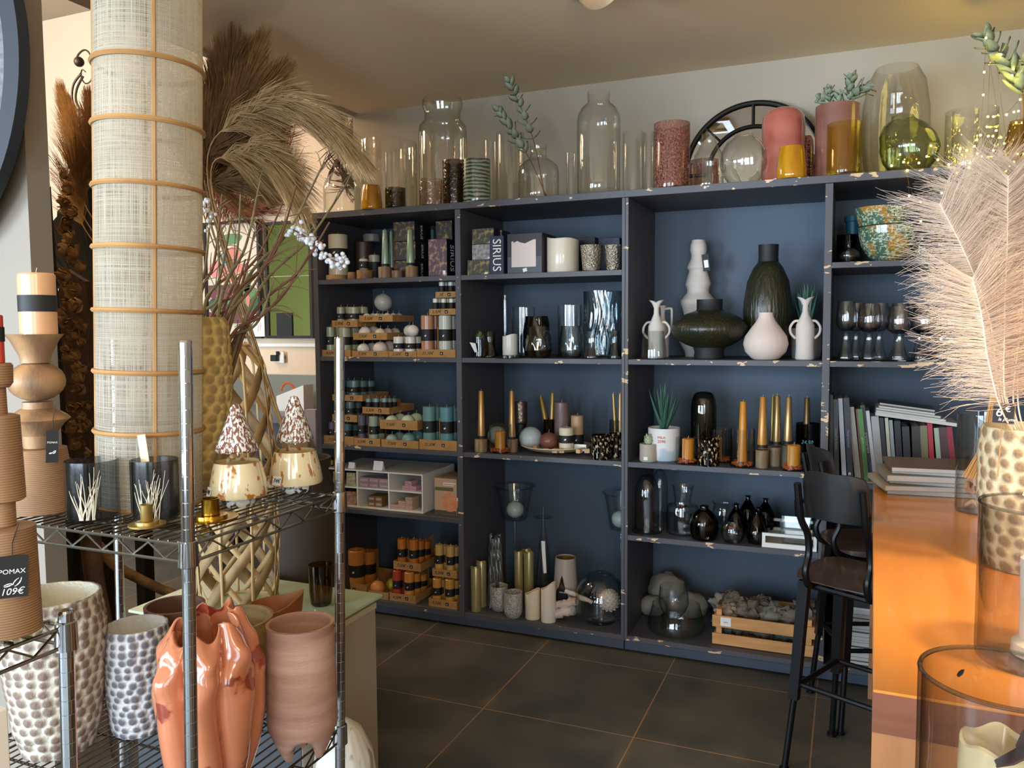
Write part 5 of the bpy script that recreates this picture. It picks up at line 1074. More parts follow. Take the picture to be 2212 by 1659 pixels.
# round iron mirror leaning at the wall
Ym = 4.05; zb_ = Z['T']; cc_ = atY(1625, 369, Ym); top = atY(1625, 222, Ym); R = top.z-cc_.z; dz = zb_+.012-cc_.z
t = thing('arched_mirror', 'iron-framed arched mirror with spokes leaning against the wall', 'mirror', (cc_.x, Ym, zb_)); T0 = cc_.z-zb_
a0 = math.asin(max(-1, min(1, dz/R))); m_iron = M('black_iron', '#1d1a17', .5, .5)
def arc(rr, n=48):
    q = math.asin(max(-1, min(.99, dz/rr))); return [(rr*math.cos(q+(PI-2*q)*k/n), 0, T0+rr*math.sin(q+(PI-2*q)*k/n)) for k in range(n+1)]
o_ = arc(R); i_ = arc(R*.66)
MB().tube(o_, .011, 8).build('outer_ring', m_iron, t); MB().tube(i_, .008, 8).build('inner_ring', m_iron, t)
MB().tube([o_[0], o_[-1]], .010, 8).build('bottom_bar', m_iron, t)
b = MB()
for k in range(5):
    a = PI/2+(k-2)*PI/4
    if R*.66*math.sin(a) > dz: b.tube([(R*.66*math.cos(a), 0, T0+R*.66*math.sin(a)), (R*math.cos(a), 0, T0+R*math.sin(a))], .007, 6)
b.build('spokes', m_iron, t)
MB().prism([(x*.985, z*.99+.002) for x, y, z in o_], .012, .016).build('mirror_glass', M('mirror', '#d8d8d4', .02, 1), t, smooth=False)
# sprigs
m_euc = M('grey_green_leaf', '#76806a', .6, col2='#8f9a80', ns=15)
m_stem = M('brown_stem', '#6b4a33', .8)
def sprig(name, label, base, tip, bend, nl, ll, lw, mat, seed, start=.45, grp=None, stemr=.0035, cat='branch', splay=1.0, sides=()):
    rnd = random.Random(seed); A, B = Vector(base), Vector(tip); mid = A.lerp(B, .5)+Vector(bend)
    pts = spline([A, mid, B], 8); t = thing(name, label, cat, A, 0, grp)
    loc = [p-A for p in pts]; sb = MB(); sb.tube(loc, stemr, 6, taper=.4); b = MB(); n = len(loc)
    axes = [(loc, start, nl)]
    for (u0, dvec, m_) in sides:
        i = int(u0*(n-1)); p = loc[i]; e = p+Vector(dvec); sp = spline([p, p.lerp(e, .5)+Vector((0, 0, .01)), e], 5); sb.tube(sp, stemr*.7, 5, taper=.5); axes.append((sp, .15, m_))
    sb.build('stem', m_stem, t)
    for ax, s0, m_ in axes:
        nn = len(ax)
        for k in range(m_):
            u = s0+(1-s0)*k/max(1, m_-1); f = u*(nn-1); i = min(int(f), nn-2); p = ax[i].lerp(ax[i+1], f-i); d = (ax[i+1]-ax[i]).normalized()
            q = d.to_track_quat('Z', 'Y').to_matrix().to_4x4()
            for s in range(2):
                b.leaf(Matrix.Translation(p) @ q @ rt(k*1.7+s*PI+rnd.uniform(-.3, .3), 'Z') @ rt(PI/2-rnd.uniform(.7, 1.35)*splay, 'X'), ll*rnd.uniform(.75, 1.15)*(1.1-.5*u), lw*(1.1-.4*u), .25)
    b.build('leaves', mat, t, solid=.0008); return t
b0 = ob.location
sprig('leafy_branch', 'grey-green leafy branch in the clear bottle, upright one', b0+Vector((.03, .0, .02)), atY(1101, 178, b0.y), (.03, 0, 0), 11, .075, .020, m_euc, 2, .5)
sprig('leafy_branch', 'grey-green leafy branch in the clear bottle, lower left one', b0+Vector((.035, .01, .02)), atY(1078, 240, b0.y+.02), (.03, 0, -.02), 11, .078, .022, m_euc, 9, .55)
p0 = op.location; k = pxlen(90, p0)/2
sprig('sage_sprig', 'grey-green sprig in the brownish pink cylinder, taller right one', p0+Vector((.02, 0, .1)), atY(1838, 168, p0.y), (.0, 0, 0), 10, .065, .019, m_euc, 12, .55, sides=((.72, (.07, 0, .05), 7),))
sprig('sage_sprig', 'grey-green sprig in the brownish pink cylinder, left one', p0+Vector((-.01, .02, .1)), atY(1792, 192, p0.y), (.0, 0, 0), 9, .055, .017, m_euc, 14, .6, sides=((.75, (-.04, 0, .03), 5),))
sprig('sage_sprig', 'short grey-green sprig between the two taller ones', p0+Vector((.0, -.02, .1)), atY(1812, 205, p0.y), (.0, 0, 0), 8, .05, .015, m_euc, 15, .65)
pb = spot(2205, FR+.12, Z['T'])
sprig('eucalyptus_branch', 'large eucalyptus branch wound with fairy lights at top right', pb+Vector((.0, 0, .03)), atY(2128, 78, pb.y), (.06, 0, .03), 16, .10, .026, m_euc, 21, .45, stemr=.005)
sprig('eucalyptus_branch', 'second eucalyptus branch leaving the picture at top right', pb+Vector((.02, .03, .03)), atY(2225, 130, pb.y), (.08, 0, .03), 10, .10, .026, m_euc, 22, .6, stemr=.005)
# fairy lights
t = thing('fairy_lights', 'string of tiny warm fairy lights draped over vases at top right', 'string lights', (0, 0, 0))
pxs = [(2130, 82), (2147, 92), (2139, 100), (2162, 118), (2138, 138), (2126, 156), (2124, 205), (2196, 122), (2192, 138), (2189, 150), (2186, 163), (2198, 148), (2212, 175), (2204, 215), (2174, 248), (2190, 242), (2200, 240), (2195, 265), (2208, 265), (2134, 252), (2146, 252), (2132, 274), (2135, 294), (2145, 294), (2162, 297), (2110, 302), (2118, 292), (2105, 316), (2111, 332), (2088, 325), (2074, 322), (2120, 338), (2146, 325), (2198, 333), (2210, 333), (2180, 360), (2173, 370), (2134, 372), (2095, 352), (2093, 362), (2050, 355), (2026, 345), (1960, 368), (1944, 334), (1952, 350), (1926, 358), (2002, 338), (1985, 352), (2068, 374), (2011, 315), (2152, 282), (2170, 310), (2190, 350)]
m_fl = M('fairy_bulb', '#ffd94a', .5, emit=26)
bm_ = MB().ball(.0042, (0, 0, 0), 8); first = None; path = []
for k, (x, y) in enumerate(pxs):
    Yk = FR+.06+.14*((k*37) % 10)/10 if y < 340 else FR+.02
    if y > 345: Yk = FR-.008
    p = atY(x, y, Yk); path.append(p)
    if first is None: first = bm_.build('bulb', m_fl, t); first.location = p
    else:
        o = first.copy(); COL.objects.link(o); o.location = p
for k, (x, y) in enumerate(((1964, 423), (1988, 437), (2034, 417), (1989, 478))):
    o = first.copy(); COL.objects.link(o); o.location = atY(x, y, FR-.02); path.append(o.location.copy())
order = sorted(range(len(path)), key=lambda i: (round(path[i].x*14), path[i].z)); MB().tube([path[i]+Vector((0, 0, .004)) for i in order], .0006, 4).build('wire', M('copper_wire', '#8a6a3a', .4, .8), t)
pt('fairy_glow', atY(2165, 180, FR+.1), 1.6, (1., .82, .12), .12)
pt('fairy_glow', atY(2120, 320, FR+.02), .5, (1., .82, .12), .08)
# ================================================================== far wall (beyond the ceiling edge)
YF = 5.27
m_frame = M('black_frame', '#1c1815', .5)
def rect(x0, y0, x1, y1, Y): a = atY(x0, y0, Y); b = atY(x1, y1, Y); return a.x, b.x, b.z, a.z
# mirror
x0, x1, z0, z1 = rect(571, 481, 677, 731, YF-.02)
t = thing('framed_mirror', 'rectangular black-framed mirror reflecting a green wall', 'mirror', ((x0+x1)/2, YF-.03, z0)); w = x1-x0; h = z1-z0
b = MB(); k = .022; b.box(-w/2, -w/2+k, 0, .03, 0, h); b.box(w/2-k, w/2, 0, .03, 0, h); b.box(-w/2+k, w/2-k, 0, .03, 0, k); b.box(-w/2+k, w/2-k, 0, .03, h-k, h); b.build('frame', m_frame, t, smooth=False)
MB().box(-w/2+k, w/2-k, .012, .018, k, h-k).build('mirror_glass', M('green_tinted_mirror', '#b4b680', .08, 1), t, smooth=False)  # green of the reflected wall is partly put into the glass tint
MB().box(-w/2+.1, -w/2+.25, .002, .011, k, h*.22).build('reflected_card', m_dark, t, smooth=False)
MB().box(-w/2+k, w/2-k, .008, .0115, h*.53, h*.536).build('shelf_line', M('pale_line', '#a8a894', .5), t, smooth=False)
# picture
x0, x1, z0, z1 = rect(440, 482, 567, 731, YF-.02); w = x1-x0; h = z1-z0
t = thing('framed_poster', 'black-framed poster with pink flowers and green leaves', 'poster', ((x0+x1)/2, YF-.035, z0))
b = MB(); b.box(-w/2, -w/2+k, 0, .035, 0, h); b.box(w/2-k, w/2, 0, .035, 0, h); b.box(-w/2+k, w/2-k, 0, .035, 0, k); b.box(-w/2+k, w/2-k, 0, .035, h-k, h); b.build('frame', m_frame, t, smooth=False)
MB().box(-w/2+k, w/2-k, .02, .03, k, h-k).build('paper', M('poster_cream', '#d3c9b5', .7), t, smooth=False)
def blob(cx, cz, rx, rz_, m, nm, y, n=18, wob=.15, sd=0):
    pts = [(cx+rx*(1+wob*math.sin(3*a+sd))*math.cos(a), cz+rz_*(1+wob*math.cos(2*a+sd))*math.sin(a)) for a in [2*PI*i/n for i in range(n)]]
    MB().prism(pts, y, y+.0015).build(nm, m, t, smooth=False)
pk, cor, gr, dgr, blu = (M('p_'+n, c_, .7) for n, c_ in (('pink', '#d98a86'), ('coral', '#cf8070'), ('leaf', '#5f8258'), ('dleaf', '#3d5a45'), ('blue', '#5f9fb5')))
lace = M('p_lace', '#d9b8b0', .7, col2='#6d3f42', ns=22, kind='voronoi', thr=(.05, .3))
for cx, cz, rx, rz_, m, nm in ((.05, .25, .33, .13, dgr, 'leaf_shape'), (.02, .38, .2, .1, gr, 'leaf_shape'), (-.05, .56, .1, .09, pk, 'flower_shape'), (.02, .68, .06, .12, cor, 'flower_shape'), (.09, .57, .045, .07, cor, 'flower_shape'), (-.06, .68, .05, .06, blu, 'flower_shape'), (-.16, .6, .06, .07, pk, 'flower_shape'), (.12, .48, .04, .1, gr, 'leaf_shape'), (0, .85, .1, .05, gr, 'leaf_shape'), (.13, .33, .02, .06, cor, 'flower_shape')):
    blob(cx*w/.5, cz*h, rx, rz_, m, nm, .018-.0017*(abs(int(cx*100)) % 5), sd=cx*9)
MB().box(-w/2+k+.01, w/2-k, .0045, .006, h*.13, h*.23).build('lace_pattern', lace, t, smooth=False); MB().box(-w/2+k+.01, .1, .0045, .006, h*.34, h*.46).build('lace_pattern', lace, t, smooth=False)
x0, x1, z0, z1 = rect(543, 679, 571, 727, YF-.05)
o = thing('greeting_card', 'white greeting card with a pink flower tucked in the poster frame', 'card', ((x0+x1)/2, YF-.045, z0)); w2 = x1-x0; h2 = z1-z0
MB().box(-w2/2, w2/2, 0, .002, 0, h2).build('card', m_wht, o, smooth=False); MB().leaf(tr(0, -.001, h2*.2) @ rt(PI/2, 'X') @ rt(-.3, 'Z'), h2*.5, .012, 0).build('flower_print', M('magenta', '#a8285a', .6), o)
# outlet
P = atY(605, 772, YF); o = thing('wall_outlet', 'square white wall outlet with a black adapter plugged in', 'outlet', (P.x, YF, P.z))
MB().box(-.045, .045, -.012, 0, -.045, .045, bev=.003).build('cover_plate', m_white, o, smooth=False)
q = MB(); q.box(-.06, .0, -.05, -.013, -.03, .02, bev=.004); q.cyl(.026, -.06, -.012, 16, tr(.0, 0, 0) @ rt(PI/2, 'X')); q.box(-.012, .012, -.04, -.02, .02, .05, bev=.003); q.build('adapter', m_dark, o)
# counter with steel splash
x0 = atY(520, 800, 4.9).x; zc = zat(640, 900, 4.62)
st = M('brushed_steel', '#9b958c', .3, .7)
t = thing('wash_counter', 'low steel-topped counter against the far wall', 'counter', (x0, 4.6, 0))
MB().box(-1.2, 1.35, 0, .64, zc-.05, zc).build('counter_top', M('counter_grey', '#6b7480', .4), t, smooth=False)
MB().box(-1.18, 1.33, .02, .62, 0, zc-.051).build('cabinet_front', M('counter_front', '#4d4a50', .5), t, smooth=False)
MB().box(-1.2, 1.35, .645, .66, zc, zat(640, 810, 5.25)).build('splash_panel', st, t, smooth=False)
P = spot(627, 4.9, zc); o = thing('white_box', 'slanted white box standing on the far counter', 'box', P); ww = pxlen(36, P)
MB().prism([(-ww, 0), (ww, 0), (ww, ww*1.6), (-ww, ww*.9)], 0, .12).build('box_body', m_white, o, smooth=False)
o2 = tag(MB().tube([(0+.06*math.cos(a*PI/14), 0, .06*math.sin(a*PI/14)) for a in range(15)], .009, 6).build('orange_ring', M('orange_hoop', '#c9602c', .5), loc=P+Vector((-.04, .03, ww*1.2))), 'orange looped band sticking out of the white box', 'band')
# purple-white door panel strip and pale panel low beside bookcase
P0 = atY(664, 1100, 4.2); P1 = atY(686, 1100, 4.2)
o = MB().box(P0.x, P1.x, 4.2, 4.24, 0, zat(670, 800, 4.2)-.25).build('door_panel', M('lilac_panel', '#b9b8d2', .6), smooth=False); tag(o, 'narrow pale lilac panel standing left of the bookcase', 'panel')
P0 = atY(608, 1100, 4.1); P1 = atY(664, 1100, 4.1)
o = MB().box(P0.x, P1.x, 4.12, 4.16, 0, zat(640, 930, 4.12)).build('cabinet_panel', M('beige_panel', '#b09c84', .6), smooth=False); tag(o, 'beige cabinet side behind the dangling raffia fibres', 'cabinet')
# wreaths
def wreath(label, c, R, r, mat, n, l, th, seed, name='wreath', kind='twig', rotx=0):
    rnd = random.Random(seed); t = thing(name, label, 'wreath', c); b = MB()
    for k in range(n):
        a = rnd.uniform(0, 2*PI); ph = rnd.uniform(0, 2*PI); rr = r*rnd.uniform(.2, 1)
        p = Vector(((R+rr*math.cos(ph))*math.cos(a), -abs(rr*math.sin(ph))-.01, (R+rr*math.cos(ph))*math.sin(a)))
        tg = Vector((-math.sin(a), 0, math.cos(a))); o_ = Vector((math.cos(a), 0, math.sin(a)))*math.cos(ph)+Vector((0, -abs(math.sin(ph)), 0))
        d = (tg*rnd.uniform(.5, 1)*(1 if kind == 'feather' else rnd.choice((-1, 1)))+o_*rnd.uniform(.1, .8)*(1 if kind == 'feather' else .5)).normalized()
        if d.y > 0: d.y = -d.y
        m_ = p+d*l*.5+o_*l*.08; e = p+d*l*rnd.uniform(.7, 1.1)+Vector((0, 0, -l*.15 if kind == 'feather' else 0)); e.y = min(e.y, -.005)
        b.tube([p, m_, e], th, 4, taper=.3, caps=False)
    b.build('strands', mat, t)
    MB().tube([(R*math.cos(2*PI*k/40), -r*.3, R*math.sin(2*PI*k/40)) for k in range(40)], r*.45, 8, True).build('ring_core', mat, t); return t
c = atY(528, 362, 5.2)
wreath('dark reddish-brown feathered wreath hanging on the far wall', (c.x, 5.28, c.z), .33, .12, M('reddish_straw', '#5a2d1c', .8, col2='#8a4a28', ns=12), 900, .2, .0035, 1, kind='feather')
c = atY(742, 260, 5.2)
tw = M('grey_twig', '#5f5044', .85); wreath('grey woven twig wreath partly hidden behind the wall corner, upper one', (c.x, 5.26, c.z), .11, .055, tw, 420, .10, .0035, 2)
c = atY(768, 345, 5.2); wreath('brown curly willow wreath below the grey twig wreath', (c.x, 5.26, c.z), .17, .05, M('willow', '#4a3020', .8), 130, .22, .006, 3)
P = atY(690, 232, 5.22); Q = atY(745, 228, 5.22); o = MB().tube([P-Vector((.1, 0, .01)), Q, Vector((-2.9, 5.22, Q.z))], .006, 6).build('hanging_rod', m_frame); tag(o, 'thin rod from which the twig wreaths hang', 'rod')
# iron scroll ornament at the left
m_scr = M('forged_iron', '#2c2520', .5, .6)
c = atY(180, 210, 3.6); t = thing('iron_scroll', 'curly forged iron ornament on a tall stem, left of the lantern', 'ornament', (c.x, 3.6, c.z)); kx = pxlen(1, c)
def scr(pts, r=.006): MB().tube(spline([(x*kx, 0, -y*kx) for x, y in pts], 8), r, 6, taper=.6).build('scroll', m_scr, t)
scr([(-20, -76), (-8, -92), (10, -98), (24, -88), (32, -60), (26, -34), (8, -28), (-4, -44), (0, -58), (10, -52)])
scr([(-4, -50), (-28, -30), (-34, 0), (-22, 24), (4, 34), (20, 20), (16, 4), (4, 8), (6, 18)], .008)
scr([(2, -44), (-18, -20), (-22, 6), (-4, 34), (14, 50), (12, 66), (-4, 76), (-16, 66), (-10, 56), (-2, 62)], .007)
scr([(-42, 30), (-20, 24), (0, 34), (20, 28), (30, 16)])
scr([(-28, 50), (-10, 42), (10, 44), (30, 52), (20, 76), (0, 82)])
MB().ball(.03, (-4*kx, -.01, 74*kx), 14).build('rosette', m_scr, t)
MB().tube([(-10*kx, .01, -76*kx), (-10*kx, .012, -c.z+.01)], .012, 8).build('stem', m_scr, t)
# black palm-leaf fan and dried flowers behind partition
m_bl = M('black_palm', '#14100d', .7)
c = atY(215, 560, 2.9); t = thing('palm_fan', 'large black pleated palm-leaf fan behind the tall lantern', 'fan', (c.x, 2.9, c.z)); b = MB(); n = 48; R = .34
vs = [(0, 0, -.32)]
for k in range(n+1):
    a = PI*(-.12+1.24*k/n); rr = R*(1+.1*math.sin(a)); vs += [(rr*math.cos(a)*1.05, .012*(k % 2), rr*math.sin(a))]
b.add(vs, [(0, k+1, k+2) for k in range(n)]).build('fan_blade', m_bl, t, smooth=False, solid=.003)
MB().tube([(0, 0, -.3), (0, 0, -.9)], .012, 8).build('fan_stick', m_bl, t)
m_dry = M('dried_petals', '#b08a5a', .85, col2='#7a5530', ns=16); rnd = random.Random(4)
t = thing('dried_flower_column', 'tall column of dried brown flowers between wall end and lantern', 'dried flowers', (0, 0, 0)); Yd = 2.3
for k in range(64):
    y = 390+k*10.2+rnd.uniform(-8, 8); x = 146+(y-390)*.04+rnd.uniform(-16, 34)*(1 if y > 560 else .5); p = atY(x, y, Yd+rnd.uniform(0, .14)); b = MB(); s = rnd.uniform(.028, .045)
    for j in range(9):
        b.leaf(rt(j*2.4, 'Z') @ rt(rnd.uniform(.1, 1.2), 'X'), s, s*.42, .5, 3)
    b.build('flower_head', m_dry, t, loc=p, rot=(rnd.uniform(.6, 1.8), rnd.uniform(-.5, .5), rnd.uniform(-1, 1)))
P = spot(165, Yd+.1, 0); MB().tube([(P.x, P.y, 0), (P.x-.02, P.y, 1.2), (P.x-.05, P.y, 2.1)], .02, 8).build('trunk', m_bl, t)
a_, b__ = spot(128, 2.62, 1.0), spot(222, 2.62, 1.0); bw = (b__.x-a_.x)/2
bark = MB().prism([(-bw, 0), (bw, 0), (bw*1.05, .8), (bw*.95, 1.4), (bw*.5, 1.72), (-bw*.4, 1.78), (-bw*1.0, 1.6), (-bw*1.06, .9)], 0, .03).build('bark_slab', M('dark_bark', '#2b1b10', .9, col2='#4a3018', ns=14, stretch=(1, 1, .3), bump=.8, bs=30), loc=((a_.x+b__.x)/2, 2.62, 0))
tag(bark, 'tall dark bark slab standing behind the dried flower column', 'bark')
# pampas plumes from a floor vase hidden behind the lantern
Vp = Vector((-1.98, 2.55, 0))
tag(MB().lathe(gprof([(.13, 0), (.17, .1), (.2, .4), (.17, .8), (.12, .95), (.13, 1.0)], .01), 36).build('floor_vase', M('dark_clay', '#3a2c22', .7), loc=Vp), 'tall dark clay floor vase holding the pampas plumes', 'vase')
m_pa = [M('pampas_brown', '#8c6a40', .9, col2='#ab885a', ns=30), M('pampas_tan', '#a58558', .9, col2='#b89a6c', ns=30), M('pampas_dark', '#6b4c2c', .9, col2='#85623a', ns=30)]
def plume(label, pts, mat, n, ln, w, seed, droop=.3, grp='pampas plumes'):
    rnd = random.Random(seed); t = thing('pampas_plume', label, 'pampas grass', Vp+Vector((0, 0, .95)), 0, grp); O = Vp+Vector((0, 0, .95))
    P3 = [Vector((0, 0, 0))]+[atY(x, y, Y)-O for x, y, Y in pts]; sp = spline(P3, 10); MB().tube(sp, .0035, 5, taper=.4).build('stem', m_pa[0], t)
    b = MB(); m_ = len(sp)
    for k in range(n):
        u = 1-rnd.random()**1.3*.62; f = u*(m_-1); i = min(int(f), m_-2); p = sp[i].lerp(sp[i+1], f-i); d = (sp[i+1]-sp[i]).normalized()
        q = Vector((rnd.gauss(0, 1), rnd.gauss(0, 1), rnd.gauss(0, 1))); q = (q-d*q.dot(d)).normalized()
        sp_ = w*(1.15-.9*max(0, (u-.5)*2)**1.5); L_ = ln*rnd.uniform(.5, 1.1)*(1-.35*max(0, u-.7)/.3)
        m1 = p+d*L_*.4+q*sp_*L_*.5; e = p+d*L_*.95+q*sp_*L_*1.0+Vector((0, 0, -droop*L_*.35))
        b.tube([p, m1, e], .0013, 3, taper=.35, caps=False)
    b.build('plume_hairs', mat, t); return t
pl = [([(450, 400, 2.6), (480, 250, 2.7), (500, 122, 2.6)], 2, 'upright dark plume nearest the lantern', .5, 0),
 ([(440, 420, 2.5), (500, 260, 2.6), (552, 120, 2.7)], 0, 'brown plume rising to the upper right', .5, 0),
 ([(450, 420, 2.6), (520, 270, 2.7), (590, 175, 2.8)], 0, 'brown plume spreading below the tallest ones', .5, .1),
 ([(460, 430, 2.5), (490, 300, 2.5), (560, 230, 2.6)], 2, 'short dark plume in the centre of the bunch', .5, .1),
 ([(450, 400, 2.4), (540, 250, 2.4), (650, 240, 2.45), (742, 300, 2.5)], 1, 'long pale plume arching far to the right', .42, .9),
 ([(460, 420, 2.4), (520, 340, 2.4), (580, 350, 2.4), (622, 402, 2.4)], 1, 'pale plume curling down in front of the wreath', .42, .8),
 ([(450, 430, 2.5), (470, 330, 2.5), (540, 300, 2.6)], 2, 'dark plume low behind the lantern', .5, .3),
 ([(450, 470, 2.6), (480, 400, 2.6), (540, 400, 2.6)], 0, 'low brown plume over the twigs', .5, .3),
 ([(430, 430, 2.6), (448, 300, 2.6), (462, 170, 2.7)], 2, 'dark plume half hidden by the lantern edge', .5, 0),
 ([(200, 500, 2.6), (180, 350, 2.6), (150, 235, 2.7)], 0, 'brown plume left of the lantern', .35, .2),
 ([(205, 480, 2.5), (200, 350, 2.5), (192, 230, 2.6)], 2, 'dark plume tight against the left side of the lantern', .35, .2)]
pl += [([(450, 400, 2.5), (510, 250, 2.6), (530, 135, 2.7)], 2, 'full brown plume between the two tallest ones', .6, 0),
 ([(445, 380, 2.7), (470, 280, 2.75), (478, 140, 2.8)], 0, 'wide brown plume rising beside the lantern', .6, 0),
 ([(460, 420, 2.6), (540, 330, 2.6), (600, 250, 2.7)], 0, 'brown plume leaning right under the arching one', .6, .2),
 ([(200, 520, 2.75), (170, 380, 2.8), (138, 225, 2.85)], 1, 'tan plume beside the wall end', .4, .1)]
for k, (pts, mi, lab, w_, dr) in enumerate(pl): plume(lab, pts, m_pa[mi], 1900 if mi == 1 else 1900, .22, w_, k+30, dr)
# ================================================================== chrome wire racks
m_chr = M('chrome', '#c4c6c8', .12, 1.)
m_chr2 = M('chrome_wire', '#8f8a80', .25, 1.)
LEAN, LZ = .02, 1.09   # the posts are slightly out of plumb
def lean(x, y):
    m = tr(x, y, 0); m[0][2] = _r.x*LEAN; m[1][2] = _r.y*LEAN; m[0][3] -= _r.x*LEAN*LZ; m[1][3] -= _r.y*LEAN*LZ; return m
def post(parent, x, y, z0, z1):
    pr = [(0, z0), (.0127, z0)]; z = z1-.03
    zs = []
    while z > z0+.02: zs.append(z); z -= .0254
    for z in reversed(zs): pr += [(.0127, z-.0007), (.0123, z-.0003), (.0123, z+.0003), (.0127, z+.0007)]
    pr += [(.0127, z1-.004), (.011, z1), (0, z1+.001)]
    return MB().lathe(pr, 20, lean(x, y)).build('post', m_chr, parent, ang=18)
def wshelf(parent, x0, x1, y0, y1, z, step=.0254, nm='wire_shelf'):
    t = bpy.data.objects.new(nm, None); COL.objects.link(t); t.parent = parent
    dx, dy = -_r.x*LEAN*(z-LZ), -_r.y*LEAN*(z-LZ); x0 -= dx; x1 -= dx; y0 -= dy; y1 -= dy
    g = .018
    b = MB(); x = x0+g
    while x < x1-g: b.tube([(x, y0, z), (x, y1, z)], .0022, 5); x += step
    n = 3
    for k in range(n): y = y0+(y1-y0)*(k+.5)/n; b.tube([(x0+g, y, z-.006), (x1-g, y, z-.006)], .0033, 6)
    b.build('shelf_wires', m_chr2, t)
    b = MB(); zl = z-.035
    for (a, c) in (((x0+g, y0), (x1-g, y0)), ((x0+g, y1), (x1-g, y1)), ((x0, y0+g), (x0, y1-g)), ((x1, y0+g), (x1, y1-g))):
        A, C_ = Vector((a[0], a[1], z-.004)), Vector((c[0], c[1], z-.004)); D = Vector((0, 0, -.034))
        b.tube([A, C_], .0033, 6); b.tube([A+D, C_+D], .0033, 6)
        m_ = max(4, int((C_-A).length/.042)); zz = []
        for k in range(m_+1):
            p = A.lerp(C_, k/m_); s = .3/m_
            if k % 2 == 0: zz += [p+D+Vector((0, 0, .003))]
            else: zz += [p-Vector((0, 0, .003))]
        b.tube(zz, .0024, 5)
    b.build('truss_edge', m_chr2, t)
    for x in (x0, x1):
        for y in (y0, y1):
            MB().lathe([(.0135, z-.046), (.019, z-.044), (.0175, z+.004), (.0135, z+.006)], 20, lean(x+dx, y+dy)).build('corner_collar', m_chr, t)
RX0, RX1, RY0, RY1 = -1.92, -1.165, 1.165, 1.665
rk = thing('wire_rack', 'tall chrome wire shelving rack in the left foreground', 'shelving rack', (0, 0, 0))
for x in (RX0, RX1):
    for y in (RY0, RY1): post(rk, x, y, 0, 1.48)
wshelf(rk, RX0, RX1, RY0, RY1, 1.09); wshelf(rk, RX0, RX1, RY0, RY1, .49)
SX0, SX1, SY0, SY1 = -1.98, -1.235, .45, .955
rk2 = thing('wire_rack', 'lower chrome wire rack at the bottom left corner', 'shelving rack', (0, 0, 0))
for x in (SX0, SX1):
    for y in (SY0, SY1): post(rk2, x, y, 0, 1.02)
wshelf(rk2, SX0, SX1, SY0, SY1, .995)
ZU, ZL = 1.0925, .4925
def onrack(xc, yb, z): return atZ(xc, yb, z)
# tall lantern of woven cloth and bamboo
P = spot(325, 1.40, ZU); rL = pxlen(209, P)/2; zt = 2.62-ZU
t = thing('tall_lantern', 'very tall cylindrical lantern of pale woven cloth and bamboo hoops', 'lantern', P)
def cloth_mat():
    m = bpy.data.materials.new('open_weave'); m.use_nodes = True; nt = m.node_tree; N = nt.nodes; L = nt.links; b = N['Principled BSDF']
    b.inputs['Base Color'].default_value = lin('#cdc3ac'); b.inputs['Roughness'].default_value = .9
    tc = N.new('ShaderNodeTexCoord'); sp = N.new('ShaderNodeSeparateXYZ'); L.new(tc.outputs['Object'], sp.inputs[0])
    at = N.new('ShaderNodeMath'); at.operation = 'ARCTAN2'; L.new(sp.outputs['Y'], at.inputs[0]); L.new(sp.outputs['X'], at.inputs[1])
    cb = N.new('ShaderNodeCombineXYZ'); s1 = N.new('ShaderNodeMath'); s1.operation = 'MULTIPLY'; s1.inputs[1].default_value = rL
    L.new(at.outputs[0], s1.inputs[0]); L.new(s1.outputs[0], cb.inputs[0]); L.new(sp.outputs['Z'], cb.inputs[1])
    outs = []
    for sc in ((800, 5, 1), (4, 640, 1)):
        mp = N.new('ShaderNodeMapping'); mp.inputs['Scale'].default_value = sc; L.new(cb.outputs[0], mp.inputs['Vector'])
        n = N.new('ShaderNodeTexNoise'); n.inputs['Scale'].default_value = 1; n.inputs['Detail'].default_value = 2; L.new(mp.outputs[0], n.inputs['Vector']); outs.append(n)
    mx = N.new('ShaderNodeMath'); mx.operation = 'MAXIMUM'; L.new(outs[0].outputs['Fac'], mx.inputs[0]); L.new(outs[1].outputs['Fac'], mx.inputs[1])
    r = N.new('ShaderNodeMapRange'); r.inputs['From Min'].default_value = .46; r.inputs['From Max'].default_value = .58; r.inputs['To Min'].default_value = .38; L.new(mx.outputs[0], r.inputs['Value'])
    c2 = N.new('ShaderNodeMix'); c2.data_type = 'RGBA'; c2.inputs['A'].default_value = lin('#a39a86'); c2.inputs['B'].default_value = lin('#cfc9ba'); L.new(outs[0].outputs['Fac'], c2.inputs['Factor']); L.new(c2.outputs['Result'], b.inputs['Base Color'])
    tl = N.new('ShaderNodeBsdfTranslucent'); tl.inputs['Color'].default_value = lin('#d8c7a2'); ms0 = N.new('ShaderNodeMixShader'); ms0.inputs['Fac'].default_value = .35; L.new(b.outputs[0], ms0.inputs[1]); L.new(tl.outputs[0], ms0.inputs[2])
    tp = N.new('ShaderNodeBsdfTransparent'); ms = N.new('ShaderNodeMixShader'); L.new(r.outputs['Result'], ms.inputs['Fac']); L.new(tp.outputs[0], ms.inputs[1]); L.new(ms0.outputs[0], ms.inputs[2])
    L.new(ms.outputs[0], N['Material Output'].inputs['Surface']); return m
MB().lathe([(rL, .005+(zt-.01)*k/12) for k in range(13)], 64).build('cloth_sleeve', cloth_mat(), t)
m_bam = M('bamboo_split', '#b58a55', .5, col2='#9c7040', ns=5)
for y in (945, 808, 668, 523, 380, 235, 90):
    z = zat(325, y, P.y-rL)-ZU
    MB().tube([((rL+.003)*math.cos(2*PI*k/48), (rL+.003)*math.sin(2*PI*k/48), z) for k in range(48)], .0058, 6, True).build('hoop', m_bam, t)
for z in (.006, zt): MB().tube([(rL*math.cos(2*PI*k/48), rL*math.sin(2*PI*k/48), z) for k in range(48)], .005, 6, True).build('hoop', m_bam, t)
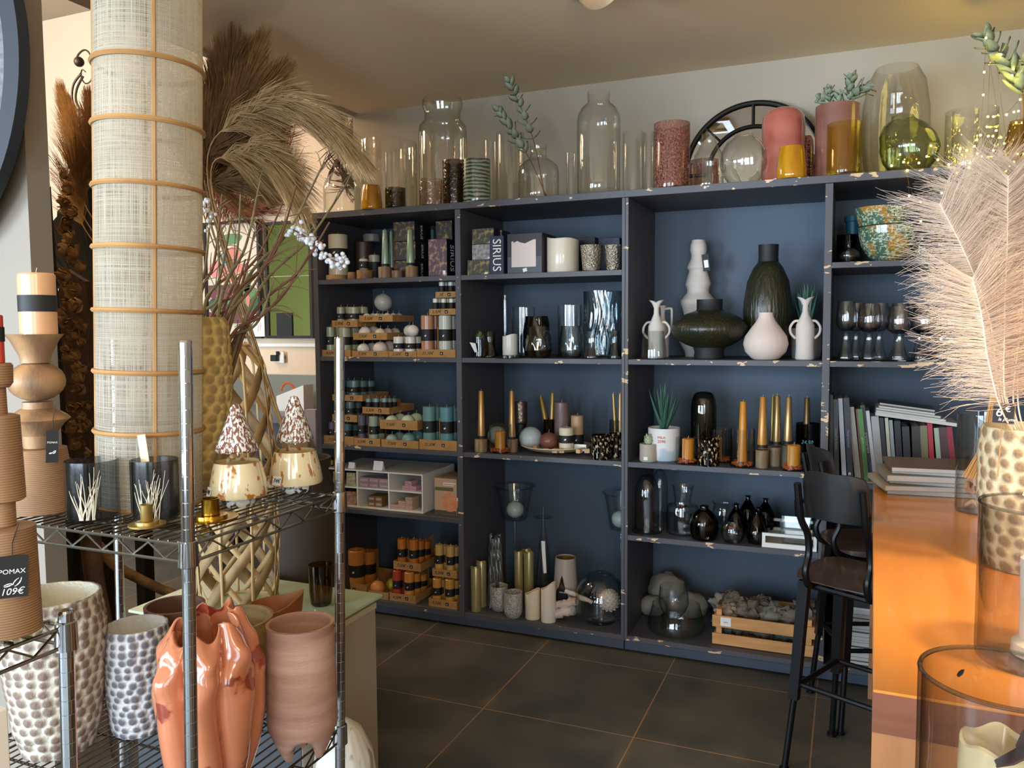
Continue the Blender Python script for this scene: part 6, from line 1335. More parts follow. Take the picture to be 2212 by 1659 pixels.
t.rotation_euler = Matrix.Rotation(.034, 4, Vector((-math.sin(YAW), math.cos(YAW), 0))).to_euler()
for a in (rad(-38), rad(52), rad(142), rad(232)):
    c_, s_ = math.cos(a), math.sin(a); MB().tube([((rL-.004)*c_, (rL-.004)*s_, 0), ((rL-.004)*c_, (rL-.004)*s_, zt)], .0062, 6).build('upright', m_bam, t)
# smoked votives with dried grass
g_sm = GLASS('frosted_smoke', '#7d8184', '#3a3e42', refl=1.3, rough=.15)
m_straw = M('silver_straw', '#cfc4ac', .6)
def smv(label, x0, x1, yt, yb, sd):
    xc = (x0+x1)/2; Pb = onrack(xc, yb, ZU); r = pxlen(x1-x0, Pb+Vector((0, .05, 0)))/2; Pc = Vector((Pb.x-.01, Pb.y+r*.93, ZU)); Pc.x = spot(xc, Pc.y, ZU).x; h = zat(xc, yt, Pc.y-r*.3)-ZU
    t = thing('votive', label, 'votive', Pc)
    MB().lathe(gprof([(r*.95, 0), (r, .006), (r, h)], .004), 48).build('glass', g_sm, t); rnd = random.Random(sd); b = MB()
    for k in range(20):
        a0 = rad(-60+rnd.uniform(-16, 24)); a1 = a0+(k-8)/20*1.1; hh = h*rnd.uniform(.55, .95)*(1-.03*abs(k-12)); R = r+.0025
        b.tube([(R*math.cos(a0+(a1-a0)*u)+rnd.uniform(-.001, .001), R*math.sin(a0+(a1-a0)*u), .006+hh*u**.8) for u in (0, .2, .4, .6, .8, 1)], .0013, 5, taper=.4)
    b.build('dried_grass', m_straw, t); return t
smv('smoked glass votive with a fan of dried stems, beside the wood candlestick', 149, 256, 997, 1134, 3)
t = smv('smoked glass votive with dried stems, half behind the chrome post', 288, 386, 995, 1132, 8)
q = thing('paper_tag', 'small beige paper tag sticking out of the right smoked votive', 'tag', t.location+Vector((-.03, 0, .15))); MB().box(-.012, .012, 0, .001, -.03, .03, rt(-.15, 'Y')).build('tag_paper', M('tag_beige', '#d8c49c', .7), q, smooth=False)
# brass candle holders
m_br = M('brass', '#b58a2e', .22, 1.); m_brm = M('matte_brass', '#b59a58', .4, .8)
for lab, x, y, w, mm, sc in (('shiny brass chamberstick with round plate near the chrome post', 456, 1138, 116, m_br, 1), ('matte brass chamberstick in front of the right smoked votive', 318, 1149, 78, m_brm, .8)):
    Pb = onrack(x, y, ZU); R = pxlen(w, Pb)/2; t = thing('chamberstick', lab, 'candle holder', spot(x, Pb.y+R*.8, ZU))
    MB().lathe([(0, 0), (R, .004), (R*1.01, .008), (R*.92, .008), (R*.62, .006), (R*.6, .013), (0, .013)], 48).build('plate', mm, t)
    MB().lathe([(R*.33, .0135), (R*.34, .014), (R*.33, .045), (R*.35, .048), (R*.29, .048), (R*.28, .02), (0, .02)], 32).build('candle_cup', mm, t)
# glass tree lights
def treecol(name, a, bcol, ns, thr, stretch):
    return M(name, a, .1, col2=bcol, ns=ns, thr=thr, coat=.9, stretch=stretch)
tr_low = M('cream_speckled_glass', '#ecdcb2', .12, col2='#b5722f', ns=48, thr=(.56, .60), coat=.8, stretch=(1, 1, .55)); tr_mid = GLASS('cream_glass', '#ead9b8', '#c9a878', refl=1.8)
tr_up = treecol('swirl_glass', '#7c4c38', '#e8ecec', 210, (.49, .54), (1, 1, .4))
m_inner = M('warm_wax', '#ecd6a2', .6)
def gtree(label, xc, w, yt, yb, seed, lean=0):
    Pb = onrack(xc, yb, ZU); r = pxlen(w, Pb+Vector((0, .06, 0)))/2; Y = Pb.y+r*.55; P = spot(xc, Y, ZU); h = zat(xc, yt, Y)-ZU
    t = thing('glass_tree', label, 'glass tree', P, seed)
    MB().lathe(gprof([(r*.55, 0), (r*.6, h*.03), (r*.58, h*.085), (r*.6, h*.09)], .004), 40).build('foot', GLASS('foot_glass', '#b9c9c4', '#6d7f80', refl=1.5, col2='#e0e0d8', ns=50, thr=(.5, .55)), t)
    MB().lathe([(r*.3, h*.092), (r*.97, h*.095), (r, h*.12), (r*.93, h*.25), (r*.78, h*.43)], 56, fn=lambda a, tt, rr, zz: (rr*(1+.01*math.sin(5*a+zz*60)), zz)).build('lower_shade', tr_low, t)
    MB().lathe([(r*.78, h*.43), (r*.68, h*.52), (r*.63, h*.60)], 56).build('clear_band', tr_mid, t)
    MB().lathe([(0, h*.11), (r*.86, h*.115), (r*.74, h*.40), (0, h*.41)], 40).build('wax_fill', m_inner, t)
    MB().lathe([(r*.66, h*.53), (r*.70, h*.55), (r*.66, h*.60), (r*.50, h*.72), (r*.34, h*.84), (r*.22, h*.92), (r*.2, h*.955), (r*.13, h*.99), (0, h)], 48, fn=lambda a, tt, rr, zz: (rr*(1+.03*math.sin(2*a+zz*50)), zz)).build('upper_cone', tr_up, t)
    q = bpy.data.objects.new('price_sticker', None); return t, r, h
g1, r1, h1 = gtree('speckled amber and white glass tree, left of the pair on the rack', 516, 124, 872, 1099, 0)
g2, r2, h2 = gtree('speckled amber and white glass tree, right of the pair on the rack', 640, 112, 855, 1069, 2.1)
for g, r_, h_, a in ((g1, r1, h1, rad(-122)), (g2, r2, h2, rad(-96)-2.1)):
    T = rt(a+PI/2, 'Z') @ tr(0, -r_*.985, h_*.155) @ rt(-.22, 'X')
    MB().box(-.014, .014, -.0008, 0, -.011, .011, T).build('price_sticker', m_wht, g, smooth=False)
    o = text('74€', .014, m_ink, g, T.translation+Vector((T.col[1][0], T.col[1][1], 0))*-.0016, (PI/2-.22, 0, a+PI/2), shear=.2, name='price')
# wood candlesticks
m_mango = M('mango_wood', '#ad855c', .5, col2='#86664a', ns=4, kind='wave', stretch=(1, 1, .5), thr=(.1, .95), bump=.15, bs=90)
nt = m_mango.node_tree
m_mangog = M('grooved_mango_wood', '#a98058', .6, col2='#8f6c4e', ns=7, kind='noise', thr=(.3, .7))
nt = m_mangog.node_tree; N = nt.nodes; wv = N.new('ShaderNodeTexWave'); wv.bands_direction = 'Z'; wv.inputs['Scale'].default_value = 75; tcn = N.new('ShaderNodeTexCoord'); nt.links.new(tcn.outputs['Object'], wv.inputs['Vector'])
bpn = N.new('ShaderNodeBump'); bpn.inputs['Strength'].default_value = .6; bpn.inputs['Distance'].default_value = .002; nt.links.new(wv.outputs['Fac'], bpn.inputs['Height']); nt.links.new(bpn.outputs['Normal'], N['Principled BSDF'].inputs['Normal'])
Pb = onrack(92, 1117, ZU); r = pxlen(126, Pb)/2; Y = Pb.y+r*.8; P = spot(92, Y, ZU)
t = thing('wooden_candlestick', 'sculptural mango wood candlestick of stacked turned shapes', 'candlestick', P); kx = pxlen(1, P); Zp = lambda y: zat(92, y, Y)-ZU
MB().lathe([(0, 0), (66*kx, 0), (63*kx, Zp(1060)), (52*kx, Zp(968)), (0, Zp(967))], 48).build('base_cone', m_mangog, t, ang=25)
MB().lathe([(30*kx, Zp(967)+.0003), (33*kx, Zp(940)), (50*kx, Zp(915)), (62*kx, Zp(905)), (58*kx, Zp(900)), (34*kx, Zp(883)), (30*kx, Zp(882)), (29*kx, Zp(868)), (0, Zp(868))], 48).build('flared_disc', m_mango, t, ang=25)
MB().lathe([(0, Zp(867.5))]+[(56*kx*math.cos(a)+.0, Zp(824)+43*kx*math.sin(a)) for a in [rad(-70+14*k) for k in range(11)]]+[(0, Zp(782.5))], 48).build('ball', m_mango, t)
MB().lathe([(29*kx, Zp(784)), (29*kx, Zp(775)), (32*kx, Zp(765)), (46*kx, Zp(735)), (56*kx, Zp(722)), (50*kx, Zp(722)), (40*kx, Zp(727)), (0, Zp(727))], 48).build('top_cup', m_mango, t, ang=25)
o = candle('thick peach candle with black band on the mango wood candlestick', 47, 122, 590, ZU+Zp(726.5), Y-FR, '#dba77a', band=(.39, .65), mark=False)
def tagpomax(par, w, h, price='', loc=(0, 0, 0), rot=(0, 0, 0)):
    g = bpy.data.objects.new('hang_tag', None); COL.objects.link(g); g.parent = par; g.location = loc; g.rotation_euler = rot
    MB().box(-w/2, w/2, -.0008, 0, -h, 0).build('tag_card', m_dark, g, smooth=False)
    text('POMAX', w*.24, m_wht, g, (0, -.001, -h*.38))
    MB().leaf(tr(w*.05, -.0012, -h*.72) @ rt(PI/2, 'X') @ rt(-.7, 'Z'), w*.38, w*.09, 0).build('feather_mark', m_wht, g)
    MB().leaf(tr(-w*.25, -.0012, -h*.72) @ rt(PI/2, 'X') @ rt(-1.3, 'Z'), w*.3, w*.05, 0).build('feather_mark', m_wht, g)
    if price: text(price, w*.34, m_wht, g, (0, -.0014, -h*.86), shear=.25, name='price')
    MB().tube([(0, 0, 0), (0, .003, h*.3), (w*.2, .01, h*.75)], .0008, 5).build('string', m_ink, g); return g
def front(P_, dxm, R_, zz):
    c_ = Vector((-P_.x, -P_.y, 0)).normalized(); rr = Vector((-c_.y, c_.x, 0)); return tuple(c_*R_+rr*dxm+Vector((0, 0, zz))), math.atan2(c_.y, c_.x)+PI/2
l_, a_ = front(P, 25*kx, 62*kx, Zp(925)); tagpomax(t, .024, .072, '', l_, (0, .06, a_))
# grooved tall candlestick on the lower rack (cut by the frame)
Pb = atZ(32, 1402, .998); r = pxlen(118, Pb)/2; Y = Pb.y+r*.8; P = spot(18, Y, .998)
dsc = tag(MB().lathe([(0, 0), (r*1.15, 0), (r*1.18, .004), (r*1.15, .008), (0, .008)], 48).build('glass_plate', GLASS('plate_yellowish', '#b8b08c', '#6f6a50'), loc=P), 'round glass plate under the grooved wood candlestick', 'plate')
P = P+Vector((0, 0, .0085)); zb = P.z; t = thing('wooden_candlestick', 'tall grooved wood candlestick at the left edge with black price tag', 'candlestick', P); Zp = lambda y: zat(20, y, Y)-zb; kx = pxlen(1, P)
MB().lathe([(0, 0), (66*kx, 0), (62*kx, Zp(1140)), (36*kx, Zp(1138)), (0, Zp(1137))], 48).build('base_block', m_mangog, t, ang=25)
MB().lathe([(26*kx, Zp(1137)), (26*kx, Zp(1084)), (0, Zp(1084))], 40).build('lower_neck', m_mangog, t)
MB().lathe([(40*kx, Zp(1084)+.0003), (46*kx, Zp(1080)), (46*kx, Zp(1060)), (42*kx, Zp(900)), (30*kx, Zp(896)), (0, Zp(896))], 48).build('middle_block', m_mangog, t, ang=25)
MB().lathe([(20*kx, Zp(896)), (19*kx, Zp(838)), (0, Zp(838))], 40).build('upper_neck', m_mangog, t)
MB().lathe([(26*kx, Zp(838)), (33*kx, Zp(828)), (34*kx, Zp(790)), (30*kx, Zp(785)), (0, Zp(786))], 48).build('top_cup', m_mangog, t, ang=25)
l_, a_ = front(P, 14*kx, 69*kx, Zp(1188)); tagpomax(t, 58*kx, 88*kx, '109€', l_, (0, .05, a_))
candle('red candle with black band at the left picture edge', -14, 10, 680, zb+Zp(786)+.0005, Y-FR, '#b8392a', band=(.45, .75), mark=False)
# ------------------------------------------------------------------ knobbly vases
def knobvase(name, label, P, prof, cell, bump, ca, cb, seed=1, rim=.006, seg=150, rough=.75, rz=0, H_=None):
    """prof [(r,z)]; hexagonal field of pressed knobs"""
    h = prof[-1][1]; rows = []; n = max(60, int(h/(cell/9)))
    def R(z):
        for (r0, z0), (r1, z1) in zip(prof, prof[1:]):
            if z <= z1+1e-9:
                u = (z-z0)/(z1-z0); u = u*u*(3-2*u)*.5+u*.5; return r0+(r1-r0)*u
        return prof[-1][0]
    rnd = random.Random(seed); nr = int(h/(cell*.8)); cen = []
    for j in range(nr+1):
        z = (j+.5)*h/nr; m_ = max(5, round(2*PI*R(z)/cell)); off = rnd.random()
        for i in range(m_): cen.append(((i+off)/m_*2*PI+rnd.uniform(-.12, .12)*2*PI/m_, z+rnd.uniform(-.12, .12)*cell, rnd.uniform(.38, .56)*cell))
    b = MB(); vc = []; vs = []; grid = {}
    for c in cen: grid.setdefault(int(c[1]/cell), []).append(c)
    for k in range(n+1):
        z = h*k/n; Rz = R(z)
        near = [c for g in (-1, 0, 1) for c in grid.get(int(z/cell)+g, ())]
        for i in range(seg):
            a = 2*PI*i/seg; best = 9
            for (ca_, cz, cr) in near:
                da = (a-ca_+PI) % (2*PI)-PI; dx = da*Rz
                if abs(dx) > cell: continue
                q = math.sqrt(dx*dx+(z-cz)**2)/cr
                if q < best: best = q
            f = math.sqrt(max(0, 1-best*best)) if best < 1 else 0
            rr = Rz+bump*f; vs.append((rr*math.cos(a), rr*math.sin(a), z)); vc.append(max(0, min(1, (1.0-best)*2.4)) if best < 1 else 0)
    fs = [(k*seg+i, k*seg+(i+1) % seg, (k+1)*seg+(i+1) % seg, (k+1)*seg+i) for k in range(n) for i in range(seg)]
    o = len(vs)
    for rr_, z in ((prof[-1][0]-rim, h), (prof[-1][0]-rim*1.3, h*.6), (prof[-1][0]*.7, .02)):
        vs += [(rr_*math.cos(2*PI*i/seg), rr_*math.sin(2*PI*i/seg), z) for i in range(seg)]; vc += [0]*seg
    base = n*seg
    for q in range(3):
        s0 = base if q == 0 else o+(q-1)*seg; s1 = o+q*seg
        fs += [(s0+i, s0+(i+1) % seg, s1+(i+1) % seg, s1+i) for i in range(seg)]
    fs.append(tuple(o+2*seg+i for i in range(seg))); fs.append(tuple(range(seg))[::-1])
    b.add(vs, fs); mm = M('knob_'+name+str(seed), ca, rough, col2=cb, attr='knob', bump=.35, bs=120)
    ob_ = b.build(name, mm, loc=P, vcol=vc, ang=180); ob_.rotation_euler = (0, 0, rz); return tag(ob_, label, 'vase')
# behind the lantern, with twigs
P = spot(428, 1.605, ZU); k = pxlen(1, P); hh = zat(470, 684, 1.56)-ZU
kv = knobvase('knobbly_vase', 'tall yellowish knobbly vase behind the tall lantern, filled with twigs', P, [(50*k, 0), (62*k, hh*.12), (72*k, hh*.45), (74*k, hh*.75), (70*k, hh*.95), (62*k, hh)], .030, .006, '#d6bd78', '#a58e60', 2)
# lower shelf
P0 = atZ(130, 1690, ZL); P = spot(128, 1.32, ZL); k = pxlen(1, P); ht = zat(150, 1290, 1.32)-ZL
knobvase('knobbly_vase', 'large white and brown knobbly vase at the bottom left', P, [(66*k, 0), (82*k, ht*.2), (97*k, ht*.6), (98*k, ht*.8), (90*k, ht)], .029, .007, '#ded8c4', '#8a7466', 3, seg=190)
P = spot(303, 1.46, ZL); k = pxlen(1, P); ht = zat(303, 1350, 1.46)-ZL
knobvase('knobbly_vase', 'smaller grey and white knobbly vase on the lower rack shelf', P, [(50*k, 0), (56*k, ht*.1), (64*k, ht*.5), (66*k, ht*.85), (60*k, ht)], .023, .0055, '#d8d8d8', '#6f6a70', 4)
# coral pleated vase
P = spot(458, 1.33, ZL); k = pxlen(1, P); ht = zat(458, 1345, 1.33)-ZL
m_cor = M('coral_lustre', '#cc7f5a', .18, col2='#93402a', ns=9, thr=(.575, .60), coat=.8, bump=.08, bs=25)
def fold(a, t, rr, zz):
    u = zz/ht; f = a*3.5; w = abs(math.sin(f+.5*math.sin(u*3)+.25*math.sin(2*a+u*6)))**.42
    r2 = rr*(.64+.42*w+.05*math.sin(a*2+u*4)); r2 += .012*math.exp(-((u-.72)/.07)**2)*math.sin(5*a+1)+.008*math.exp(-((u-.85)/.05)**2)*math.sin(9*a)
    return (r2, zz+(u**6)*ht*(.035*math.sin(7*a+.6)+.05*math.cos(a-.8)))
pr = [(k*r_, ht*z_) for r_, z_ in ((60, 0), (76, .06), (92, .22), (104, .42), (110, .6), (106, .75), (96, .88), (80, .97), (74, 1.0))]
q = []
for a, b_ in zip(pr, pr[1:]): q += [(a[0]+(b_[0]-a[0])*j/7, a[1]+(b_[1]-a[1])*j/7) for j in range(7)]
q.append(pr[-1]); inn = [(r_-.007, z_) for r_, z_ in reversed(q)][:34]
tag(MB().lathe([(0, 0)]+q+inn+[(0, inn[-1][1])], 168, fn=lambda a, t, rr, zz: fold(a, t, rr, zz) if rr > 0 else (0, zz)).build('pleated_vase', m_cor, loc=P, rot=(0, 0, .5), ang=180), 'glossy coral vase with deep vertical pleats on the lower shelf', 'vase')
# terracotta footed cylinder
P = spot(656, 1.50, ZL); k = pxlen(1, P); ht = zat(652, 1345, 1.50)-ZL; R = 72*k
m_ter = M('pitted_terracotta', '#cda18a', .85, col2='#a97c68', ns=3, stretch=(1, 1, 9), bump=.5, bs=110)
def feet(a, t, rr, zz):
    if rr < R*.5: return (rr, zz)
    w = (.5+.5*math.cos(3*(a-rad(9))))
    if zz < .26*ht:
        u = zz/(.26*ht); lift = (1-w)**.7*.20*ht
        return (rr*(1-.30*(1-u)*w-.03*(1-u)), zz*(1-lift/(.26*ht))+lift)
    return (rr*(1+.012*math.sin(2*a)), zz)
pr = [(R*.62, 0), (R*.86, .02*ht), (R*.93, .06*ht), (R*.97, .10*ht), (R*.99, .13*ht), (R*1.0, .16*ht), (R*1.0, .2*ht), (R*1.01, .26*ht), (R*1.02, .35*ht), (R, .6*ht), (R*.97, .85*ht), (R*.96, .97*ht), (R*.98, ht)]
tag(MB().lathe([(0, .2*ht), (R*.4, .2*ht)]+pr+[(R*.88, ht), (R*.86, .8*ht), (R*.84, .5*ht), (0, .5*ht)], 96, fn=feet).build('footed_vase', m_ter, loc=P, ang=60), 'terracotta cylinder vase on pointed feet, next to the chrome post', 'vase')
m_stw = M('stoneware_tan', '#a98a5c', .8, col2='#7b6240', ns=6, stretch=(1, 1, 5), bump=.3, bs=80)
P = spot(520, 1.60, ZL); k = pxlen(1, P); ht = zat(520, 1335, 1.60)-ZL
tag(MB().lathe(gprof([(50*k, 0), (60*k, ht*.3), (70*k, ht*.8), (73*k, ht)], .008), 64, fn=lambda a, t, rr, zz: (rr*(1+.01*math.sin(3*a)), zz*(1+.02*math.sin(a)))).build('stoneware_pot', m_stw, loc=P, ang=60), 'tan stoneware pot behind the coral pleated vase', 'pot')
P = spot(385, 1.615, ZL); k = pxlen(1, P); ht = zat(385, 1305, 1.62)-ZL
tag(MB().lathe(gprof([(30*k, 0), (40*k, ht*.3), (58*k, ht*.8), (62*k, ht)], .008), 48).build('stoneware_pot', M('dark_clay_pot', '#6b463a', .7, bump=.2), loc=P), 'dark red-brown clay pot behind the chrome post', 'pot')
# ------------------------------------------------------------------ glass-topped cabinet behind rack
ZG = .62; cx1 = -1.432; cy1 = 2.24
t = thing('display_cabinet', 'low pale cabinet with a frosted glass top behind the rack', 'cabinet', (cx1-.32, 1.835, 0))
MB().box(-.32, .32, .0, .40, .02, ZG-.045, bev=.002).build('cabinet_body', M('cabinet_greige', '#a69d8c', .6), t, smooth=False)
MB().box(-.318, .318, -.004, -.0005, .025, ZG-.05).build('added_dark_front', M('cabinet_front_dark', '#3a3c40', .5), t, smooth=False)  # dark board added over the pale front, darkening it under the rack
MB().box(-.31, .31, .01, .39, 0, .0195).build('cabinet_plinth', m_dark, t, smooth=False)
MB().box(-.322, .322, -.002, .402, ZG-.0445, ZG-.026).build('cabinet_top', M('cabinet_rim', '#c9bc9c', .5), t, smooth=False)
MB().box(-.33, .34, -.01, .415, ZG-.008, ZG).build('glass_plate', M('frosted_glass', '#b9c9a8', .25, coat=.3), t, smooth=False)
for x in (-.29, .29):
    for y in (.03, .37): MB().cyl(.008, ZG-.0255, ZG-.0085, 12, tr(x, y, 0)).build('glass_spacer', m_chr, t)
P = spot(694, 2.09, ZG); k = pxlen(1, P); ht = zat(694, 1219, 2.09)-ZG
tag(MB().lathe(gprof([(17*k, 0), (22*k, .006), (25*k, ht*.35), (25.5*k, ht)], .003), 40).build('amber_tumbler', GLASS('dark_amber', '#7a5214', '#3a2608', refl=1.5), loc=P), 'dark amber glass tumbler on the glass-topped cabinet', 'glass')
dt = thing('low_bench', 'dark low wooden bench added to fill the dark area behind the rack', 'bench', (-2.75, 2.75, 0)); mb_ = M('dark_bench_wood', '#3a2a20', .6, col2='#2a1d16', ns=5)  # bench added as a dark block where the background is dark
MB().box(-.55, .5, -.25, .25, .66, .70, bev=.003).build('bench_top', mb_, dt, smooth=False)
for x in (-.5, .45):
    for y in (-.21, .21): MB().box(x-.03, x+.03, y-.03, y+.03, 0, .6595).build('leg', mb_, dt, smooth=False)
q_ = [atY(x, y, 2.38) for x, y in ((212, 1178), (250, 1222), (300, 1250), (345, 1272), (385, 1296), (420, 1400))]+[Vector((spot(430, 2.38, 0).x, 2.38, .02))]
tag(MB().tube(spline([p-q_[-1] for p in q_], 6), .022, 10, taper=.7).build('curved_driftwood', M('ochre_driftwood', '#9c7444', .8, col2='#5a4028', ns=8, bump=.5), loc=q_[-1]), 'curved ochre driftwood branch leaning behind the lower rack shelf', 'driftwood')
q_ = [atY(x, y, 2.0) for x, y in ((196, 1150), (204, 1250), (236, 1420), (262, 1659))]
tag(MB().tube(spline([p-q_[-1] for p in q_], 6), .034, 10, taper=.8).build('brown_log', M('brown_log', '#6d4a2c', .85, col2='#4a3020', ns=9, bump=.6), loc=q_[-1]), 'brown leaning log seen left of the curved driftwood branch', 'log')
vb = spot(325, 2.6, .70); tag(MB().lathe(gprof([(.09, 0), (.1, .01), (.1, .2), (.07, .25), (.075, .27)], .003), 40).build('glass_jar', g_gob, loc=(vb.x, vb.y, .7005)), 'clear glass jar on the dark bench behind the rack', 'jar')
# woven basket lantern
P = spot(515, 1.99, ZG); k = pxlen(1, P); ht = zat(515, 738, 1.97)-ZG
m_pan = M('pandan_strip', '#b5976a', .7, col2='#8d734e', ns=14, stretch=(1, 1, 1)); m_pan2 = M('pandan_light', '#c9ab78', .65)
t = thing('woven_lantern', 'tall openwork lantern of crossed flat palm strips', 'lantern', P)
def RL(u): return k*88*(.62+.38*math.sin(PI*min(1, .30+u*.62)))*(1 if u < .93 else 1-.55*(u-.93)/.07)
def strip(a0, turn, u0, u1, w, mat, nm, off=0, n=26):
    vs = []; fs = []
    for j in range(n+1):
        u = u0+(u1-u0)*j/n; a = a0+turn*(u-u0); r_ = RL(u)+off*(.0015) + .001*math.sin(j*1.3)
        da = w/r_/2; tilt = .35 if turn else 0
        for s in (-1, 1):
            aa = a+s*da; uu = u-s*w*tilt/ht*(1 if turn > 0 else -1)
            vs.append((r_*math.cos(aa), r_*math.sin(aa), max(0.001, min(1, uu))*ht))
    for j in range(n): fs.append((2*j, 2*j+1, 2*j+3, 2*j+2))
    return MB().add(vs, fs).build(nm, mat, t, solid=.0012)
for i in range(7): strip(2*PI*i/7, 5.2, 0, .99, .028, m_pan, 'woven_strip', 1)
for i in range(7): strip(2*PI*i/7+.4, -5.2, 0, .99, .014, m_pan2, 'woven_strip', -1)
for i in range(9): strip(2*PI*i/9+.2, 0, 0, .98, .009, m_pan2, 'upright_rib', 3)
for u in (0.004, .5, .985): MB().tube([(RL(u)*math.cos(2*PI*j/40), RL(u)*math.sin(2*PI*j/40), u*ht) for j in range(40)], .0045, 6, True).build('rim_hoop', m_pan2, t)
# brown leaf-shaped bowl
m_ter2 = M('glazed_ochre', '#a8683a', .5, col2='#8a5028', ns=5)
P = spot(590, 1.80, ZG)
tag(MB().lathe(gprof([(.03, 0), (.06, .02), (.075, .06), (.08, .1)], .006), 48, fn=lambda a, t, rr, zz: (rr*(1+.1*math.cos(a-.6)), zz*(1+.35*max(0, math.cos(a-.5))**2))).build('ochre_bowl', m_ter2, loc=P), 'ochre clay bowl with a raised lip on the cabinet', 'bowl')
# raffia fibres hanging
rnd = random.Random(6); b = MB(); C0 = atY(632, 1110, 3.2)
for j in range(70):
    x = rnd.uniform(-.09, .09); pts = [Vector((x*.4, rnd.uniform(-.02, .02), .14))]
    for q in range(6): pts.append(pts[-1]+Vector((rnd.uniform(-.022, .022)+(x-pts[-1].x)*.3, rnd.uniform(-.01, .01), -.075)))
    b.tube(spline(pts, 3), .0011, 3, caps=False)
tag(b.build('raffia_bunch', M('raffia', '#c2a878', .8), loc=C0), 'bunch of loose curly raffia fibres hanging behind the rack', 'raffia')
# white ribbed gourd at the floor
Pg = spot(748, 1.86, 0); t = thing('white_gourd_vase', 'large white ribbed gourd-shaped vase low beside the rack', 'vase', Pg)
zt = zat(752, 1553, 1.86); Rr = pxlen(62, Vector((Pg.x, Pg.y, zt)))
MB().lathe([(0, 0), (Rr*.5, 0), (Rr*1.05, zt*.25), (Rr*1.15, zt*.5), (Rr*.98, zt*.75), (Rr*.6, zt*.92), (Rr*.2, zt*.99), (0, zt)], 72, fn=lambda a, tt, rr, zz: (rr*(1+.025*abs(math.sin(9*a+zz*3))), zz)).build('gourd_body', M('white_gourd', '#ddd6c6', .5, col2='#a89c88', ns=25, stretch=(1, 1, .1), thr=(.6, .66)), t)
# white edge at bottom left
P = atY(2, 1620, .62); tag(MB().box(-.012, .006, -.1, .0, -atY(10, 1525, .6).z, .0, bev=.002).build('white_card_stand', m_white, loc=atY(10, 1525, .6), smooth=False), 'white upright panel at the very bottom left corner', 'panel')
# round paper fan on the partition
cF = atY(-351, 110, 1.69); Rf = pxlen(435, Vector((cF.x, 1.69, cF.z)))*.93
cF = Vector((atY(84, 150, 1.69).x-Rf, 1.69, atY(84, 110, 1.69).z))
t = thing('round_paper_fan', 'big round pleated paper fan with dark rim on the left wall', 'fan', (cF.x, 1.66, cF.z))
n = 160; vs = [(0, 0, 0)]+[(Rf*.93*math.cos(2*PI*i/n), -.012*(i % 2)+.0, Rf*.93*math.sin(2*PI*i/n)) for i in range(n)]
MB().add(vs, [(0, 1+(i+1) % n, 1+i) for i in range(n)]).build('pleated_paper', M('fan_paper', '#8a858a', .8, col2='#68646a', ns=40, thr=(.3, .7)), t, smooth=False, solid=.001)
MB().lathe([(Rf*.9, -.005), (Rf*.9, .03), (Rf, .03), (Rf, -.005), (Rf*.9, -.005)], 96, rt(PI/2, 'X')).build('rim', M('fan_rim', '#2b2f36', .6), t, ang=30)
MB().cyl(.03, -.004, .04, 24, rt(PI/2, 'X')).build('hub', M('fan_rim', '#2b2f36', .6), t)
# twigs in the knobbly vase
kb = Vector(kv.location)+Vector((0, 0, .25)); m_tw = M('olive_twig', '#8a7f58', .85, col2='#5f5238', ns=12); m_tw2 = M('brown_twig', '#6d4a36', .85)
tips = [(700, 350, 2.0), (640, 400, 1.9), (752, 392, 2.0), (712, 480, 1.9), (620, 470, 1.9), (660, 560, 1.85), (560, 400, 1.8), (600, 520, 1.75), (520, 420, 1.8), (640, 600, 1.7), (590, 610, 1.75), (480, 420, 1.75), (500, 470, 1.7), (550, 500, 1.9), (470, 500, 1.7), (530, 560, 1.8), (455, 440, 1.7), (610, 440, 2.0)]
words = 'one two three four five six seven eight nine ten eleven twelve thirteen fourteen fifteen sixteen seventeen eighteen'.split()
tl_ = ['bare twig reaching highest right toward the clear bottle', 'bare twig ending just left of the clear bottle', 'longest bare twig reaching over the bookcase corner', 'bare twig ending in a loop at the bookcase post', 'olive twig pointing at the framed mirror top', 'low olive twig crossing the framed mirror', 'steep bare twig in front of the wreath', 'brown twig crossing the poster', 'steep dark twig close to the lantern', 'lowest twig bending to the right over poster and mirror', 'thin brown twig low over the poster', 'upright twig next to the lantern edge', 'short upright brown twig in the bundle', 'olive twig leaning right across the poster top', 'short dark twig at the lantern edge', 'brown twig spreading over the poster middle', 'near-vertical twig against the lantern', 'thin twig ending under the pale curling plume']
for j, (x, y, Y) in enumerate(tips):
    rnd = random.Random(j+50); e = atY(x, y, Y)-kb; s = Vector((rnd.uniform(-.02, .035), rnd.uniform(-.03, .03), -.2)); m1 = s.lerp(e, .4)+Vector((-.03, 0, .10+.03*rnd.random())); m2 = s.lerp(e, .72)+Vector((rnd.uniform(-.02, .02), 0, .05*rnd.random()))
    t = thing('twig', tl_[j], 'twig', kb); sp = spline([s, m1, m2, e], 8); b = MB().tube(sp, .0058, 6, taper=.4)
    for q in range(5):
        i = int(len(sp)*rnd.uniform(.4, .95)); p = sp[min(i, len(sp)-1)]; d = Vector((rnd.uniform(-.2, 1), rnd.uniform(-.4, .4), rnd.uniform(-.3, .8))).normalized()*rnd.uniform(.04, .13); b.tube(spline([p, p+d*.5+Vector((0, 0, .012)), p+d], 4), .0016, 5, taper=.4)
    b.build('twig_wood', (m_tw, m_tw2)[j % 2], t)
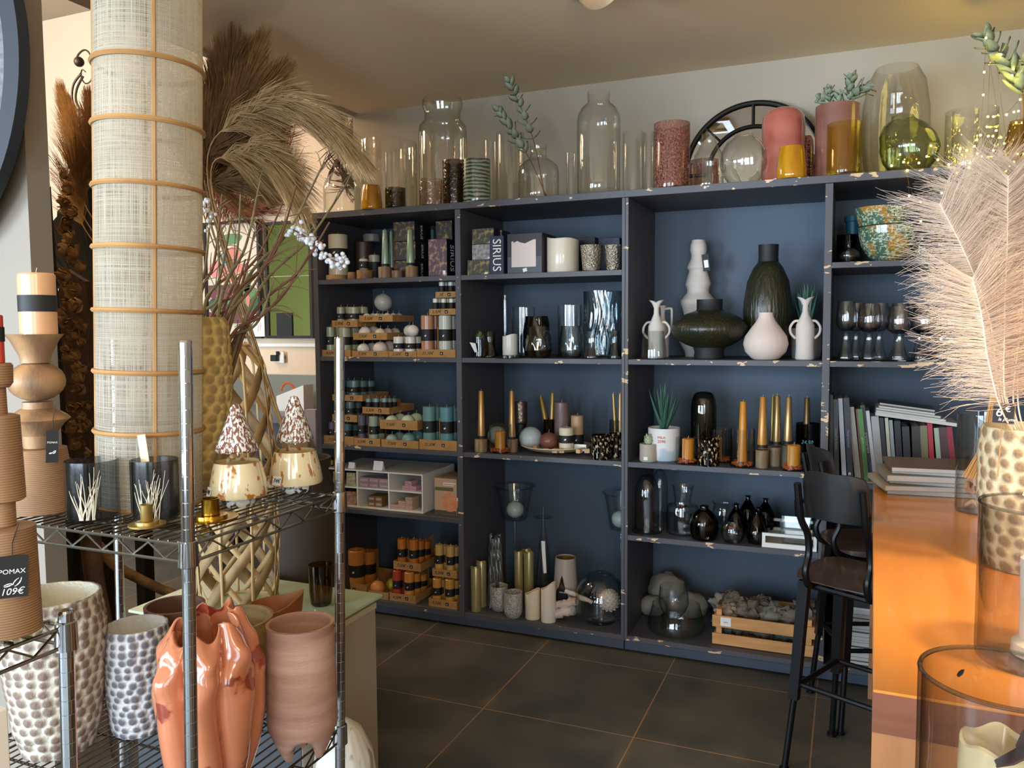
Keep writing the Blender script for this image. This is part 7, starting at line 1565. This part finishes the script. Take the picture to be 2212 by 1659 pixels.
# berry spray
m_ber = M('pearl_berry', '#dfe3ea', .35); e0 = kb
def berries(label, path, n, r0, seed, base=True):
    rnd = random.Random(seed); Pp = [atY(x, y, Y) for x, y, Y in path]; O = Pp[0]; t = thing('berry_spray', label, 'berries', O); sp = spline([p-O for p in Pp], 8)
    MB().tube(sp, .002, 5).build('stem', m_tw2, t); me = None
    for k_ in range(n):
        p = sp[int(rnd.uniform(.0, .999)*len(sp))]+Vector((rnd.gauss(0, 1), rnd.gauss(0, 1), rnd.gauss(0, 1))).normalized()*rnd.uniform(.008, .03); s = rnd.uniform(.8, 1.2)
        if me is None: o = MB().ball(r0, (0, 0, 0), 12).build('berry', m_ber, t); me = o.data
        else: o = bpy.data.objects.new('berry', me); COL.objects.link(o); o.parent = t
        o.location = p; o.scale = (s, s, s)
berries('spray of white pearl berries hanging before the bookcase corner', [(632, 495, 1.86), (655, 508, 1.87), (690, 535, 1.88), (715, 560, 1.89), (740, 568, 1.9)], 92, .0062, 2)
berries('small cluster of white berries at the right side of the lantern', [(446, 440, 1.62), (448, 460, 1.62), (444, 478, 1.62)], 16, .0055, 5)

# ================================================================== counter, stools and things on the counter
m_cw = M('orange_beech', '#d8964c', .28, col2='#c68036', ns=2.2, kind='noise', stretch=(5, .6, 1), thr=(.3, .7), coat=.35)
m_ce = M('counter_edge_wood', '#8a5338', .5, col2='#74432c', ns=4, stretch=(1, 1, 6)); m_cp = M('counter_panel_wood', '#b57a4c', .5, col2='#a06a40', ns=3, stretch=(6, 6, .6))
ZC = .92
t = thing('wooden_counter', 'long orange wood counter with thick top on the right', 'counter', (.046, 1.372, 0), rad(-1.4))
L_ = 2.12; Wc = 1.05
MB().box(0, Wc, .0, L_, ZC-.07, ZC, bev=.002).build('counter_top', m_cw, t, smooth=False)
MB().box(-.0005, Wc+.0005, -.0015, -.0003, ZC-.069, ZC-.004).build('end_grain', m_ce, t, smooth=False)
MB().box(.0, Wc, .003, .04, .0, ZC-.0705).build('end_panel', m_cp, t, smooth=False)
MB().box(.42, .46, .04, L_, .0, ZC-.0705).build('long_panel', m_cp, t, smooth=False)
MB().box(.0, Wc, L_-.04, L_, .0, ZC-.0705).build('end_panel', m_cp, t, smooth=False)
# books lying on the counter end
bz = ZC+.0005
Pk = lambda x, y=3.12: Vector((spot(x, y, ZC).x, y, 0))
stk = [('#6a7040', 'green and grey magazine at the bottom of the counter stack', 1900, .016, 0.05, .013), ('#a9a290', 'white-edged book second from bottom of the counter stack', 1893, .018, .2, .0), ('#c9cdd2', 'pale blue-white magazine in the middle of the counter stack', 1905, .012, -.08, .02), ('#8b8578', 'grey book with cream pages in the upper counter stack', 1898, .022, .12, .0), ('#9aa0a0', 'thin grey magazine near the top of the counter stack', 1910, .010, -.05, .02), ('#6b5a45', 'magazine with a brown photo cover on top of the stack', 1908, .014, .08, .01)]
for (cc, lab, x, th, rz, dy) in stk:
    w = .30; P = Pk(x); flat(lab, 'magazine' if 'magazine' in lab else 'book', (P.x+.17, 3.02+dy, bz), w, .25, th, cc, rz, 0, 'stack of books on the counter end', hard='book' in lab); bz += th+.0004
# glass cylinder with shell sticks
P = spot(2118, 2.84, ZC+.0005); k = pxlen(1, P); ht = zat(2100, 893, 2.84)-ZC
o = MB().lathe(gprof([(48*k, 0), (50*k, .006), (50*k, ht)], .003), 48).build('glass_cylinder', g_cy, loc=P); tag(o, 'clear glass cylinder filled with pale driftwood pieces on the counter', 'vase')
m_dr = M('peach_driftwood', '#d9a888', .7, col2='#c48f70', ns=12)
for j in range(16):
    rnd = random.Random(j+9); a = Vector((rnd.uniform(-.045, .045), rnd.uniform(-.045, .045), .02+.018*j*.5)); d = Vector((rnd.uniform(-1, 1), rnd.uniform(-1, 1), rnd.uniform(-.2, .9))).normalized()*.05
    e = a+d; s = math.hypot(e.x, e.y)
    if s > .06: e.x *= .06/s; e.y *= .06/s
    m_ = a.lerp(e, .5)+Vector((rnd.uniform(-.012, .012), 0, .012)); b = MB().tube(spline([a, m_, e], 4), .0095, 8, taper=.6)
    tag(b.build('driftwood_piece', m_dr, loc=P), 'pale peach driftwood piece inside the clear cylinder on the counter', 'driftwood', 'driftwood pieces in the glass cylinder')
# knobbly vase with feathers
PV = spot(2232, 2.22, ZC+.0005); k = pxlen(1, PV); ht = zat(2200, 925, 2.18)-ZC
knobvase('knobbly_vase', 'cream and brown knobbly vase on the counter holding feathers', PV, [(84*k, 0), (98*k, ht*.15), (107*k, ht*.5), (108*k, ht*.8), (104*k, ht)], .036, .006, '#cfc4a0', '#8a7458', 5, seg=170)
q = thing('price_sign', 'small black chalk sign with handwritten price before the feathers', 'sign', (0, 0, 0)); A = atY(2143, 871, 2.06); B = atY(2192, 917, 2.06); w = B.x-A.x; h = A.z-B.z
q.location = ((A.x+B.x)/2, 2.065, B.z); q.rotation_euler = (0, .04, 0)
MB().box(-w/2, w/2, 0, .004, 0, h).build('board', M('sign_wood', '#8a6a44', .6), q, smooth=False); MB().box(-w/2+.002, w/2-.002, -.001, -.0001, .002, h-.002).build('chalk_face', m_dark, q, smooth=False)
text('6', h*.62, m_wht, q, (-w*.2, -.0015, h*.55), shear=.1); text('€', h*.4, m_wht, q, (w*.18, -.0015, h*.72)); text('la plume', h*.22, m_wht, q, (w*.16, -.0015, h*.22), shear=.3)
MB().cyl(.0016, -.12, 0, 8, tr(0, .006, 0)).build('stick', m_oak, q)
# feathers
m_fe = M('blush_feather', '#cfb8a2', .85); m_qu = M('feather_quill', '#e8dcc0', .5)
def feather(label, pts, n, bl, seed, O, u0=.28, grp='peacock feathers in the vase', fl=1.):
    rnd = random.Random(seed); t = thing('feather', label, 'feather', O, 0, grp); sp = spline([Vector((0, 0, 0))]+[Vector(p)-O for p in pts], 12); m_ = len(sp)
    MB().tube(sp, .0022, 6, taper=.35).build('quill', m_qu, t); b = MB()
    for i in range(n):
        u = u0+(1-u0)*(i/n)**.8; f = u*(m_-1.001); j = int(f); p = sp[j].lerp(sp[j+1], f-j); d = (sp[j+1]-sp[j]).normalized()
        sd = d.cross(Vector((-.3, -1, 0)).normalized()).normalized(); s = rnd.choice((-1, 1)); sd = (sd*s+Vector((rnd.gauss(0, .3), rnd.gauss(0, .35), rnd.gauss(0, .12)))*.8).normalized()
        L = bl*rnd.uniform(.65, 1.15)*(.7+.5*math.sin(PI*min(1, (u-u0)/(1-u0)*.9+.1))); up = .35+.9*max(0, (u-.7)/.3)
        dr = Vector((0, 0, -rnd.uniform(.1, .5)*(1-u)*fl)); cur = rnd.uniform(-.25, .25)
        q = [p, p+(sd*.45+d*up*.35)*L*.5, p+(sd*.85+d*up*.7)*L*.85+dr*L*.3, p+(sd*(1.05)+d*(up*.8+cur))*L*1.1+dr*L*.8]
        b.tube(q, .0006, 3, taper=.4, caps=False)
    b.build('barbs', m_fe, t); return t
O = Vector((PV.x, PV.y, ZC+ht*.75)); fp = lambda x, y, Y: atY(x, y, Y)
fe = [([(2165, 880, 2.15), (2140, 700, 2.1), (2090, 560, 2.08), (2030, 440, 2.05)], 'feather bending farthest left with a pale quill'), ([(2170, 880, 2.2), (2160, 700, 2.2), (2140, 540, 2.2), (2080, 400, 2.2)], 'feather second from the left behind the first'),
 ([(2175, 880, 2.1), (2170, 700, 2.1), (2176, 520, 2.1), (2178, 380, 2.1)], 'feather standing straight with its quill in view'), ([(2190, 880, 2.15), (2205, 700, 2.15), (2215, 520, 2.15), (2215, 370, 2.15)], 'feather at the right picture edge'),
 ([(2180, 880, 2.3), (2150, 680, 2.3), (2120, 520, 2.35), (2110, 390, 2.35)], 'feather in the back row, left of the middle'), ([(2200, 880, 2.3), (2200, 680, 2.3), (2170, 520, 2.35), (2150, 375, 2.35)], 'feather in the back row, middle'), ([(2215, 880, 2.3), (2240, 680, 2.3), (2250, 520, 2.35), (2245, 375, 2.35)], 'feather mostly outside the right picture edge'),
 ([(2170, 900, 2.05), (2135, 780, 2.0), (2120, 680, 2.0), (2100, 600, 2.0)], 'short feather low on the left')]
for j, (pts, lab) in enumerate(fe): feather(lab, [fp(*p) for p in pts], 760 if j < 6 else 480, .098, j+70, O)
# straw bundle
b = MB(); rnd = random.Random(3); O2 = Vector((spot(2120, 2.75, ZC).x, 2.75, ZC+.12))
for j in range(60):
    a = rnd.uniform(0, 6.28); r_ = .018*math.sqrt(rnd.random()); b.tube([(r_*1.9*math.cos(a)-.02, r_*1.9*math.sin(a), 0), (r_*math.cos(a)+.012, r_*math.sin(a), .1), (r_*.9*math.cos(a)+.035, r_*.9*math.sin(a), .30), (r_*2*math.cos(a)+.03, r_*2*math.sin(a), .42)], .0013, 5)
tag(b.build('straw_bundle', M('straw', '#cf9f60', .7), loc=O2), 'tied bundle of thin tan straw stalks left of the feather vase', 'dried stalks')
# hurricanes in the right foreground
g_h = GLASS('hurricane_glass', '#d8cfc2', '#6a6158', refl=1.6, bump=.25, bs=14)
P = atZ(2240, 1440, ZC+.0005); P = spot(2242, 1.72-.10, ZC+.0005); P = Vector((spot(2242, 1.60, ZC).x, 1.60, ZC+.0005)); k = pxlen(1, P); ht = zat(2150, 1085, 1.60)-ZC
t = thing('hurricane_glass', 'tall clear hurricane glass on the counter at the right edge', 'hurricane', P)
MB().lathe(gprof([(118*k, 0), (121*k, .008), (121*k, ht-.004), (122*k, ht)], .0045), 80).build('glass_wall', g_h, t)
MB().tube([(119.5*k*math.cos(2*PI*i/72), 119.5*k*math.sin(2*PI*i/72), ht) for i in range(72)], .003, 6, True).build('rim', g_smoke, t)
P3 = P+Vector((.005, 0, .009)); rC = 44*k; q = thing('pillar_candle', 'white pillar candle inside the tall hurricane glass', 'candle', P3)
MB().lathe([(0, 0), (rC*1.3, 0), (rC*1.3, .02), (rC, .03), (rC, ht*.62), (rC*.9, ht*.63), (0, ht*.62)], 36, fn=lambda a, tt, rr, zz: (rr*(1+.03*math.sin(3*a+zz*30)), zz)).build('wax_body', wax('#dcd8cf', .5), q); MB().tube([(0, 0, ht*.62), (0, 0, ht*.66)], .001, 5).build('wick', m_wick, q)
# lower front one, on a side table
Zs = .76
P = Vector((spot(2168, 1.02, 1.06).x, 1.02, Zs+.0005)); k = pxlen(1, Vector((P.x, P.y, 1.06))); ht = zat(2160, 1462, 1.02)-Zs
ts = thing('side_table', 'small dark side table below the front hurricane glass', 'table', (P.x+.12, P.y-.02, 0)); MB().box(-.26, .3, -.25, .2, Zs-.03, Zs, bev=.002).build('table_top', m_ce, ts, smooth=False)
for x in (-.22, .26):
    for y in (-.21, .16): MB().box(x-.015, x+.015, y-.015, y+.015, 0, Zs-.0305).build('leg', m_ce, ts, smooth=False)
t = thing('hurricane_glass', 'wide clear hurricane glass nearest the camera, with small dark logo', 'hurricane', P); R = 168*k
MB().lathe(gprof([(R*.97, 0), (R, .008), (R, ht)], .004), 96).build('glass_wall', g_h, t)
MB().tube([((R-.002)*math.cos(2*PI*i/84), (R-.002)*math.sin(2*PI*i/84), ht) for i in range(84)], .0028, 6, True).build('rim', g_smoke, t)
a = rad(118); MB().leaf(tr((R-.006)*math.cos(a), (R-.006)*math.sin(a), ht-.035) @ rt(a-PI/2, 'Z') @ rt(PI/2, 'X') @ rt(-.8, 'Z'), .012, .003, 0).build('logo_mark', m_dark, t)
Pn = P+Vector((.0, .0, .009)); rC = R*.5; q = thing('pillar_candle', 'cream candle with bark-like rim inside the nearest hurricane glass', 'candle', Pn); hc = zat(2120, 1598, 1.02)-Pn.z
MB().lathe([(0, 0), (rC, 0), (rC, hc*.5), (rC, hc*.93), (rC*.97, hc), (rC*.9, hc*1.01), (rC*.8, hc*.99), (0, hc*.96)], 60, fn=lambda a, tt, rr, zz: (rr*(1+.02*math.sin(7*a+zz*40)), zz+(.004*math.sin(5*a) if zz > hc*.9 else 0))).build('wax_body', wax('#d9cda4', .5), q)
MB().tube([(0, 0, hc*.95), (.002, 0, hc*1.08)], .0012, 5).build('wick', m_wick, q)
m_mar = M('maroon_leaf', '#3f1a1c', .5)
for j, (x, y, lab, rz) in enumerate(((2205, 1618, 'dark maroon petal at the lower right of the nearest glass, upper one', .3), (2150, 1650, 'dark maroon petal at the lower right of the nearest glass, lower one', -.4))):
    pz = atZ(x, y, Pn.z+hc+.003); b = MB(); b.leaf(rt(-1.2+rz, 'Z') @ rt(.5, 'X'), .07, .014, .3); tag(b.build('dried_petal', m_mar, loc=pz, solid=.002), lab, 'petal')
# ------------------------------------------------------------------ bar stools
m_bs = M('black_steel', '#1b1c1e', .35, .6); m_seat = M('dark_seat_wood', '#4a3a34', .4, col2='#3a2c28', ns=6, coat=.3); m_bk = M('black_back_wood', '#1f1f20', .4, coat=.3)
def stool(label, loc, rz):
    t = thing('bar_stool', label, 'bar stool', loc, rz)   # sitter faces +Y, back panel at -Y
    b = MB(); sw, sd, zs = .175, .17, .685
    pts = []; 
    for i in range(28):
        a = 2*PI*i/28; ca, sa = math.cos(a), math.sin(a); pts.append((sw*abs(ca)**.5*(1 if ca > 0 else -1), sd*abs(sa)**.5*(1 if sa > 0 else -1)))
    n = 28; vs = [(x, y, zs-.018-.012*(1-(y/sd)**2)) for x, y in pts]+[(x, y, zs-.004-.012*(1-(x/sw)**2)) for x, y in pts]+[(x*.9, y*.9, zs-.002-.014*(1-(x/sw)**2)) for x, y in pts]+[(0, 0, zs-.016)]
    fs = [tuple(range(n))[::-1]]+[(i, (i+1) % n, n+(i+1) % n, n+i) for i in range(n)]+[(n+i, n+(i+1) % n, 2*n+(i+1) % n, 2*n+i) for i in range(n)]+[(2*n+i, 2*n+(i+1) % n, 3*n) for i in range(n)]
    b.add(vs, fs).build('seat', m_seat, t)
    # backrest: curved panel
    vs = []; fs = []; nx, nz = 14, 6; w = .106
    for lay in (0, 1):
        for j in range(nz+1):
            for i in range(nx+1):
                u = -1+2*i/nx; v = j/nz; ww = w*(1-.10*(abs(2*v-1)**4)); x = ww*u; zz = .885+.155*v*(1-.05*abs(u)**6)+.006*(1-u*u)
                y = -.225+.045*u*u-.03*v+lay*.012; vs.append((x, y, zz+.0))
    m_ = (nx+1)*(nz+1)
    for j in range(nz):
        for i in range(nx):
            a = j*(nx+1)+i; fs += [(a, a+1, a+nx+2, a+nx+1), (m_+a, m_+a+nx+1, m_+a+nx+2, m_+a+1)]
    for i in range(nx): fs += [(i, m_+i, m_+i+1, i+1)]; a = nz*(nx+1)+i; fs += [(a, a+1, m_+a+1, m_+a)]
    for j in range(nz): a = j*(nx+1); fs += [(a, a+nx+1, m_+a+nx+1, m_+a)]; a += nx; fs += [(a, m_+a, m_+a+nx+1, a+nx+1)]
    MB().add(vs, fs).build('backrest', m_bk, t, ang=50)
    for s in (-1, 1):
        x = s*.10
        MB().tube(spline([(x, .05, zs-.035), (x, -.11, zs-.04), (x, -.165, zs-.03), (x, -.185, zs+.02), (x, -.165, zs+.075), (x, -.175, zs+.14), (x*1.05, -.212, .885), (x*1.05, -.238, 1.0)], 6), .0115, 8).build('back_tube', m_bs, t)
    f = .15; c_ = .13
    for sx in (-1, 1):
        for sy in (-1, 1):
            A = Vector((sx*c_, sy*c_, zs-.03)); B = Vector((sx*f, sy*f, .25)); 
            L1 = MB(); d = (B-A)
            vs = []
            for P_, hw in ((A, .018), (B, .016)):
                for ex, ey in ((-1, -1), (1, -1), (1, 1), (-1, 1)): vs.append((P_.x+ex*hw, P_.y+ey*hw*.7, P_.z))
            L1.add(vs, [(3, 2, 1, 0), (4, 5, 6, 7)]+[(i, (i+1) % 4, 4+(i+1) % 4, 4+i) for i in range(4)]).build('leg', m_bs, t, smooth=False)
            C_ = Vector((sx*(f+.02), sy*(f+.02), .004)); lo = MB().tube([B+Vector((0, 0, .001)), C_], .011, 10); lo.cyl(.017, 0, .01, 14, tr(C_.x, C_.y, 0)); lo.build('leg_foot', m_bs, t)
    g = f-.012
    for (a, c) in (((-g, -g), (g, -g)), ((-g, g), (g, g)), ((-g, -g), (-g, g)), ((g, -g), (g, g))):
        MB().tube([(a[0], a[1], .3), (c[0], c[1], .3)], .009, 8).build('foot_rail', m_bs, t)
    MB().tube([(-c_*1.02, -c_*1.02, zs-.045), (c_*1.02, -c_*1.02, zs-.045), (c_*1.02, c_*1.02, zs-.045), (-c_*1.02, c_*1.02, zs-.045)], .01, 6, True).build('seat_ring', m_bs, t)
    return t
s1 = stool('black metal bar stool with dark wood seat, nearest at the counter', (.052, 2.86, 0), rad(-25))
dup(s1, (.10, 3.33, 0), rad(-70), 'black metal bar stool with dark wood seat, behind the nearest one')
# lights of the room, then added fill lamps
downlight(-.86, 2.86, (.9, 2.2, .9), 34, 'square ceiling spotlight at the top centre of the picture', rad(0))
downlight(.75, 1.3, (.5, 1.95, .9), 190, 'square ceiling spotlight above the wooden counter', 0, 48)
downlight(-1.7, .5, (-1.6, 1.5, 1.0), 18, 'square ceiling spotlight above the wire racks', 0, 70)
pt('far_room_glow', (-3.2, 1.9, 3.1), 20, (1, .68, .4), .2)
pt('far_room_glow', (-4.6, 3.0, 3.2), 60, (1, .74, .5), .25)
pt('far_room_glow', (-6.2, 3.9, 3.3), 22, (1, .7, .45), .25)
pt('wash_corner_fill', (-3.9, 3.7, 1.9), 9, (1, .8, .62), .15)  # unseen lamp added to brighten the corner by the wash counter
pt('ceiling_fill', (.6, -.6, 1.9), 45, (1, .74, .46), .3)  # fill lamp added in mid-air to warm the ceiling
scn.view_settings.view_transform = 'Standard'; scn.view_settings.look = 'None'; scn.view_settings.gamma = 1; scn.view_settings.use_curve_mapping = False
scn.view_settings.exposure = .62
cy = scn.cycles; cy.use_adaptive_sampling = True; cy.adaptive_threshold = .1; cy.max_bounces = 8; cy.diffuse_bounces = 3; cy.glossy_bounces = 3; cy.transmission_bounces = 8; cy.transparent_max_bounces = 30; cy.use_denoising = True; cy.sample_clamp_indirect = 6; cy.caustics_reflective = False; cy.caustics_refractive = False
